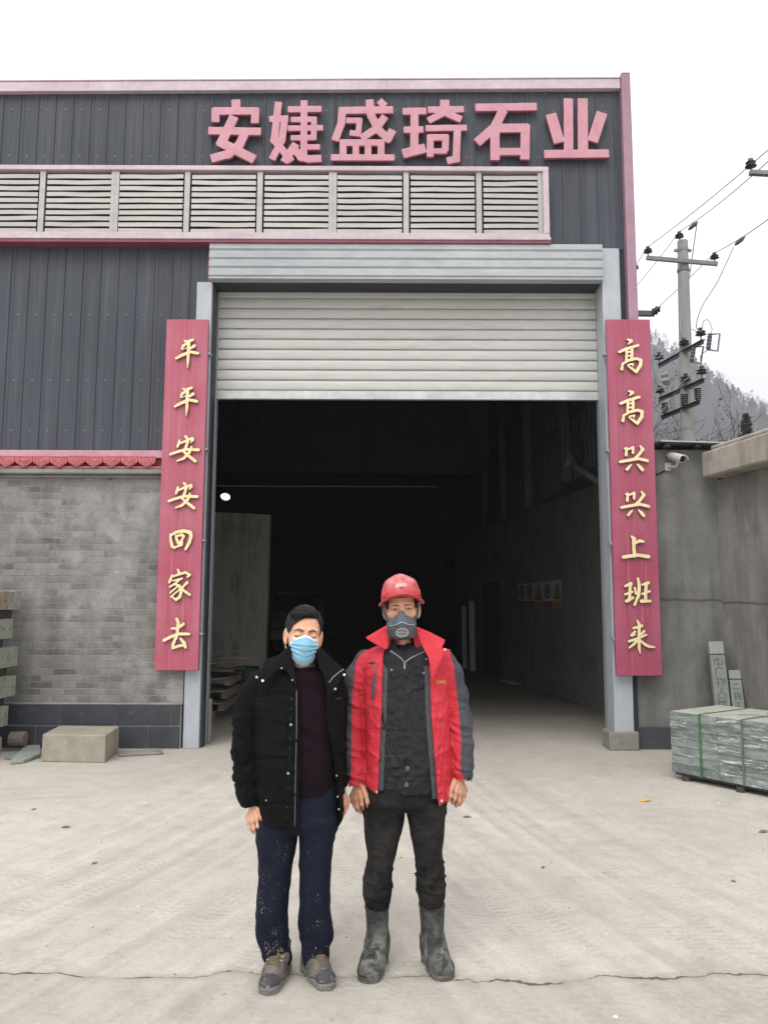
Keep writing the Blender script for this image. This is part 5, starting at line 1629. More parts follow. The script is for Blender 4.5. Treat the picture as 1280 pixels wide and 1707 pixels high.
class Figure:
    def __init__(s, Yp):
        s.Y = Yp
        s.px = Yp / FPX                                    # metres per photo pixel at the figure
    def P(s, px, py, dy=0.0):
        return onY(px, py, s.Y + dy)
    def C(s, pts, k=None):
        """[(px,py,dy,r_px)] -> chain points in metres"""
        return [(s.P(a, b, c), r * s.px) for a, b, c, r in pts]
    def flat(s, P):
        """where a point falls on the figure's upright plane"""
        f = s.Y / P[:, 1]
        return np.stack([P[:, 0] * f, CAM_H + (P[:, 2] - CAM_H) * f], 1)
    def poly(s, pts):
        return [tuple(s.P(a, b)[[0, 2]]) for a, b in pts]
    def loft(s, secs, n=2.4, top=True, bot=True):
        secs = sorted(secs, key=lambda t: -t[0])           # from the ground up
        z = np.array([s.P(640, t[0])[2] for t in secs])
        xl = np.array([s.P(t[1], t[0])[0] for t in secs]); xr = np.array([s.P(t[2], t[0])[0] for t in secs])
        yf = np.array([t[3] for t in secs]); yb = np.array([t[4] for t in secs])
        zz = np.linspace(z[0], z[-1], 160)
        T = [herm(zz, z, a) for a in ((xl + xr) / 2, (xr - xl) / 2, s.Y + (yf + yb) / 2, (yb - yf) / 2)]
        def f(P, off=0.0):
            q = P[:, 2]
            cx, rx, cy, ry = (np.interp(q, zz, t) for t in T)
            rx = np.maximum(rx + off, .004); ry = np.maximum(ry + off, .004)
            dx, dy = np.abs(P[:, 0] - cx), np.abs(P[:, 1] - cy)
            k = ((dx / rx) ** n + (dy / ry) ** n) ** (1 / n)
            L = np.hypot(dx, dy)
            d = np.where(k > .05, L * (1 - 1 / np.maximum(k, .05)), -np.minimum(rx, ry))
            d = np.maximum(d, -np.minimum(rx, ry))
            if top: d = smax(d, q - z[-1], .012)
            if bot: d = smax(d, z[0] - q, .008)
            return d
        return f
    def lineX(s, pts):
        """x of an edge line (given in photo pixels, top to bottom) as a function of plane height"""
        p = np.array([s.P(a, b)[[0, 2]] for a, b in pts])[::-1]
        return lambda z: np.interp(z, p[:, 1], p[:, 0])
    def lineZ(s, pts):
        p = np.array([s.P(a, b)[[0, 2]] for a, b in pts])
        return lambda x: np.interp(x, p[:, 0], p[:, 1])
    def box(s, x0, y0, x1, y1, f, b):
        a, c = s.P(x0, y1), s.P(x1, y0)
        return (a[0], s.Y + f, a[2]), (c[0], s.Y + b, c[2])
    def part(s, name, sdf, box, h, mats, parent, attrs=None, relax=0):
        V, Fc = surface_nets(sdf, box[0], box[1], h)
        at = {k: g(V) for k, g in (attrs or {}).items()}
        return np_mesh(name, V, Fc, mats, parent, attrs=at, relax=relax)

def rot(yaw, pitch, roll):
    """head frame: columns are right, back, up in the world (face looks towards -Y)"""
    return np.array(Matrix.Rotation(yaw, 3, 'Z') @ Matrix.Rotation(pitch, 3, 'X') @ Matrix.Rotation(roll, 3, 'Y'))

class Head:
    def __init__(s, centre, M, chin=1.0):
        s.c, s.M, s.k = np.asarray(centre, float), M, chin
    def local(s, P):
        q = (P - s.c) @ s.M
        q = q.copy()
        q[:, 2] = np.where(q[:, 2] < 0, q[:, 2] / s.k, q[:, 2])
        return q
    def world(s, p):
        p = np.array(p, float)
        if p[2] < 0: p[2] *= s.k
        return s.c + s.M @ p
    def skin(s, P, eyes_open):
        q = s.local(P)
        ax = q.copy(); ax[:, 0] = np.abs(ax[:, 0])
        d = ellip(q, (0, .012, .03), (.075, .097, .090))
        d = smin(d, ellip(q, (0, -.022, -.048), (.062, .066, .066)), .03)
        d = smin(d, ellip(q, (0, -.068, -.098), (.026, .020, .019)), .025)
        d = smin(d, ellip(ax, (.043, -.054, -.024), (.026, .024, .022)), .02)
        d = smin(d, rcone(ax, (.012, -.080, .024), (.046, -.066, .022), .012, .010), .014)
        d = smax(d, -ellip(ax, (.031, -.098, .002), (.021, .020, .012)), .014)
        d = smin(d, ellip(ax, (.031, -.0715, .0025), (.0175, .0135, .0105)), .006)
        d = smin(d, rcone(q, (0, -.080, .012), (0, -.106, -.030), .009, .0125), .014)
        d = smin(d, ellip(ax, (.013, -.095, -.034), (.009, .012, .009)), .008)
        d = smin(d, rcone(ax, (0, -.084, -.058), (.020, -.076, -.060), .008, .004), .008)
        d = smin(d, rcone(ax, (0, -.083, -.069), (.016, -.077, -.068), .008, .005), .008)
        if eyes_open:
            d = smax(d, -ellip(ax, (.031, -.0855, .0005), (.0125, .010, .0034)), .002)
            d = smin(d, rcone(ax, (.020, -.081, .0062), (.043, -.077, .0052), .0032, .0026), .003)
        else:
            d = smax(d, -rcone(ax, (.019, -.0865, -.0055), (.044, -.0800, -.0045), .0016, .0012), .0015)
        # forehead furrows
        d = d - .0007 * np.sin(q[:, 2] * 420) * np.exp(-((q[:, 2] - .060) / .016) ** 2) * (q[:, 1] < 0)
        # ears
        e = ax.copy()
        e = e - np.array((.080, .006, -.010))
        t = e[:, 0] * .87 - e[:, 1] * .5, e[:, 0] * .5 + e[:, 1] * .87, e[:, 2]
        e = np.stack(t, 1)
        ear = ellip(e, (0, 0, 0), (.0075, .0175, .031))
        ear = smax(ear, -ellip(e, (.008, -.003, .002), (.0065, .010, .019)), .004)
        ear = smin(ear, ellip(e, (.001, -.008, -.026), (.006, .008, .010)), .006)
        return smin(d, ear, .006)

def hand(fig, dx, dy_px, mirror, dz=0.0, curl=1.0, cx=599.0):
    """round-cone skeleton of a loosely closed hand hanging at the side; wrist up, thumb to the body"""
    def p(x, y, d):
        x = (cx - (x - 599)) if mirror else x
        return fig.P(x + dx, y + dy_px, d + dz)
    k = fig.px
    W_ = [p(599, 1296, 0), p(599, 1308, -.004)]
    K = [p(602.5, 1329, -.044), p(595.5, 1332, -.026), p(590, 1331, -.005), p(586.5, 1327, .015)]
    fin = [[(603.5, 1341, -.050), (607.0, 1348, -.030), (607.5, 1342, -.012)],
           [(596.5, 1345, -.031), (601.0, 1353, -.014), (604.0, 1347, .004)],
           [(591.0, 1343, -.006), (595.5, 1351, .008), (599.5, 1346, .020)],
           [(587.5, 1337, .016), (591.5, 1344, .026), (596.0, 1341, .030)]]
    th = [(605.5, 1314, -.036, 4.6), (610.0, 1326, -.060, 3.9), (612.5, 1337, -.064, 3.5), (613.5, 1345, -.058, 2.7)]
    rr = [(3.5, 3.3, 3.0, 2.6), (3.6, 3.4, 3.1, 2.7), (3.4, 3.2, 2.9, 2.5), (3.1, 2.8, 2.5, 2.2)]
    def f(P):
        d = rcone(P, W_[0], W_[1], 9.0 * k, 9.2 * k)
        for i, c in enumerate(K):
            d = smin(d, rcone(P, W_[1], c, 7.4 * k, 4.3 * k), .010)
        for i in range(3):
            d = smin(d, rcone(P, K[i], K[i + 1], 4.0 * k, 3.8 * k), .006)
        d = smin(d, rcone(P, p(601, 1308, -.01), p(*th[0][:3]), 7 * k, th[0][3] * k), .008)
        fs = None
        for i in range(4):
            pts = [(K[i], rr[i][0] * k)] + [(p(*q), rr[i][j + 1] * k) for j, q in enumerate(fin[i])]
            c = chain(P, pts, .002)
            # knuckle swelling
            c = smin(c, np.linalg.norm(P - pts[1][0], axis=1) - pts[1][1] * 1.08, .003)
            fs = c if fs is None else smin(fs, c, .0012)
        d = smin(d, fs, .004)
        c = chain(P, [(p(*t[:3]), t[3] * k) for t in th], .003)
        c = smin(c, np.linalg.norm(P - p(*th[2][:3]), axis=1) - th[2][3] * k * 1.07, .003)
        return smin(d, c, .0025)
    allp = np.array(W_ + K + [p(*q) for fl in fin for q in fl] + [p(*t[:3]) for t in th])
    lo, hi = allp.min(0) - .04, allp.max(0) + .04
    nail = p(613.6, 1344, -.066)
    return f, lo, hi, nail

def boxed(f, lo, hi):
    lo, hi = np.asarray(lo, float), np.asarray(hi, float)
    def g(P):
        o = np.maximum(np.maximum(lo - P, P - hi), 0)
        dist = np.linalg.norm(o, axis=1)
        out = dist + .03
        m = dist < .03
        if m.any():
            out[m] = np.where(dist[m] > 0, np.maximum(f(P[m]), dist[m] * .2), f(P[m]))
        return out
    return g

# ---------------------------------------------------------------- cloth, skin, rubber
def cloth(name, c1, c2, rough=.8, bscale=9, bs=.5, weave=350, dust=None, specks=None, attr=None, sheen=0.0, dusts=(.5, .75), dscale=4, dustz=None, spec=.3):
    m, n, l, b = new_mat(name)
    v = coords(n, l, rnd=False)
    col = ramp(n, l, noise(n, l, v, 5, 6, .6), [(.3, c1), (.7, c2)])
    if attr:
        at = n.new('ShaderNodeAttribute'); at.attribute_name = attr[0]
        f = ramp(n, l, math_(n, l, 'MULTIPLY_ADD', at.outputs['Fac'], 200, .5), [(.3, 1.0), (.7, 0.0)])
        c2_ = ramp(n, l, noise(n, l, v, 6, 6, .6), [(.3, attr[1]), (.7, attr[2])])
        col = mixc(n, l, f, col, c2_)
    if dust:
        fac = ramp(n, l, noise(n, l, v, dscale, 7, .7, .5), [(dusts[0], 0.0), (dusts[1], .75)])
        if dustz:
            sz = n.new('ShaderNodeSeparateXYZ'); l.new(v, sz.inputs[0])
            fac = math_(n, l, 'MULTIPLY', fac, ramp(n, l, sz.outputs['Z'], [(dustz[0], 1.0), (dustz[1], .3)]))
        col = mixc(n, l, fac, col, dust)
    if specks:
        z0, z1, c = specks
        sp = n.new('ShaderNodeSeparateXYZ'); l.new(v, sp.inputs[0])
        vo = n.new('ShaderNodeTexVoronoi'); vo.inputs['Scale'].default_value = 95; l.new(mixc(n, l, .06, v, noise_col(n, l, v, 60)), vo.inputs['Vector'])
        cl = noise(n, l, v, 9, 5, .7)
        hgt = ramp(n, l, math_(n, l, 'MULTIPLY', math_(n, l, 'SUBTRACT', sp.outputs['Z'], z0), 1 / (z1 - z0)), [(.0, .24), (.6, .18), (1, .0)])
        f = math_(n, l, 'LESS_THAN', vo.outputs['Distance'], math_(n, l, 'MULTIPLY', hgt, ramp(n, l, cl, [(.45, 0.0), (.65, 1.3)])))
        col = mixc(n, l, math_(n, l, 'MULTIPLY', f, .8), col, c)
    l.new(col, b.inputs['Base Color'])
    b.inputs['Roughness'].default_value = rough
    b.inputs['Specular IOR Level'].default_value = spec
    b.inputs['Sheen Weight'].default_value = sheen
    h = math_(n, l, 'ADD', math_(n, l, 'MULTIPLY', noise(n, l, v, bscale, 5, .55, 1.5), 1.0), math_(n, l, 'MULTIPLY', noise(n, l, v, weave, 2), .06))
    bump(n, l, b, h, bs, .03)
    return m

def skin_mat(name, c1, c2, red):
    m, n, l, b = new_mat(name)
    v = coords(n, l, rnd=False)
    col = ramp(n, l, noise(n, l, v, 22, 5, .6), [(.3, c1), (.7, c2)])
    col = mixc(n, l, ramp(n, l, noise(n, l, v, 9, 3), [(.5, 0.0), (.75, .5)]), col, red)
    a1 = n.new('ShaderNodeAttribute'); a1.attribute_name = 'brow'
    nz = noise(n, l, v, 260, 3)
    f = ramp(n, l, math_(n, l, 'ADD', math_(n, l, 'MULTIPLY', a1.outputs['Fac'], 250), math_(n, l, 'MULTIPLY_ADD', nz, 1.2, -.1)), [(.3, .85), (.9, 0.0)])
    col = mixc(n, l, f, col, '#2c221e')
    a2 = n.new('ShaderNodeAttribute'); a2.attribute_name = 'lash'
    f = ramp(n, l, math_(n, l, 'MULTIPLY_ADD', a2.outputs['Fac'], 700, .5), [(.2, .92), (.9, 0.0)])
    col = mixc(n, l, f, col, '#2a1c18')
    a3 = n.new('ShaderNodeAttribute'); a3.attribute_name = 'grime'
    col = mixc(n, l, math_(n, l, 'MULTIPLY', a3.outputs['Fac'], ramp(n, l, noise(n, l, v, 45, 5, .7), [(.35, .25), (.7, .75)])), col, '#6a5248')
    l.new(col, b.inputs['Base Color'])
    b.inputs['Roughness'].default_value = .52
    b.inputs['Specular IOR Level'].default_value = .4
    b.inputs['Subsurface Weight'].default_value = .12
    b.inputs['Subsurface Radius'].default_value = (.012, .004, .002)
    bump(n, l, b, noise(n, l, v, 190, 4), .12, .004)
    return m
MAT['skin_fair'] = skin_mat('fair ruddy skin', '#cf9c80', '#dcae92', '#cf8d74')
MAT['skin_tan'] = skin_mat('tanned skin', '#c79274', '#d5a488', '#c98a6f')
MAT['hair'] = cloth('black combed hair', '#080708', '#131112', .5, 60, .5, 600, spec=.25)
MAT['hair_strand'] = soft('combed dark strand', '#1c1a1b', '#4a4748', 300, .38, 0, fine=False)
MAT['parka'] = cloth('black padded parka', '#08090a', '#0f1012', .8, 10, .7, 420, sheen=.0, spec=.12)
MAT['sweater'] = cloth('dark plum sweater', '#170e14', '#20141c', .95, 14, .4, 500, sheen=.0, spec=.08)
MAT['navy'] = cloth('dark navy trousers', '#141824', '#1c2130', .85, 7, .45, 450, specks=(-.0, .85, '#a9abad'), spec=.12)
MAT['red_coat'] = cloth('red and grey work jacket', '#b92735', '#c83643', .6, 11, .55, 420, attr=('panel', '#3b3c43', '#4b4c54'), dust='#c9525a', dusts=(.62, .85))
MAT['red_plain'] = cloth('red jacket collar', '#be2a37', '#cc3a46', .6, 12, .5, 420)
MAT['grey_lining'] = cloth('grey jacket lining', '#3f4145', '#4d4f54', .7, 10, .5, 420)
MAT['dark_coat'] = cloth('charcoal inner coat', '#1c1d20', '#2a2b2f', .62, 14, .8, 420, dust='#45464a', dusts=(.55, .8), spec=.22)
MAT['work_trousers'] = cloth('black dusty work trousers', '#141414', '#1f1f1f', .9, 8, .65, 420, dust='#4a4845', dusts=(.44, .74), spec=.1)
MAT['rubber'] = cloth('dusty rubber boot', '#25292a', '#383c3d', .6, 9, .3, 200, dust='#8b8982', dusts=(.42, .64), dscale=19, dustz=(.10, .22), spec=.2)
MAT['rubber_sole'] = cloth('boot sole', '#3c3a38', '#55524e', .85, 14, .4, 200, dust='#8b8880', dusts=(.4, .7), dscale=20)
MAT['shoe_upper'] = cloth('grey brown hiking shoe', '#4f4a45', '#655f58', .85, 20, .4, 300, dust='#8b857b', dusts=(.45, .72), dscale=18)
MAT['shoe_toe'] = cloth('dark toe cap', '#35353a', '#47474c', .7, 20, .3, 300, dust='#85827c', dusts=(.48, .72), dscale=22)
MAT['shoe_sole'] = cloth('grey shoe sole', '#5d5c5b', '#757371', .85, 20, .4, 300, dust='#96928a', dusts=(.4, .7), dscale=25)
MAT['lace'] = soft('olive shoe lace', '#6b5f42', '#8b7c58', 60, .9, .2, 200)
MAT['snap'] = soft('silver snap fastener', '#b9b9ba', '#d4d4d5', 40, .3, 0, metal=.7, fine=False)
MAT['snap_dark'] = soft('dull metal button', '#5a5a5c', '#6f6f71', 40, .35, 0, metal=.6, fine=False)
MAT['zip'] = soft('zip teeth', '#8e8f90', '#a6a7a8', 90, .35, .2, 300, metal=.6)
MAT['resp_rubber'] = cloth('grey rubber face piece', '#4a5259', '#5a636a', .55, 20, .2, 300)
MAT['resp_body'] = cloth('dark filter housing', '#3c3d3f', '#4b4c4e', .6, 30, .2, 300, dust='#6d6c6a', dusts=(.5, .75), dscale=25)
MAT['resp_trim'] = soft('pale mask trim', '#a7a9aa', '#b9bbbc', 40, .4, 0)
MAT['strap_grey'] = cloth('grey head strap', '#43474b', '#52575b', .7, 30, .2, 300)
MAT['eye_white'] = soft('eye white', '#b9aea6', '#c9c0b8', 40, .25, 0, fine=False)
MAT['iris'] = soft('dark iris', '#140d09', '#1f1510', 40, .15, 0, fine=False)
MAT['nail'] = soft('finger nail', '#c59c8a', '#d0ab9a', 60, .35, 0, fine=False)

def helmet_mat():
    m, n, l, b = new_mat('scuffed red safety helmet')
    v = coords(n, l, rnd=False)
    col = ramp(n, l, noise(n, l, v, 9, 5, .6), [(.3, '#a8212d'), (.7, '#b82e3a')])
    g = n.new('ShaderNodeAttribute'); g.attribute_name = 'dust'
    f = math_(n, l, 'MULTIPLY', g.outputs['Fac'], ramp(n, l, noise(n, l, v, 26, 7, .7), [(.3, .1), (.7, .9)]))
    col = mixc(n, l, f, col, '#d8a9a8')
    s_ = n.new('ShaderNodeAttribute'); s_.attribute_name = 'badge'
    col = mixc(n, l, ramp(n, l, math_(n, l, 'ADD', math_(n, l, 'MULTIPLY', s_.outputs['Fac'], 120), math_(n, l, 'MULTIPLY_ADD', noise(n, l, v, 90, 4), 1.1, -.05)), [(.3, .9), (.7, 0.0)]), col, '#b9a690')
    l.new(col, b.inputs['Base Color'])
    l.new(ramp(n, l, noise(n, l, v, 30, 6, .7), [(.3, .28), (.7, .55)]), b.inputs['Roughness'])
    bump(n, l, b, noise(n, l, v, 60, 6), .08, .004)
    return m
MAT['helmet'] = helmet_mat()
def mask_mat():
    m, n, l, b = new_mat('pleated blue surgical mask')
    v = coords(n, l, rnd=False)
    col = ramp(n, l, noise(n, l, v, 20, 4), [(.3, '#76aecb'), (.7, '#8abdd6')])
    a = n.new('ShaderNodeAttribute'); a.attribute_name = 'edge'
    col = mixc(n, l, ramp(n, l, math_(n, l, 'MULTIPLY_ADD', a.outputs['Fac'], 260, .5), [(.2, 0.0), (.8, .9)]), col, '#e6e7ea')
    l.new(col, b.inputs['Base Color'])
    b.inputs['Roughness'].default_value = .75
    b.inputs['Sheen Weight'].default_value = .2
    bump(n, l, b, noise(n, l, v, 60, 4, .6), .25, .006)
    return m
MAT['mask_blue'] = mask_mat()
MAT['mask_loop'] = soft('white ear loop', '#d0d0d2', '#e0e0e2', 40, .7, 0)

def disc(fig, name, px, py, surf, r, mat, parent, th=.003, ring=None):
    """a small round fastener lying on the front surface surf(P)=0, found by marching towards it"""
    y = fig.Y - .26
    for _ in range(160):
        p = fig.P(px, py, y - fig.Y)[None]
        d = float(surf(p)[0])
        if d < .0006: break
        y += max(d * .6, .0006)
    p = fig.P(px, py, y - fig.Y)
    e = .004
    g = np.array([float(surf((p + np.array(v))[None])[0] - surf((p - np.array(v))[None])[0]) for v in ((e, 0, 0), (0, e, 0), (0, 0, e))])
    g = g / np.linalg.norm(g)
    q = MB()
    q.lathe(p - g * .002, g, [(0, r), (th + .001, r), (th + .002, r * .8)], 12)
    if ring:
        q.lathe(p + g * (th + .0005), g, [(0, r * ring), (.0012, r * ring * .9)], 10)
    return q.build(name, mat, parent)

def ribbon(fig, surf, pts, w, th, lift=.0015, n_=6):
    """tube-like strip following the front of surf along a pixel path -> MB"""
    out = []
    for (a, b), (c, d) in zip(pts[:-1], pts[1:]):
        for i in range(n_):
            t = i / n_
            out.append((a + (c - a) * t, b + (d - b) * t))
    out.append(pts[-1])
    P3 = []
    for px, py in out:
        y = fig.Y - .26
        for _ in range(160):
            p = fig.P(px, py, y - fig.Y)[None]
            d = float(surf(p)[0])
            if d < .0006: break
            y += max(d * .6, .0006)
        P3.append(fig.P(px, py, y - fig.Y - lift))
    return P3

# ================================================================ helmeted man in the red jacket
def man_red():
    f = Figure(3.76)
    k = f.px
    root = thing('person', (f.P(672, 1400)[0], 3.74, 0), 'man in a red helmet, grey respirator, open red jacket and rubber boots', 'person', None)
    # ---- sleeves, torso outlines
    armL = f.C([(610, 1102, .0, 19), (597, 1128, .0, 20), (590, 1165, .0, 18.5), (588.5, 1205, -.005, 18.5), (588.5, 1250, -.015, 18), (593, 1285, -.02, 17.5), (595.5, 1303, -.02, 15.2)])
    armR = f.C([(738, 1100, .0, 20), (750, 1124, .0, 20), (761, 1158, .0, 18), (767, 1205, -.005, 18.5), (769.5, 1245, -.015, 18.5), (769.5, 1278, -.02, 18.5), (769, 1296, -.02, 16)])
    torso = f.loft([(1062, 650, 692, -.05, .085), (1072, 640, 702, -.07, .10), (1081, 620, 724, -.085, .115), (1093, 604, 742, -.105, .125), (1120, 602, 748, -.128, .130),
                    (1160, 605, 750, -.138, .130), (1210, 607, 750, -.142, .125), (1260, 608, 751, -.145, .125), (1310, 607, 752, -.150, .130), (1350, 607, 753, -.152, .130)], n=2.5)
    eL = f.lineX([(646, 1040), (643, 1075), (639, 1095), (637.5, 1130), (636, 1186), (633, 1250), (629.5, 1330), (628, 1360)])
    eR = f.lineX([(690, 1040), (708, 1075), (715, 1095), (717, 1137), (718, 1186), (723.5, 1255), (731, 1345), (731.5, 1360)])
    hem = f.lineZ([(600, 1306), (609, 1310), (630, 1327), (680, 1327), (729, 1346), (733, 1344), (752, 1330)])
    def coat_outer(P):
        d = torso(P)
        w = wrinkle(P, (1, 0, .25), 46, .0085, 5, 1.2) + wrinkle(P, (.3, 0, 1), 30, .006, 6) + wrinkle(P, (1, 0, -.4), 80, .003, 7)
        return d - w
    def sleeves(P):
        a = chain(P, armL, .02); b = chain(P, armR, .02)
        d = np.minimum(a, b)
        z = P[:, 2]
        low = np.clip((1.30 - z) / .35, 0, 1)
        d = d - (wrinkle(P, (.25, .2, 1), 62, .0115, 11, 1.1) * (.4 + .6 * low) + wrinkle(P, (.5, 0, .8), 40, .006, 12))
        return d
    def coat(P):
        fl = f.flat(P)
        t = coat_outer(P)
        sh = np.maximum(t, -(torso(P, -.016)))
        x, z = fl[:, 0], fl[:, 1]
        front = P[:, 1] < f.Y + .02
        cut = np.minimum(x - eL(z), eR(z) - x)                # >0 inside the opening
        sh = smax(sh, np.where(front, cut, -.05), .006)
        sh = smax(sh, hem(x) - z, .006)
        s_ = sleeves(P)
        for arm in (armL, armR):
            a, ra = arm[-1]; b, rb = arm[-2]
            u = (a - b) / np.linalg.norm(a - b)
            s_ = np.maximum(s_, -(rcone(P, a - u * .006, a + u * .04, ra - .005, ra)))
            cuff = rcone(P, a - u * .018, a - u * .016, ra + .006, ra + .006)
            s_ = s_ + .0035 * np.exp(-((P - a) @ u + .034) ** 2 / .004 ** 2) * (np.linalg.norm(P - a, axis=1) < .1)
        # shoulder bulk, blended into the torso shell
        d = smin(sh, s_, .012)
        return d
    gl = f.poly([(630, 1060), (629, 1076), (614, 1082), (601, 1091), (593, 1103), (588, 1150), (586, 1190), (585, 1300), (560, 1330), (540, 1060)])
    gr = f.poly([(742, 1070), (749, 1086), (756, 1110), (758, 1130), (764, 1180), (768, 1230), (767.5, 1289), (800, 1330), (820, 1060)])
    panel = lambda V: np.minimum(sd_poly(f.flat(V), gl), sd_poly(f.flat(V), gr))
    jacket = f.part('jacket', coat, f.box(555, 1050, 805, 1362, -.22, .20), .0042, 'red_coat', root, {'panel': panel}, relax=1)
    # ---- placket strips just inside the opening
    def strip(e0, w0, w1, ztop, zbot, off0=-.030, off1=-.014):
        za, zb = f.P(640, ztop)[2], f.P(640, zbot)[2]
        def g(P):
            fl = f.flat(P)
            x, z = fl[:, 0], fl[:, 1]
            d = np.maximum(torso(P, off1), -torso(P, off0))
            d = np.maximum(d, np.maximum(e0(z) + w0 * k - x, x - e0(z) - w1 * k))
            d = np.maximum(d, np.maximum(zb - z, z - za))
            return np.maximum(d, P[:, 1] - f.Y)
        return g
    f.part('placket', strip(eL, -3, 8.5, 1082, 1318), f.box(600, 1060, 680, 1340, -.2, .02), .0035, 'grey_lining', jacket)
    f.part('placket', strip(eR, -9, 3, 1110, 1332), f.box(690, 1080, 750, 1350, -.2, .02), .0035, 'grey_lining', jacket)
    # ---- collar of the red jacket
    colL = f.poly([(648, 1040), (643, 1043), (627, 1052), (609, 1062.5), (612, 1066), (627, 1075), (637, 1080), (643, 1084), (647, 1078), (650, 1058)])
    colR = f.poly([(694, 1044), (698, 1046), (718, 1054), (742, 1066.5), (741, 1071), (735, 1083), (752, 1082), (739, 1093), (729, 1116), (717.5, 1146), (716, 1110), (713, 1095), (704, 1078), (693, 1056)])
    def collar(P):
        fl = f.flat(P)
        x, z = fl[:, 0], fl[:, 1]
        x0 = f.P(669, 1060)[0]
        ax = np.abs(x - x0)
        zt = f.P(669, 1045)[2]
        ys = f.Y - .035 - .30 * np.clip(ax - .05, 0, .3) - .62 * np.clip(zt - z, 0, .3) * np.clip(1.3 - (zt - z) * 3, .35, 1)
        ys = np.minimum(ys, f.Y - .06 + .0 * x)
        plate = np.abs(P[:, 1] - ys) * .75 - .004
        plate = plate - wrinkle(P, (1, 0, .2), 55, .0016, 31)
        d = smax(plate, np.minimum(sd_poly(fl, colL), sd_poly(fl, colR)), .004)
        # standing band behind and beside the neck
        rg = np.abs(f_ring(P)) - .004
        rg = np.maximum(rg, f.Y - .055 - P[:, 1])
        rg = np.maximum(rg, np.maximum(f.P(669, 1090)[2] - P[:, 2], P[:, 2] - f.P(669, 1046)[2]))
        return np.minimum(d, rg)
    f_ring = f.loft([(1035, 643, 696, -.07, .085), (1046, 642, 697, -.07, .085), (1065, 640, 700, -.075, .095), (1100, 632, 708, -.085, .11)], n=2.0, top=False, bot=False)
    f.part('collar', collar, f.box(596, 1030, 765, 1156, -.24, .14), .0034, 'red_plain', jacket, relax=1)
    # ---- charcoal inner coat with a standing collar
    inner = f.loft([(1072, 645, 698, -.05, .08), (1082, 630, 712, -.08, .10), (1095, 615, 728, -.100, .11), (1130, 610, 740, -.118, .115), (1200, 612, 742, -.126, .11), (1260, 612, 742, -.128, .11), (1300, 614, 741, -.128, .112), (1316, 618, 738, -.122, .11)], n=2.4)
    zz_ = f.lineX([(673, 1060), (674, 1103), (675, 1200), (676, 1320)])
    def coat2(P):
        fl = f.flat(P); x, z = fl[:, 0], fl[:, 1]
        d = inner(P)
        zl = f.P(640, 1219)[2], f.P(640, 1132)[2], f.P(640, 1258)[2], f.P(640, 1296)[2]
        for q in zl:
            d = d + .0035 * np.exp(-((z - q) / .005) ** 2)
        d = d + .004 * np.exp(-((x - zz_(z)) / .004) ** 2) - .003 * np.exp(-((x - zz_(z) - .016) / .012) ** 2)
        return d - wrinkle(P, (.45, 0, 1), 58, .006, 41) - wrinkle(P, (1, 0, -.3), 55, .008, 42)
    coat_in = f.part('inner_coat', coat2, f.box(596, 1066, 756, 1324, -.17, .15), .004, 'dark_coat', root, relax=1)
    ring2 = f.loft([(1036, 646, 693, -.066, .072), (1050, 645.5, 694, -.068, .074), (1075, 644, 697, -.075, .085), (1110, 640, 704, -.09, .10)], n=2.0, top=False, bot=False)
    vL = f.lineX([(650, 1030), (655, 1052), (661, 1078), (674, 1104), (674.5, 1120)]); vR = f.lineX([(697, 1030), (693.5, 1052), (688, 1078), (675.5, 1104), (675, 1120)])
    def stand(P):
        fl = f.flat(P); x, z = fl[:, 0], fl[:, 1]
        d = np.abs(ring2(P)) - .0045 - wrinkle(P, (1, 0, .2), 60, .0012, 45)
        d = smax(d, np.where(P[:, 1] < f.Y, np.minimum(x - vL(z), vR(z) - x), -.05), .004)
        return smax(d, np.maximum(f.P(640, 1112)[2] - z, z - f.P(640, 1050)[2]), .005)
    f.part('stand_collar', stand, f.box(632, 1040, 712, 1116, -.14, .14), .003, 'dark_coat', coat_in, relax=1)
    def stand_surf(P): return np.minimum(ring2(P, .006), coat2(P))
    for pts, nm in (([(652, 1086), (660, 1091), (668, 1097), (674, 1104)], 'zip_edge'), ([(710, 1085), (699, 1090), (686, 1096), (675, 1104)], 'zip_edge'), ([(674, 1104), (674.5, 1116)], 'zip_pull')):
        q = MB().tube(ribbon(f, stand_surf, pts, .01, .003, .001), .0028 if nm == 'zip_edge' else .005, 6); q.build(nm, 'zip', coat_in, smooth=True)
    for px, py, nm in ((679, 1281, 'button'), (677, 1308, 'button')):
        disc(f, nm, px, py, coat2, .0105, 'snap_dark', coat_in, .003, .55)
    for px, py in ((652, 1086), (710, 1099), (652.5, 1117), (706, 1122)):
        disc(f, 'snap', px, py, coat2, .005, 'zip', coat_in)
    # buckle tab on the left chest of the inner coat
    # ---- chest pocket zip and its swoosh, lettering on the other side
    for pts, nm, mt, w in (([(625, 1105), (626, 1120), (625, 1140), (623.5, 1160)], 'pocket_zip', 'snap_dark', .0042), ([(623.2, 1128), (622.6, 1145), (622, 1164)], 'pocket_flap', 'grey_lining', .008)):
        MB().tube(ribbon(f, coat, pts, .01, .004, .001), w, 6).build(nm, mt, jacket, smooth=True)
    P3 = ribbon(f, coat, [(610, 1107.5), (616, 1105.2), (622, 1104), (625.5, 1105), (626.5, 1108)], .01, .002, .0005)
    MB().tube(P3, [max(.0012, .0055 * math.sin(math.pi * min(1, (i + 1) / len(P3) * .9)) ** 1.2) for i in range(len(P3))], 6).build('chest_swoosh', 'grey_lining', jacket, smooth=True)
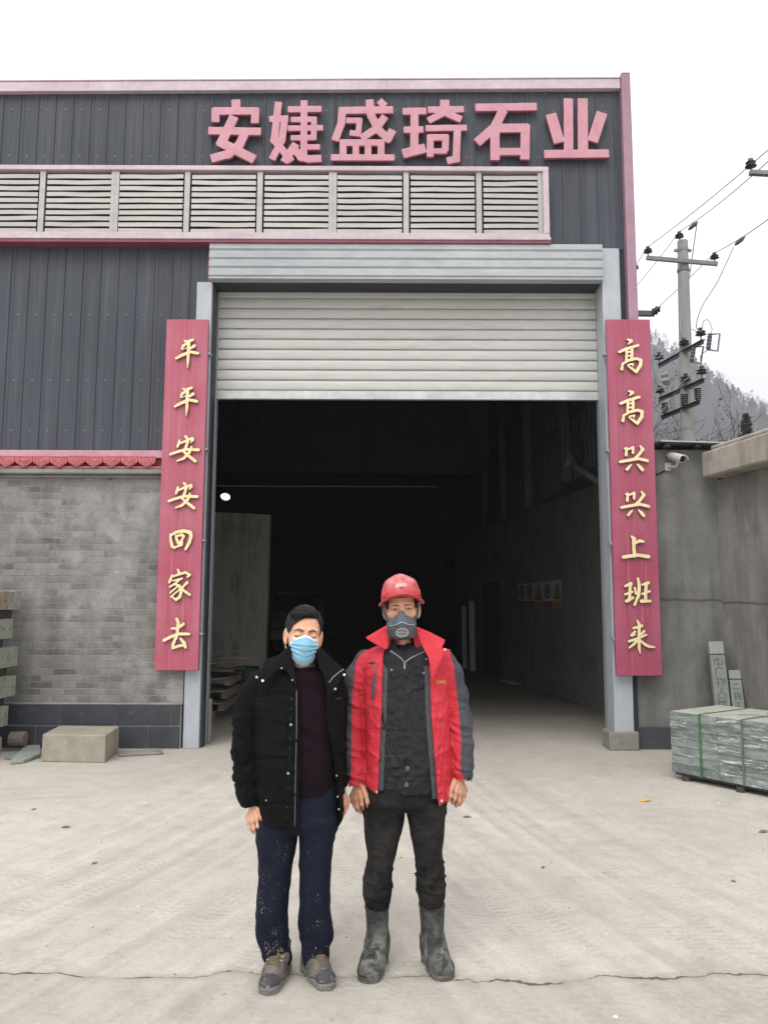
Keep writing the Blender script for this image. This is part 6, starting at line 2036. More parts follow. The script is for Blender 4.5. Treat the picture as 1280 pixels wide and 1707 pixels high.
    LET = {'C': [[(.9, .85), (.5, 1), (.1, .75), (.1, .25), (.5, 0), (.9, .15)]], 'O': [[(.5, 1), (.1, .7), (.1, .3), (.5, 0), (.9, .3), (.9, .7), (.5, 1)]],
           'N': [[(.1, 0), (.1, 1), (.9, 0), (.9, 1)]], 'E': [[(.9, 1), (.1, 1), (.1, 0), (.9, 0)], [(.1, .5), (.75, .5)]]}
    q = MB()
    for i, ch in enumerate('CCONNE'):
        for st in LET[ch]:
            pts = [(727.6 + i * 2.75 + x * 2.1, 1138.8 - y * 4.8 + i * .12) for x, y in st]
            q.tube(ribbon(f, coat, pts, .002, .001, .0008, 2), .0011, 5)
    MAT['gold_thread'] = soft('yellow embroidery', '#d9a13a', '#e6b75a', 80, .6, 0)
    q.build('chest_lettering', 'gold_thread', jacket)
    for px, py in ((628, 1320), (741.5, 1083), (736, 1335)):
        disc(f, 'snap', px, py, (lambda P: np.minimum(coat(P), collar(P))), .0055, 'snap', jacket)
    for i in range(5):
        disc(f, 'snap', 640.5 - i * 1.2, 1120 + i * 45, (lambda P: torso(P, -.013)), .004, 'snap_dark', jacket)
    # ---- trousers
    hips = f.loft([(1296, 612, 740, -.105, .115), (1325, 606, 743, -.115, .13), (1335, 604.5, 743.5, -.118, .135), (1346, 610, 738, -.10, .12)], n=2.5)
    lgL = f.loft([(1335, 604.5, 675, -.110, .12), (1365, 605, 674.5, -.108, .115), (1395, 607.5, 667, -.100, .10), (1426, 612, 659.5, -.092, .088), (1442, 609.5, 655.5, -.092, .085), (1458, 605.5, 654.5, -.092, .085), (1478, 603.5, 655, -.088, .088), (1492, 604.5, 653, -.082, .085), (1510, 609.5, 648, -.068, .07)], n=2.2)
    lgR = f.loft([(1335, 674, 743.5, -.110, .12), (1365, 679, 742.5, -.108, .115), (1395, 685, 740, -.100, .10), (1420, 690, 737.5, -.094, .09), (1442, 692.5, 740.5, -.092, .085), (1460, 692, 741.5, -.092, .085), (1478, 692, 742, -.088, .088), (1495, 696, 741, -.08, .085), (1508, 698.5, 739.5, -.068, .07)], n=2.2)
    zk = f.P(640, 1440)[2]
    def legs(P):
        d = smin(smin(lgL(P), hips(P), .03), smin(lgR(P), hips(P), .03), .008)
        z = P[:, 2]
        low = np.exp(-((z - zk + .04) / .085) ** 2)
        w = wrinkle(P, (.35, .2, 1), 55, .010, 51, 1.0) * (low + .10) + wrinkle(P, (1, .3, .5), 22, .006, 52)
        x0 = f.P(675, 1330)[0]
        w = w + wrinkle(P, (.8, 0, 1), 34, .006, 53) * np.exp(-((z - f.P(640, 1362)[2]) / .05) ** 2)
        return d - w
    tr_ = f.part('trousers', legs, f.box(590, 1290, 760, 1516, -.17, .18), .0042, 'work_trousers', root, relax=1)
    # ---- boots
    for side, (sh_, toe_px, heel_dx) in enumerate((([(1506, 608, 648, -.06, .065), (1530, 610, 648, -.06, .065), (1560, 611.5, 647, -.058, .064), (1582, 611, 645.5, -.060, .066), (1600, 612, 645, -.055, .066)], (611, 1640), .062),
                                                   ([(1503, 698, 741, -.06, .065), (1530, 700, 740.5, -.06, .065), (1560, 702.5, 739.5, -.058, .064), (1580, 703.5, 739, -.060, .066), (1600, 704, 738, -.055, .066)], (744, 1636), -.075))):
        shaft = f.loft(sh_, n=2.1, bot=False)
        T = onG(*toe_px); T[2] = 0
        sx = f.P((sh_[3][1] + sh_[3][2]) / 2, 1580)[0]
        Hh = np.array((sx + (.010 if side == 0 else -.008), f.Y + .035, 0))
        u = Hh - T; Lf = np.linalg.norm(u); u = u / Lf
        T = T + u * .045
        up = np.array((0, 0, 1.0))
        v_side = np.array((u[1], -u[0], 0))
        ztop = f.P(640, sh_[0][0])[2]
        za = f.P(640, 1575)[2]
        def boot(P, T=T, Hh=Hh, u=u, shaft=shaft, ztop=ztop, za=za):
            ball = T + u * .055
            d = ellip(P - T, (0, 0, .036), (.053, .053, .040))
            d = smin(d, rcone(P, T + up * .044, ball + up * .046, .042, .049), .02)
            d = smin(d, rcone(P, ball + up * .048, Hh - u * .05 + up * .088, .049, .052), .03)
            d = smin(d, rcone(P, Hh + up * .045, Hh + up * .10, .040, .046), .03)
            d = smin(d, rcone(P, ball + up * .045, Hh + up * .04, .047, .040), .02)
            s_ = shaft(P)
            s_ = np.maximum(s_, .075 - P[:, 2])
            d = smin(d, s_, .035)
            d = d - wrinkle(P, (0, .5, 1), 60, .003, 61 + side) * np.exp(-((P[:, 2] - .13) / .05) ** 2)
            rim = np.abs(P[:, 2] - ztop + .012) - .008
            d = d - .0028 * (1 / (1 + np.exp(rim / .0015)))
            d = smax(d, P[:, 2] - ztop - .012 * np.sin((P[:, 0] - sx) * 14 + side * 2), .004)
            d = np.maximum(d, -np.maximum(shaft(P, -.006), ztop - .03 - P[:, 2]))
            return np.maximum(d, .012 - P[:, 2])
        lo = np.minimum(T, Hh) - .10; hi = np.maximum(T, Hh) + .10; lo[2] = -.005; hi[2] = ztop + .04
        bt = f.part('boot', boot, (lo, hi), .0034, 'rubber', root)
        def sole(P, T=T, Hh=Hh, u=u):
            q = P[:, :2]
            st = [(*T[:2], .052), (*(T + u * .06)[:2], .051), (*(T + u * (Lf - .045) * .62)[:2], .039), (*Hh[:2], .043)]
            d = sdf_stroke2(q, st, .05)
            s_ = (P - T) @ u
            zb = np.where((s_ > .10) & (s_ < .155), .009, .0)
            tread = .0025 * (np.sin(s_ * 330) > 0)
            return smax(d + tread * (P[:, 2] < .012), np.maximum(P[:, 2] - .026, zb - P[:, 2]), .003)
        lo = lo.copy(); hi2 = hi.copy(); hi2[2] = .04
        f.part('sole', sole, (lo - np.array((0, 0, .006)), hi2), .0032, 'rubber_sole', bt)
    # ---- head, neck, hands: the body
    H = Head(f.P(669.2, 1014, .015), rot(R(0), R(3), R(-2.5)), 1.10)
    hL = hand(f, 0, 0, False, -.015)
    hR = hand(f, 163.5, -10, True, -.015)
    nk0, nk1 = H.world((0, .022, -.075)), f.P(671, 1100, .02)
    core = f.loft([(1080, 640, 704, -.05, .06), (1100, 620, 725, -.07, .08), (1200, 628, 726, -.08, .08), (1300, 622, 730, -.07, .09), (1345, 618, 734, -.06, .09)], n=2.2)
    coreL = f.C([(640, 1340, .01, 18), (632, 1430, .0, 15), (629, 1560, .0, 11), (629, 1596, .01, 10)]); coreR = f.C([(708, 1340, .01, 18), (716, 1430, .0, 15), (720, 1560, .0, 11), (720, 1596, .01, 10)])
    inL = f.C([(625, 1105, .0, 13), (592, 1140, .0, 11), (589, 1205, -.005, 10.5), (594, 1260, -.016, 9), (599, 1305, -.018, 9)])
    inR = f.C([(725, 1105, .0, 13), (757, 1140, .0, 11), (768, 1205, -.005, 10.5), (767, 1255, -.016, 9), (763.5, 1295, -.018, 9)])
    hs = boxed(lambda P: H.skin(P, True), H.c - .19, H.c + .19)
    hands = [boxed(t[0], t[1], t[2]) for t in (hL, hR)]
    def body(P):
        d = smin(core(P), chain(P, inL, .02), .02); d = smin(d, chain(P, inR, .02), .02)
        d = smin(d, chain(P, coreL, .02), .02); d = smin(d, chain(P, coreR, .02), .02)
        nk = rcone(P, nk0, nk1, .052, .058)
        thro = rcone(P, H.world((0, -.045, -.10)), f.P(672, 1092, -.035), .018, .022)
        nk = smin(nk, thro, .03)
        tend = np.minimum(rcone(P, H.world((-.03, -.01, -.10)), f.P(666, 1094, -.052), .012, .010), rcone(P, H.world((.03, -.01, -.10)), f.P(678, 1094, -.052), .012, .010))
        d = smin(d, smin(nk, tend, .014), .02)
        d = smin(d, hs(P), .02)
        for g in hands: d = smin(d, g(P), .006)
        return d
    def brow(V):
        q = H.local(V); ax = q.copy(); ax[:, 0] = np.abs(ax[:, 0])
        return np.where(q[:, 1] < -.03, rcone(ax * [1, 0, 1], (.016, 0, .0195), (.046, 0, .019), .0030, .0018), 1)
    def lash(V):
        q = H.local(V); ax = q.copy(); ax[:, 0] = np.abs(ax[:, 0])
        d = np.minimum(rcone(ax * [1, 0, 1], (.018, 0, .0018), (.031, 0, .0034), .0013, .0021), rcone(ax * [1, 0, 1], (.031, 0, .0034), (.046, 0, .0014), .0021, .0013))
        return np.where(q[:, 1] < -.03, d, 1)
    def grime(V):
        z = V[:, 2]
        return np.where(z < 1.0, .28, np.clip(.25 - ellip(H.local(V), (0, -.05, -.06), (.08, .08, .04)) * 6, 0, .35))
    bd = f.part('body', body, f.box(570, 960, 800, 1612, -.16, .16), .0026, 'skin_tan', root, {'brow': brow, 'lash': lash, 'grime': grime})
    for s_ in (-1, 1):
        c = H.world((s_ * .031, -.0665, .0005))
        q = MB(); ring_ = []
        eye_ball(c, H, s_, bd)
    for t in (hL, hR):
        pass
    # undershirt at the base of the throat
    ush = f.loft([(1084, 655, 690, -.062, .05), (1092, 645, 702, -.082, .07), (1112, 635, 715, -.085, .08)], n=2.2)
    f.part('undershirt', lambda P: ush(P), f.box(625, 1075, 725, 1118, -.13, .10), .004, 'dark_coat', root)
    # short hair under the helmet
    def hair(P):
        q = H.local(P)
        d = ellip(q, (0, .014, .03), (.0795, .102, .093))
        zl = np.interp(q[:, 1], [-.10, -.055, -.040, -.005, .03, .11], [.055, .05, .002, -.004, -.055, -.07])
        return np.maximum(d - .001 * np.sin(q[:, 0] * 900) , zl - q[:, 2])
    f.part('hair', hair, (H.c - .14, H.c + .14), .003, 'hair', root)
    # ---- helmet
    hm = H.world((0, .004, .048))
    HM = rot(R(0), R(-4), R(-3.5))
    def hloc(P): return (P - hm) @ HM
    def dome(q, o=0.0):
        d = ellip(q, (0, .008, .0), (.0945 + o, .116 + o, .112 + o))
        rid = rcone(q, (0, -.062, .082), (0, .075, .088), .020 + o, .020 + o)
        d = smin(d, rid, .022)
        for s_ in (-1, 1):
            d = smin(d, rcone(q, (s_ * .052, -.055, .066), (s_ * .058, .06, .068), .010 + o, .010 + o), .03)
        return d
    def helmet(P):
        q = hloc(P)
        sh = np.maximum(dome(q), -dome(q, -.005))
        zb = -.006 - 1.9 * q[:, 0] ** 2 + .55 * np.clip(-q[:, 1] - .06, 0, 1) * .25
        sh = smax(sh, zb - q[:, 2], .003)
        el = np.sqrt((q[:, 0] / .1045) ** 2 + ((q[:, 1] - np.where(q[:, 1] < 0, -.012, .0)) / np.where(q[:, 1] < 0, .142, .126)) ** 2)
        br = np.maximum(np.abs(q[:, 2] - zb) - .0032, (el - 1) * .10)
        br = np.maximum(br, -dome(q, -.004))
        edge = np.maximum(np.abs(el - 1) * .10 - .0025, np.abs(q[:, 2] - zb + .001) - .0055)
        sh = smin(smin(sh, br, .006), edge, .002)
        for s_ in (-1, 1):                                   # accessory lugs
            b_ = np.abs(q - np.array((s_ * .080, -.062, .014))) - np.array((.006, .010, .010))
            sh = smin(sh, np.linalg.norm(np.maximum(b_, 0), axis=1) - .003, .004)
        bar = rcone(q, (-.05, -.107, .006), (.05, -.107, .006), .002, .002)
        return sh
    hz_ = lambda V: np.clip((hloc(V)[:, 2] - .02) / .08, 0, 1) * .8 + .12
    def badge(V):
        q = hloc(V)
        return np.where(q[:, 1] < 0, sdf_stroke2(q[:, [0, 2]], [(-.018, .050), (.018, .053)], .0085), 1)
    hmO = f.part('helmet', helmet, (hm - np.array((.13, .18, .07)), hm + np.array((.13, .16, .15))), .0026, 'helmet', root, {'dust': hz_, 'badge': badge})
    q = MB()
    def hw(x, y, z): return hm + HM @ np.array((x, y, z))
    MB().obox(hw(0, -.1085, .047), HM @ np.array((.011, 0, 0)), HM @ np.array((0, .003, .001)), HM @ np.array((0, .0, .003))).build('badge_bar', 'resp_trim', hmO, bevel=.001)
    # ---- respirator
    Rm = lambda x, y, z: H.world((x, y, z))
    def rloc(P): return (P - f.P(669.4, 1043, 0) + np.array((0, .015, 0)) * 0) @ H.M
    o_ = f.P(669.4, 1042.5, -.075)
    def rl(P): return (P - o_) @ H.M
    def rubber_cup(P):
        q = rl(P); ax = q.copy(); ax[:, 0] = np.abs(ax[:, 0])
        d = rcone(q, (0, -.018, .052), (0, -.030, .010), .017, .040)
        d = smin(d, ellip(q, (0, .004, .0), (.060, .045, .034)), .02)
        d = smin(d, rcone(ax, (.020, -.002, .028), (.052, .018, .004), .016, .016), .02)
        r_ = np.abs(np.sin((q[:, 2] - .45 * q[:, 0] ** 2 * 20) * 230))
        band = np.exp(-((q[:, 2] - .020 + 6 * q[:, 0] ** 2) / .014) ** 2) * (ax[:, 0] < .034)
        d = d + .0022 * (r_ < .35) * band
        return np.maximum(d, q[:, 1] - .05)
    wav = lambda x: .002 + .016 * np.exp(-(x / .026) ** 2) - .05 * np.maximum(np.abs(x) - .035, 0)
    def housing_(P):
        q = rl(P)
        z1_ = wav(q[:, 0])
        d = ellip(q * np.array((1, 1, 1)), (0, -.004, -.026), (.0665, .066, .040))
        sq = (np.abs(q - np.array((0, -.006, -.026))) / np.array((.066, .060, .037)))
        d2 = ((sq ** 3.2).sum(1) ** (1 / 3.2) - 1) * .037
        d = d2
        d = smax(d, q[:, 2] - z1_ + .001, .003)
        g = (q[:, 0] / .029) ** 2 + ((q[:, 2] + .027) / .0205) ** 2
        d = d + .003 * (1 / (1 + np.exp((g - 1) * 20))) * (q[:, 1] < 0)
        return np.maximum(d, q[:, 1] - .055)
    lo, hi = o_ - .10, o_ + .10
    rc = f.part('respirator', rubber_cup, (lo, hi), .0026, 'resp_rubber', root)
    f.part('filter_housing', housing_, (lo, hi), .0026, 'resp_body', rc)
    def front_pt(x, z, lift=.001):
        y = -.10
        p = None
        for _ in range(140):
            p = (o_ + H.M @ np.array((x, y, z)))[None]
            d = float(min(housing_(p)[0], rubber_cup(p)[0]))
            if d < .0005: break
            y += max(.6 * d, .0005)
        return o_ + H.M @ np.array((x, y - lift, z))
    xs_ = np.linspace(-.058, .058, 23)
    MB().tube([front_pt(x, float(wav(np.array(x))) + .001) for x in xs_], .0022, 6).build('trim_line', 'resp_trim', rc, smooth=True)
    MB().tube([front_pt(.028 * math.cos(t), -.027 + .0195 * math.sin(t)) for t in np.linspace(0, 2 * math.pi, 25)], .0018, 6).build('grille_rim', 'resp_trim', rc, smooth=True)
    for j in range(5):
        z = -.027 + (j - 2) * .0065
        w = .028 * math.sqrt(max(0, 1 - ((j - 2) * .0065 / .0195) ** 2))
        MB().tube([front_pt(x, z) for x in np.linspace(-w, w, 9)], .0014, 5).build('grille_bar', 'resp_trim', rc, smooth=True)
    for s_ in (-1, 1):
        a = [(s_ * .045, -.012, .008), (s_ * .066, .016, .028), (s_ * .078, .040, .058), (s_ * .082, .056, .086)]
        P3 = spline([o_ + H.M @ np.array(t) for t in a], 6)
        q = MB()
        for i in range(len(P3) - 1):
            q.bar(P3[i], P3[i + 1] + (P3[i + 1] - P3[i]) * .1, .013, .005, up=(s_ * .8, -.6, 0))
        q.build('head_strap', 'strap_grey', rc)
        a = [(s_ * .055, .0, -.020), (s_ * .072, .035, -.022), (s_ * .066, .08, -.02), (s_ * .02, .14, -.02)]
        P3 = spline([o_ + H.M @ np.array(t) for t in a], 6)
        MB().tube(P3, .005, 6).build('neck_strap', 'strap_grey', rc, smooth=True)
    return root

def eye_ball(c, H, s_, parent):
    """narrow open eye: white ball with a dark iris set behind the lids"""
    def sphere(q, c, r, mi, n1=12, n2=16, sc=(1, 1, 1)):
        V, Fc = [], []
        for i in range(n1 + 1):
            for j in range(n2):
                a, b = math.pi * i / n1, 2 * math.pi * j / n2
                V.append(c + H.M @ (np.array((math.sin(a) * math.cos(b) * sc[0], math.sin(a) * math.sin(b) * sc[1], math.cos(a) * sc[2])) * r))
        for i in range(n1):
            for j in range(n2):
                Fc.append((i * n2 + j, i * n2 + (j + 1) % n2, (i + 1) * n2 + (j + 1) % n2, (i + 1) * n2 + j))
        q.add(V, Fc, mi)
    q = MB(); sphere(q, c, .0118, 0)
    e = q.build('eyeball', 'eye_white', parent, smooth=True)
    q = MB(); sphere(q, c + H.M @ np.array((0, -.0094, -.0002)), .0054, 0, 10, 14, (1, .55, 1))
    q.build('iris', 'iris', e, smooth=True)

# ================================================================ bareheaded man in the black parka
def man_black():
    f = Figure(3.65)
    k = f.px
    root = thing('person', (f.P(494, 1400)[0], 3.63, 0), 'bareheaded man in a blue surgical mask, black padded parka and navy trousers', 'person', None)
    armL = f.C([(436, 1140, .0, 24), (419, 1162, .0, 22.5), (411.5, 1200, .0, 22), (410, 1246, -.01, 22.5), (413, 1290, -.02, 22), (417, 1322, -.025, 20), (419.5, 1341, -.025, 18)])
    armR = f.C([(552, 1134, .02, 22), (560, 1158, .03, 19), (561, 1205, .05, 17), (561, 1260, .055, 16), (564, 1300, .055, 15), (567, 1326, .055, 14)])
    torso = f.loft([(1095, 480, 540, -.06, .09), (1106, 462, 550, -.08, .11), (1116, 446, 562, -.10, .125), (1130, 434, 571, -.12, .138), (1160, 428, 573, -.142, .142), (1200, 427, 573, -.152, .142),
                    (1260, 428, 573, -.158, .14), (1330, 432, 573, -.158, .14), (1392, 435, 573, -.150, .14)], n=2.6)
    eL = f.lineX([(487, 1080), (488, 1108), (494, 1125), (498, 1150), (499, 1220), (498.5, 1300), (497, 1395)])
    eR = f.lineX([(528, 1080), (531, 1108), (539, 1125), (543.5, 1150), (545, 1205), (551, 1240), (556, 1262), (563, 1325), (567.5, 1395)])
    hem = f.lineZ([(425, 1374), (440, 1377), (496, 1384), (540, 1384), (560, 1384), (564, 1379), (573, 1364)])
    qz = [f.P(640, y)[2] for y in (1156, 1258, 1330)]
    def outer(P):
        d = torso(P)
        z = P[:, 2]
        for q in qz:
            d = d + .006 * np.exp(-((z - q - .01 * np.sin(P[:, 0] * 25)) / .006) ** 2)
        return d - wrinkle(P, (.3, .1, 1), 36, .009, 71) - wrinkle(P, (1, 0, .25), 46, .006, 72)
    def sleeves(P):
        d = np.minimum(chain(P, armL, .02), chain(P, armR, .02))
        low = np.clip((1.22 - P[:, 2]) / .25, 0, 1)
        return d - wrinkle(P, (.2, .2, 1), 55, .011, 73, 1.1) * (.3 + .7 * low) - wrinkle(P, (.7, 0, .6), 36, .005, 74)
    def coat(P):
        fl = f.flat(P)
        x, z = fl[:, 0], fl[:, 1]
        sh = np.maximum(outer(P), -torso(P, -.022))
        cut = np.minimum(x - eL(z), eR(z) - x)
        sh = smax(sh, np.where(P[:, 1] < f.Y + .02, cut, -.05), .008)
        # button placket: a raised flap along the left edge with a stitched seam beside it
        u = eL(z) - x
        sh = sh + .004 * np.exp(-((u - 17 * k) / .0035) ** 2) * (P[:, 1] < f.Y) - .003 * (1 / (1 + np.exp((np.abs(u - 8 * k) - 8 * k) / .0015))) * (P[:, 1] < f.Y)
        sh = smax(sh, hem(x) - z, .008)
        s_ = sleeves(P)
        for arm in (armL, armR):
            a, ra = arm[-1]; b, rb = arm[-2]
            u_2 = (a - b) / np.linalg.norm(a - b)
            s_ = smax(s_, (P - a) @ u_2 - .004, .006)
            s_ = np.maximum(s_, -rcone(P, a - u_2 * .012, a + u_2 * .05, ra - .007, ra - .004))
        return smin(sh, s_, .014)
    parka = f.part('parka', coat, f.box(375, 1085, 595, 1400, -.22, .22), .0042, 'parka', root, relax=1)
    # ---- collar: high stand on the left, broad turned lapel on the right, hood roll behind
    colL = f.poly([(486, 1074), (478, 1080), (468, 1088), (462, 1098), (440, 1110), (425, 1124), (424, 1131), (441, 1140), (452, 1128), (466, 1117), (478, 1120), (488, 1136), (497, 1150), (494, 1126), (488, 1110), (487, 1092)])
    colR = f.poly([(529, 1082), (537, 1084), (556, 1099), (576, 1118), (578, 1126), (568, 1132), (561, 1152), (548, 1166), (544, 1150), (539, 1126), (531, 1110)])
    hood = f.C([(470, 1100, .03, 9), (452, 1112, .055, 12), (478, 1104, .10, 15), (508, 1100, .115, 17), (538, 1104, .09, 14), (552, 1112, .045, 10)])
    ring = f.loft([(1070, 480, 534, -.07, .085), (1090, 478, 537, -.075, .09), (1120, 470, 545, -.09, .11)], n=2.0, top=False, bot=False)
    def collar(P):
        fl = f.flat(P)
        x, z = fl[:, 0], fl[:, 1]
        x0 = f.P(509, 1090)[0]
        zt = f.P(509, 1080)[2]
        ax = np.abs(x - x0)
        ys = f.Y - .055 - .15 * np.clip(ax - .04, 0, .3) - .62 * np.clip(zt - z, 0, .16) - .1 * np.clip(zt - z - .16, 0, 1)
        plate = np.abs(P[:, 1] - ys) * .8 - .007 - wrinkle(P, (1, 0, .4), 40, .004, 81)
        d = smax(plate, np.minimum(sd_poly(fl, colL), sd_poly(fl, colR)), .008)
        rg = np.maximum(np.abs(ring(P)) - .007, f.Y - .05 - P[:, 1])
        rg = smax(rg, np.maximum(f.P(640, 1122)[2] - P[:, 2], P[:, 2] - f.P(640, 1082)[2]), .006)
        hd = chain(P, hood, .03) - wrinkle(P, (.6, .5, .6), 45, .006, 82)
        return smin(smin(d, rg, .006), hd, .012)
    f.part('collar', collar, f.box(415, 1066, 588, 1172, -.24, .20), .0036, 'parka', parka, relax=1)
    surf = lambda P: np.minimum(coat(P), collar(P))
    for px, py, r_ in ((428, 1129, .0058), (438, 1135, .0058), (574, 1125, .0052), (559, 1148.5, .0052), (485, 1208, .0056), (480.5, 1289, .0056), (487.5, 1133.5, .004), (469.5, 1114, .0035)):
        disc(f, 'snap', px, py, surf, r_, 'snap', parka, .003, .5)
    for px, py in ((546, 1216), (561, 1293), (563, 1328), (565, 1349), (444, 1334)):
        disc(f, 'snap', px, py, surf, .0038, 'snap', parka)
    for i in range(13):
        if i not in (3, 7):
            disc(f, 'stud', 485.5 - i * .55, 1165 + i * 16.5, surf, .0026, 'snap_dark', parka, .001)
    P3 = ribbon(f, surf, [(494.5, 1150), (494.5, 1220), (492.5, 1300), (491.5, 1378)], .01, .002, .0006, 8)
    MB().tube(P3, .0026, 6).build('zip', 'snap_dark', parka, smooth=True)
    P3 = ribbon(f, surf, [(548.5, 1138), (556, 1128), (566, 1120), (575, 1114)], .01, .002, .0006, 5)
    MB().tube(P3, .0018, 6).build('collar_piping', 'zip', parka, smooth=True)
    MAT['wine'] = soft('dark wine chest tag', '#3a1a24', '#46222d', 30, .8, 0)
    P3 = ribbon(f, surf, [(558.5, 1165), (568, 1164.5)], .01, .002, .0006, 5)
    MB().tube(P3, .005, 6).build('chest_tag', 'wine', parka, smooth=True)
    # ---- sweater
    sw_ = f.loft([(1117, 484, 533, -.05, .06), (1121, 474, 542, -.082, .08), (1134, 456, 558, -.105, .10), (1180, 452, 562, -.125, .11), (1260, 454, 562, -.13, .11), (1300, 456, 562, -.132, .112), (1319, 458, 560, -.125, .11)], n=2.4)
    nkr = f.loft([(1112, 484, 530, -.060, .07), (1117, 482, 533, -.068, .072), (1122, 479, 537, -.080, .08), (1130, 476, 540, -.09, .085)], n=2.0)
    def sweat(P):
        z = P[:, 2]
        d = smin(sw_(P), nkr(P), .010)
        zr = f.P(640, 1310)[2]
        rib = .0012 * np.sin(P[:, 0] * 900) * ((z < zr + .004) | (z > f.P(640, 1124)[2]))
        d = d + .003 * np.exp(-((z - zr) / .003) ** 2)
        return d - rib - wrinkle(P, (.7, 0, 1), 24, .006, 91)
    f.part('sweater', sweat, f.box(440, 1092, 575, 1326, -.17, .14), .004, 'sweater', root, relax=1)
    # ---- trousers
    hips = f.loft([(1298, 452, 566, -.11, .11), (1330, 438, 566, -.118, .125), (1366, 430, 563, -.118, .13), (1382, 432, 560, -.10, .11)], n=2.5)
    lgL = f.loft([(1360, 428, 498, -.112, .12), (1390, 427.5, 497, -.108, .112), (1434, 431, 489.5, -.10, .10), (1475, 430, 484, -.092, .095), (1511, 427, 480, -.088, .095), (1545, 425.5, 480.5, -.070, .105), (1572, 428, 482, -.058, .108), (1588, 433, 484, -.050, .108), (1601, 437, 486, -.046, .105), (1610, 444, 485, -.040, .10)], n=2.2)
    lgR = f.loft([(1360, 497, 563, -.112, .12), (1390, 498, 559, -.108, .112), (1441, 499, 553, -.10, .10), (1480, 499.5, 551, -.092, .095), (1507, 499, 550.5, -.088, .095), (1540, 496.5, 553, -.070, .105), (1562, 498, 555.5, -.058, .108), (1582, 501, 550, -.050, .108), (1601, 503.5, 548.5, -.046, .105), (1611, 507, 547, -.040, .10)], n=2.2)
    def legs(P):
        d = smin(smin(lgL(P), hips(P), .03), smin(lgR(P), hips(P), .03), .008)
        z = P[:, 2]
        low = np.exp(-((z - .11) / .07) ** 2)
        kn = np.exp(-((z - .50) / .10) ** 2)
        # pressed crease down the front of each leg
        for lx in ((463, 1390, 456, 1600), (528, 1390, 526, 1600)):
            p0, p1 = f.P(lx[0], lx[1]), f.P(lx[2], lx[3])
            xc = np.interp(z, [p1[2], p0[2]], [p1[0], p0[0]])
            d = d - .003 * np.exp(-((P[:, 0] - xc) / .006) ** 2) * (P[:, 1] < f.Y) * (z < p0[2])
        return d - wrinkle(P, (.5, .2, 1), 50, .009, 101, 1.0) * (low + .12) - wrinkle(P, (.6, 0, .9), 30, .006, 102) * (kn + .3) - wrinkle(P, (1, 0, .2), 26, .004, 103)
    f.part('trousers', legs, f.box(410, 1290, 580, 1624, -.18, .18), .0042, 'navy', root, relax=1)
    # ---- hiking shoes
    for side, (toe_px, hx) in enumerate((((444, 1660), (469, 1622)), ((549, 1652), (519, 1630)))):
        T = onG(*toe_px); T[2] = 0
        ax_ = f.P(*((461, 1612) if side == 0 else (525, 1612)))[0]
        Hh = np.array((ax_ + (.018 if side == 0 else -.028), f.Y + .055, 0))
        u = Hh - T; Lf = np.linalg.norm(u); u = u / Lf
        T = T + u * .040
        vs = np.array((-u[1], u[0], 0))
        up = np.array((0, 0, 1.0))
        def upper(P, T=T, Hh=Hh, u=u):
            ball = T + u * .06
            d = ellip(P - T, (0, 0, .034), (.043, .043, .030))
            d = smin(d, rcone(P, T + up * .036, ball + up * .046, .034, .043), .02)
            d = smin(d, rcone(P, ball + up * .048, Hh - u * .07 + up * .082, .043, .044), .03)
            d = smin(d, rcone(P, Hh + up * .045, Hh + up * .080, .036, .038), .03)
            d = smin(d, rcone(P, ball + up * .04, Hh + up * .04, .042, .036), .02)
            d = smin(d, rcone(P, Hh - u * .05 + up * .09, Hh - u * .03 + up * .12, .046, .045), .02)
            d = d - wrinkle(P, (.5, .5, 1), 90, .0018, 111 + side)
            # seam behind the toe cap
            s_ = (P - T) @ u
            d = d + .002 * np.exp(-((s_ + .004 - .38 * np.abs((P - T) @ vs)) / .003) ** 2)
            return np.maximum(d, .016 - P[:, 2])
        lo = np.minimum(T, Hh) - .09; hi = np.maximum(T, Hh) + .09; lo[2] = -.005; hi[2] = .19
        sh = f.part('shoe', upper, (lo, hi), .003, ['shoe_upper', 'shoe_toe'], root)
        me = sh.data
        ce = np.zeros(len(me.polygons) * 3, np.float32); me.polygons.foreach_get('center', ce)
        ce = ce.reshape(-1, 3) + parent_loc(root)
        s_ = (ce - T) @ u; w_ = np.abs((ce - T) @ vs)
        me.polygons.foreach_set('material_index', ((s_ < -.004 + .38 * w_) | ((ce[:, 2] < .035) & (s_ < .12))).astype(np.int32))
        def sole(P, T=T, Hh=Hh, u=u):
            st = [(*T[:2], .044), (*(T + u * .065)[:2], .047), (*(T + u * Lf * .55)[:2], .038), (*Hh[:2], .041)]
            d = sdf_stroke2(P[:, :2], st, .05)
            s_ = (P - T) @ u
            d = d + .003 * (np.sin(s_ * 300) > .2) * (P[:, 2] < .014)
            d = d - .002 * np.exp(-((P[:, 2] - .022) / .004) ** 2)
            ztop = .032 + .012 * np.exp(-(s_ + .03) ** 2 / .03 ** 2)
            return smax(d, np.maximum(P[:, 2] - ztop, -P[:, 2]), .004)
        hi2 = hi.copy(); hi2[2] = .06
        f.part('sole', sole, (lo - np.array((0, 0, .006)), hi2), .003, 'shoe_sole', sh)
        # laces and eyelets
        def topz(p):
            z = .16
            for _ in range(100):
                d = float(upper(np.array([[p[0], p[1], z]]))[0])
                if d < .0006: break
                z -= max(d * .6, .0006)
            return np.array((p[0], p[1], z + .002))
        q = MB()
        rows = [.032, .046, .060, .074, .088]
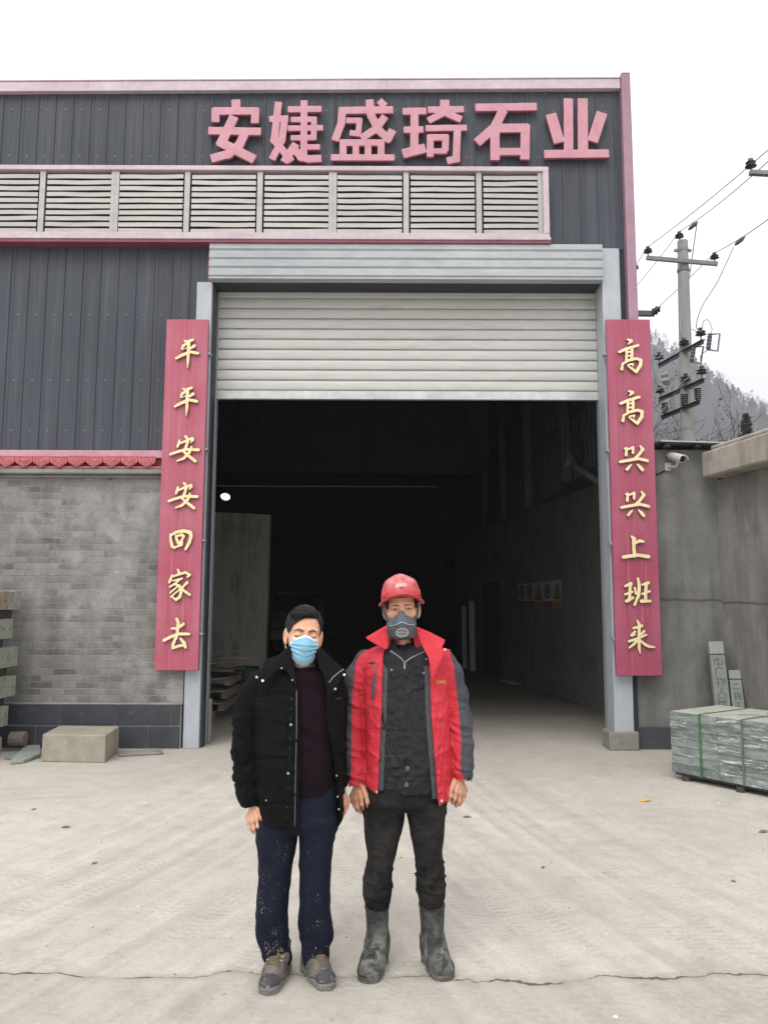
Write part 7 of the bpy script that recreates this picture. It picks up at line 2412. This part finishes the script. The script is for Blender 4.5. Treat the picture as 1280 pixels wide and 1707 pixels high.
        for i, s2 in enumerate(rows):
            a = topz(T + u * s2 + vs * .022); b = topz(T + u * (s2 + .010) - vs * .022); m_ = topz(T + u * (s2 + .005))
            q.tube([a, (a + m_) / 2 + up * .002, m_ + up * .001, (b + m_) / 2 + up * .002, b], .0024, 6)
            a2 = topz(T + u * (s2 + .010) + vs * .022); b2 = topz(T + u * s2 - vs * .022)
            q.tube([a2, (a2 + m_) / 2 + up * .003, m_ + up * .003, (b2 + m_) / 2 + up * .003, b2], .0024, 6)
        c = topz(T + u * .094) + up * .004
        for s3 in (-1, 1):
            q.tube(spline([c, c + vs * s3 * .02 + up * .006 - u * .01, c + vs * s3 * .034 - up * .004 - u * .016, c + vs * s3 * .016 - up * .0 - u * .02, c], 5), .0022, 6)
            q.tube(spline([c, c + vs * s3 * .016 - u * .03 + up * .001, c + vs * s3 * .026 - u * .05 - up * .010], 5), .0022, 6)
        q.build('laces', 'lace', sh, smooth=True)
        for s3 in (-1, 1):
            q = MB()
            for s2 in (.062, .080):
                a = T + u * s2 + vs * s3 * .026
                q.tube([topz(a), topz(a + vs * s3 * .006 + u * .004), topz(a + vs * s3 * .010 + u * .010)], .0028, 6)
            q.build('eyelet_stripe', 'resp_trim', sh, smooth=True)
    # ---- body
    H = Head(f.P(506.5, 1057, .02), rot(R(11), R(4), R(5.0)), 1.22)
    hL = hand(f, -173, 36, False, -.02)
    hR = hand(f, -32, 9, True, .05)
    nk0, nk1 = H.world((0, .022, -.070)), f.P(508, 1135, .02)
    core = f.loft([(1118, 480, 536, -.05, .06), (1135, 462, 554, -.07, .08), (1250, 466, 556, -.08, .08), (1340, 452, 556, -.07, .09), (1385, 446, 550, -.06, .09)], n=2.2)
    coreL = f.C([(466, 1380, .01, 17), (457, 1470, .0, 14), (456, 1590, .0, 11), (457, 1612, .01, 11)]); coreR = f.C([(530, 1380, .01, 17), (526, 1470, .0, 14), (526, 1590, .0, 11), (526, 1612, .01, 11)])
    inL = f.C([(450, 1148, .0, 13), (417, 1180, .0, 12), (411, 1246, -.008, 11), (418, 1300, -.02, 9.5), (426, 1341, -.025, 9)])
    inR = f.C([(548, 1140, .02, 12), (560, 1180, .04, 11), (561, 1255, .055, 10), (565, 1300, .055, 9), (567, 1316, .052, 9)])
    hs = boxed(lambda P: H.skin(P, False), H.c - .20, H.c + .20)
    hands = [boxed(t[0], t[1], t[2]) for t in (hL, hR)]
    def body(P):
        d = smin(core(P), chain(P, inL, .02), .02); d = smin(d, chain(P, inR, .02), .02)
        d = smin(d, chain(P, coreL, .02), .02); d = smin(d, chain(P, coreR, .02), .02)
        nk = smin(rcone(P, nk0, nk1, .055, .058), ellip(P, H.world((0, -.04, -.098)), (.042, .04, .03)), .03)
        d = smin(d, nk, .02)
        d = smin(d, hs(P), .02)
        for g in hands: d = smin(d, g(P), .006)
        return d
    def brow(V):
        q = H.local(V); ax = q.copy(); ax[:, 0] = np.abs(ax[:, 0])
        d = np.minimum(rcone(ax * [1, 0, 1], (.014, 0, .0215), (.032, 0, .0270), .0040, .0046), rcone(ax * [1, 0, 1], (.032, 0, .0270), (.050, 0, .0215), .0044, .0018))
        return np.where(q[:, 1] < -.03, d, 1)
    def lash(V):
        q = H.local(V); ax = q.copy(); ax[:, 0] = np.abs(ax[:, 0])
        d = np.minimum(rcone(ax * [1, 0, 1], (.017, 0, -.0050), (.031, 0, -.0068), .0014, .0022), rcone(ax * [1, 0, 1], (.031, 0, -.0068), (.047, 0, -.0036), .0022, .0013))
        return np.where(q[:, 1] < -.03, d, 1)
    bd = f.part('body', body, f.box(385, 1000, 605, 1622, -.16, .19), .0026, 'skin_fair', root, {'brow': brow, 'lash': lash, 'grime': lambda V: np.zeros(len(V))})
    # ---- hair combed over from a side part
    def hair(P):
        q = H.local(P)
        d = ellip(q, (-.001, .018, .034), (.0800, .102, .092))
        d = smin(d, ellip(q, (-.014, -.036, .094), (.056, .048, .025)), .03)
        zl = np.interp(q[:, 1], [-.10, -.070, -.050, -.032, -.010, .022, .045, .11], [.090, .086, .070, .036, -.008, -.012, -.055, -.075])
        zl = zl - np.where(q[:, 1] < -.03, .55 * np.maximum(-q[:, 0] - .010, 0), 0)
        zl = zl + .004 * np.sin(q[:, 0] * 210 + 2 * np.sin(q[:, 0] * 90)) + .003 * np.sin(q[:, 1] * 260 + q[:, 0] * 40)
        a = np.arctan2(q[:, 0] - .045, q[:, 2] - .0)
        st = np.sin(q[:, 1] * 420 + 60 * q[:, 0] + 2.2 * np.sin(q[:, 0] * 60)) * .0015 + np.sin(q[:, 1] * 190 + q[:, 0] * 60 + 1.5 * np.sin(q[:, 2] * 70)) * .0024
        part_ = .004 * np.exp(-((q[:, 0] - .040 - .1 * q[:, 1]) / .004) ** 2) * (q[:, 2] > .06)
        return smax(d - st + part_, zl - q[:, 2] + .002 * np.sin(q[:, 0] * 500), .004)
    hr = f.part('hair', hair, (H.c - .15, H.c + .16), .0024, 'hair', root)
    # loose strands combed across from the parting
    rg_ = np.random.default_rng(9)
    V_all, F_all, k0 = [], [], 0
    me = hr.data
    co = np.zeros(len(me.vertices) * 3, np.float32); me.vertices.foreach_get('co', co)
    co = co.reshape(-1, 3) + parent_loc(root)
    ql = H.local(co)
    pool = ql[(ql[:, 2] > -.01) & (ql[:, 1] < .09)]
    def hline(t):
        z = np.interp(t[1], [-.10, -.070, -.050, -.032, -.010, .022, .045, .11], [.090, .086, .070, .036, -.008, -.012, -.055, -.075])
        return z - (.55 * max(-t[0] - .010, 0) if t[1] < -.03 else 0)
    for p in pool[rg_.integers(0, len(pool), 4200)]:
        d0 = np.array((-1.0 if p[0] < .04 else .6, rg_.normal() * .25 + (-.25 if p[1] < -.02 else .2), -.3))
        L = rg_.uniform(.018, .05)
        pts = [p + rg_.normal(size=3) * .0006]
        for j in range(4):
            q_ = pts[-1] + d0 / np.linalg.norm(d0) * L / 4
            c_ = np.array((-.001, .018, .034)); r_ = np.array((.0815, .104, .094)) * rg_.uniform(.995, 1.035)
            w_ = (q_ - c_) / r_
            q_ = c_ + w_ / np.linalg.norm(w_) * r_ if q_[2] > .0 else q_
            pts.append(q_ + rg_.normal(size=3) * .0007)
        if any(t[2] < hline(t) - .009 for t in pts) or min(t[2] for t in pts) < .012:
            continue
        W3 = np.array([H.world(t) for t in pts])
        wd = np.array((.0011, .0013, .0012, .0008, .0002))
        e_ = H.M @ np.array((.0, .8, .6))
        V_all.append(np.concatenate([W3 - e_ * wd[:, None], W3 + e_ * wd[:, None]]))
        F_all.append(np.array([(j, j + 1, 5 + j + 1, 5 + j) for j in range(4)]) + k0); k0 += 10
    np_mesh('hair_strands', np.concatenate(V_all), np.concatenate(F_all), 'hair_strand', hr, smooth=True)
    # ---- surgical mask
    mp = [(-.0615, -.010), (-.040, -.008), (-.012, .004), (.0, .0065), (.012, .004), (.040, -.008), (.0615, -.010), (.064, -.040), (.060, -.066), (.050, -.082), (.030, -.099), (.010, -.106), (-.010, -.106), (-.030, -.099), (-.050, -.082), (-.060, -.066), (-.064, -.040)]
    def msurf(q):
        d = ellip(q, (0, -.010, -.050), (.0735, .1035, .098))
        d = smin(d, rcone(q, (0, -.085, .006), (0, -.103, -.030), .012, .016), .03)
        return d
    def mask(P):
        q = H.local(P)
        d = msurf(q)
        z = q[:, 2]; x = q[:, 0]
        fade = np.clip((np.abs(x) - .004) / .03, 0, 1)
        for z0, sl in ((-.034, -.05), (-.055, .18), (-.078, .42)):
            w = z - z0 - sl * np.abs(x) * .8
            d = d + (.0032 * np.exp(-(w / .0022) ** 2) - .0028 * np.exp(-((w - .006) / .005) ** 2)) * (.25 + .75 * fade)
        sh = np.abs(d) - .0022
        sh = smax(sh, sd_poly(q[:, [0, 2]], mp), .002)
        return np.maximum(sh, q[:, 1] - .0)
    def edge(V):
        q = H.local(V)
        e = sd_poly(q[:, [0, 2]], mp)
        return np.maximum(e + .0028, np.where(q[:, 2] > -.035, e + .0065 * np.clip(1 - (np.abs(q[:, 0]) - .05) * 0, 0, 1), -1))
    mk = f.part('face_mask', mask, (H.c - np.array((.12, .16, .18)), H.c + np.array((.12, .08, .06))), .0024, 'mask_blue', root, {'edge': edge})
    for s_ in (-1, 1):
        pts = [(s_ * .0625, -.052, -.014), (s_ * .074, -.030, -.004), (s_ * .082, .0, .016), (s_ * .083, .022, .014), (s_ * .080, .030, -.01), (s_ * .078, .018, -.045), (s_ * .068, -.03, -.062), (s_ * .060, -.05, -.066)]
        MB().tube(spline([H.world(p) for p in pts], 6), .0016, 6).build('ear_loop', 'mask_loop', mk, smooth=True)
    return root

man_red()
man_black()
# ================================================================ HAZE: winter mist over the valley
hb_ = MB().box(-1000, 1300, -12, 1700, -1.0, 420)
hm_, hn, hl, hbs = new_mat('valley haze')
for lk in list(hl): hl.remove(lk)
pv = hn.new('ShaderNodeVolumePrincipled')
pv.inputs['Color'].default_value = (.88, .92, 1.0, 1)
pv.inputs['Density'].default_value = .00055
pv.inputs['Anisotropy'].default_value = .0
hl.new(pv.outputs['Volume'], hn['Material Output'].inputs['Volume'])
hz = hb_.build('haze', hm_)
hz['kind'] = 'stuff'
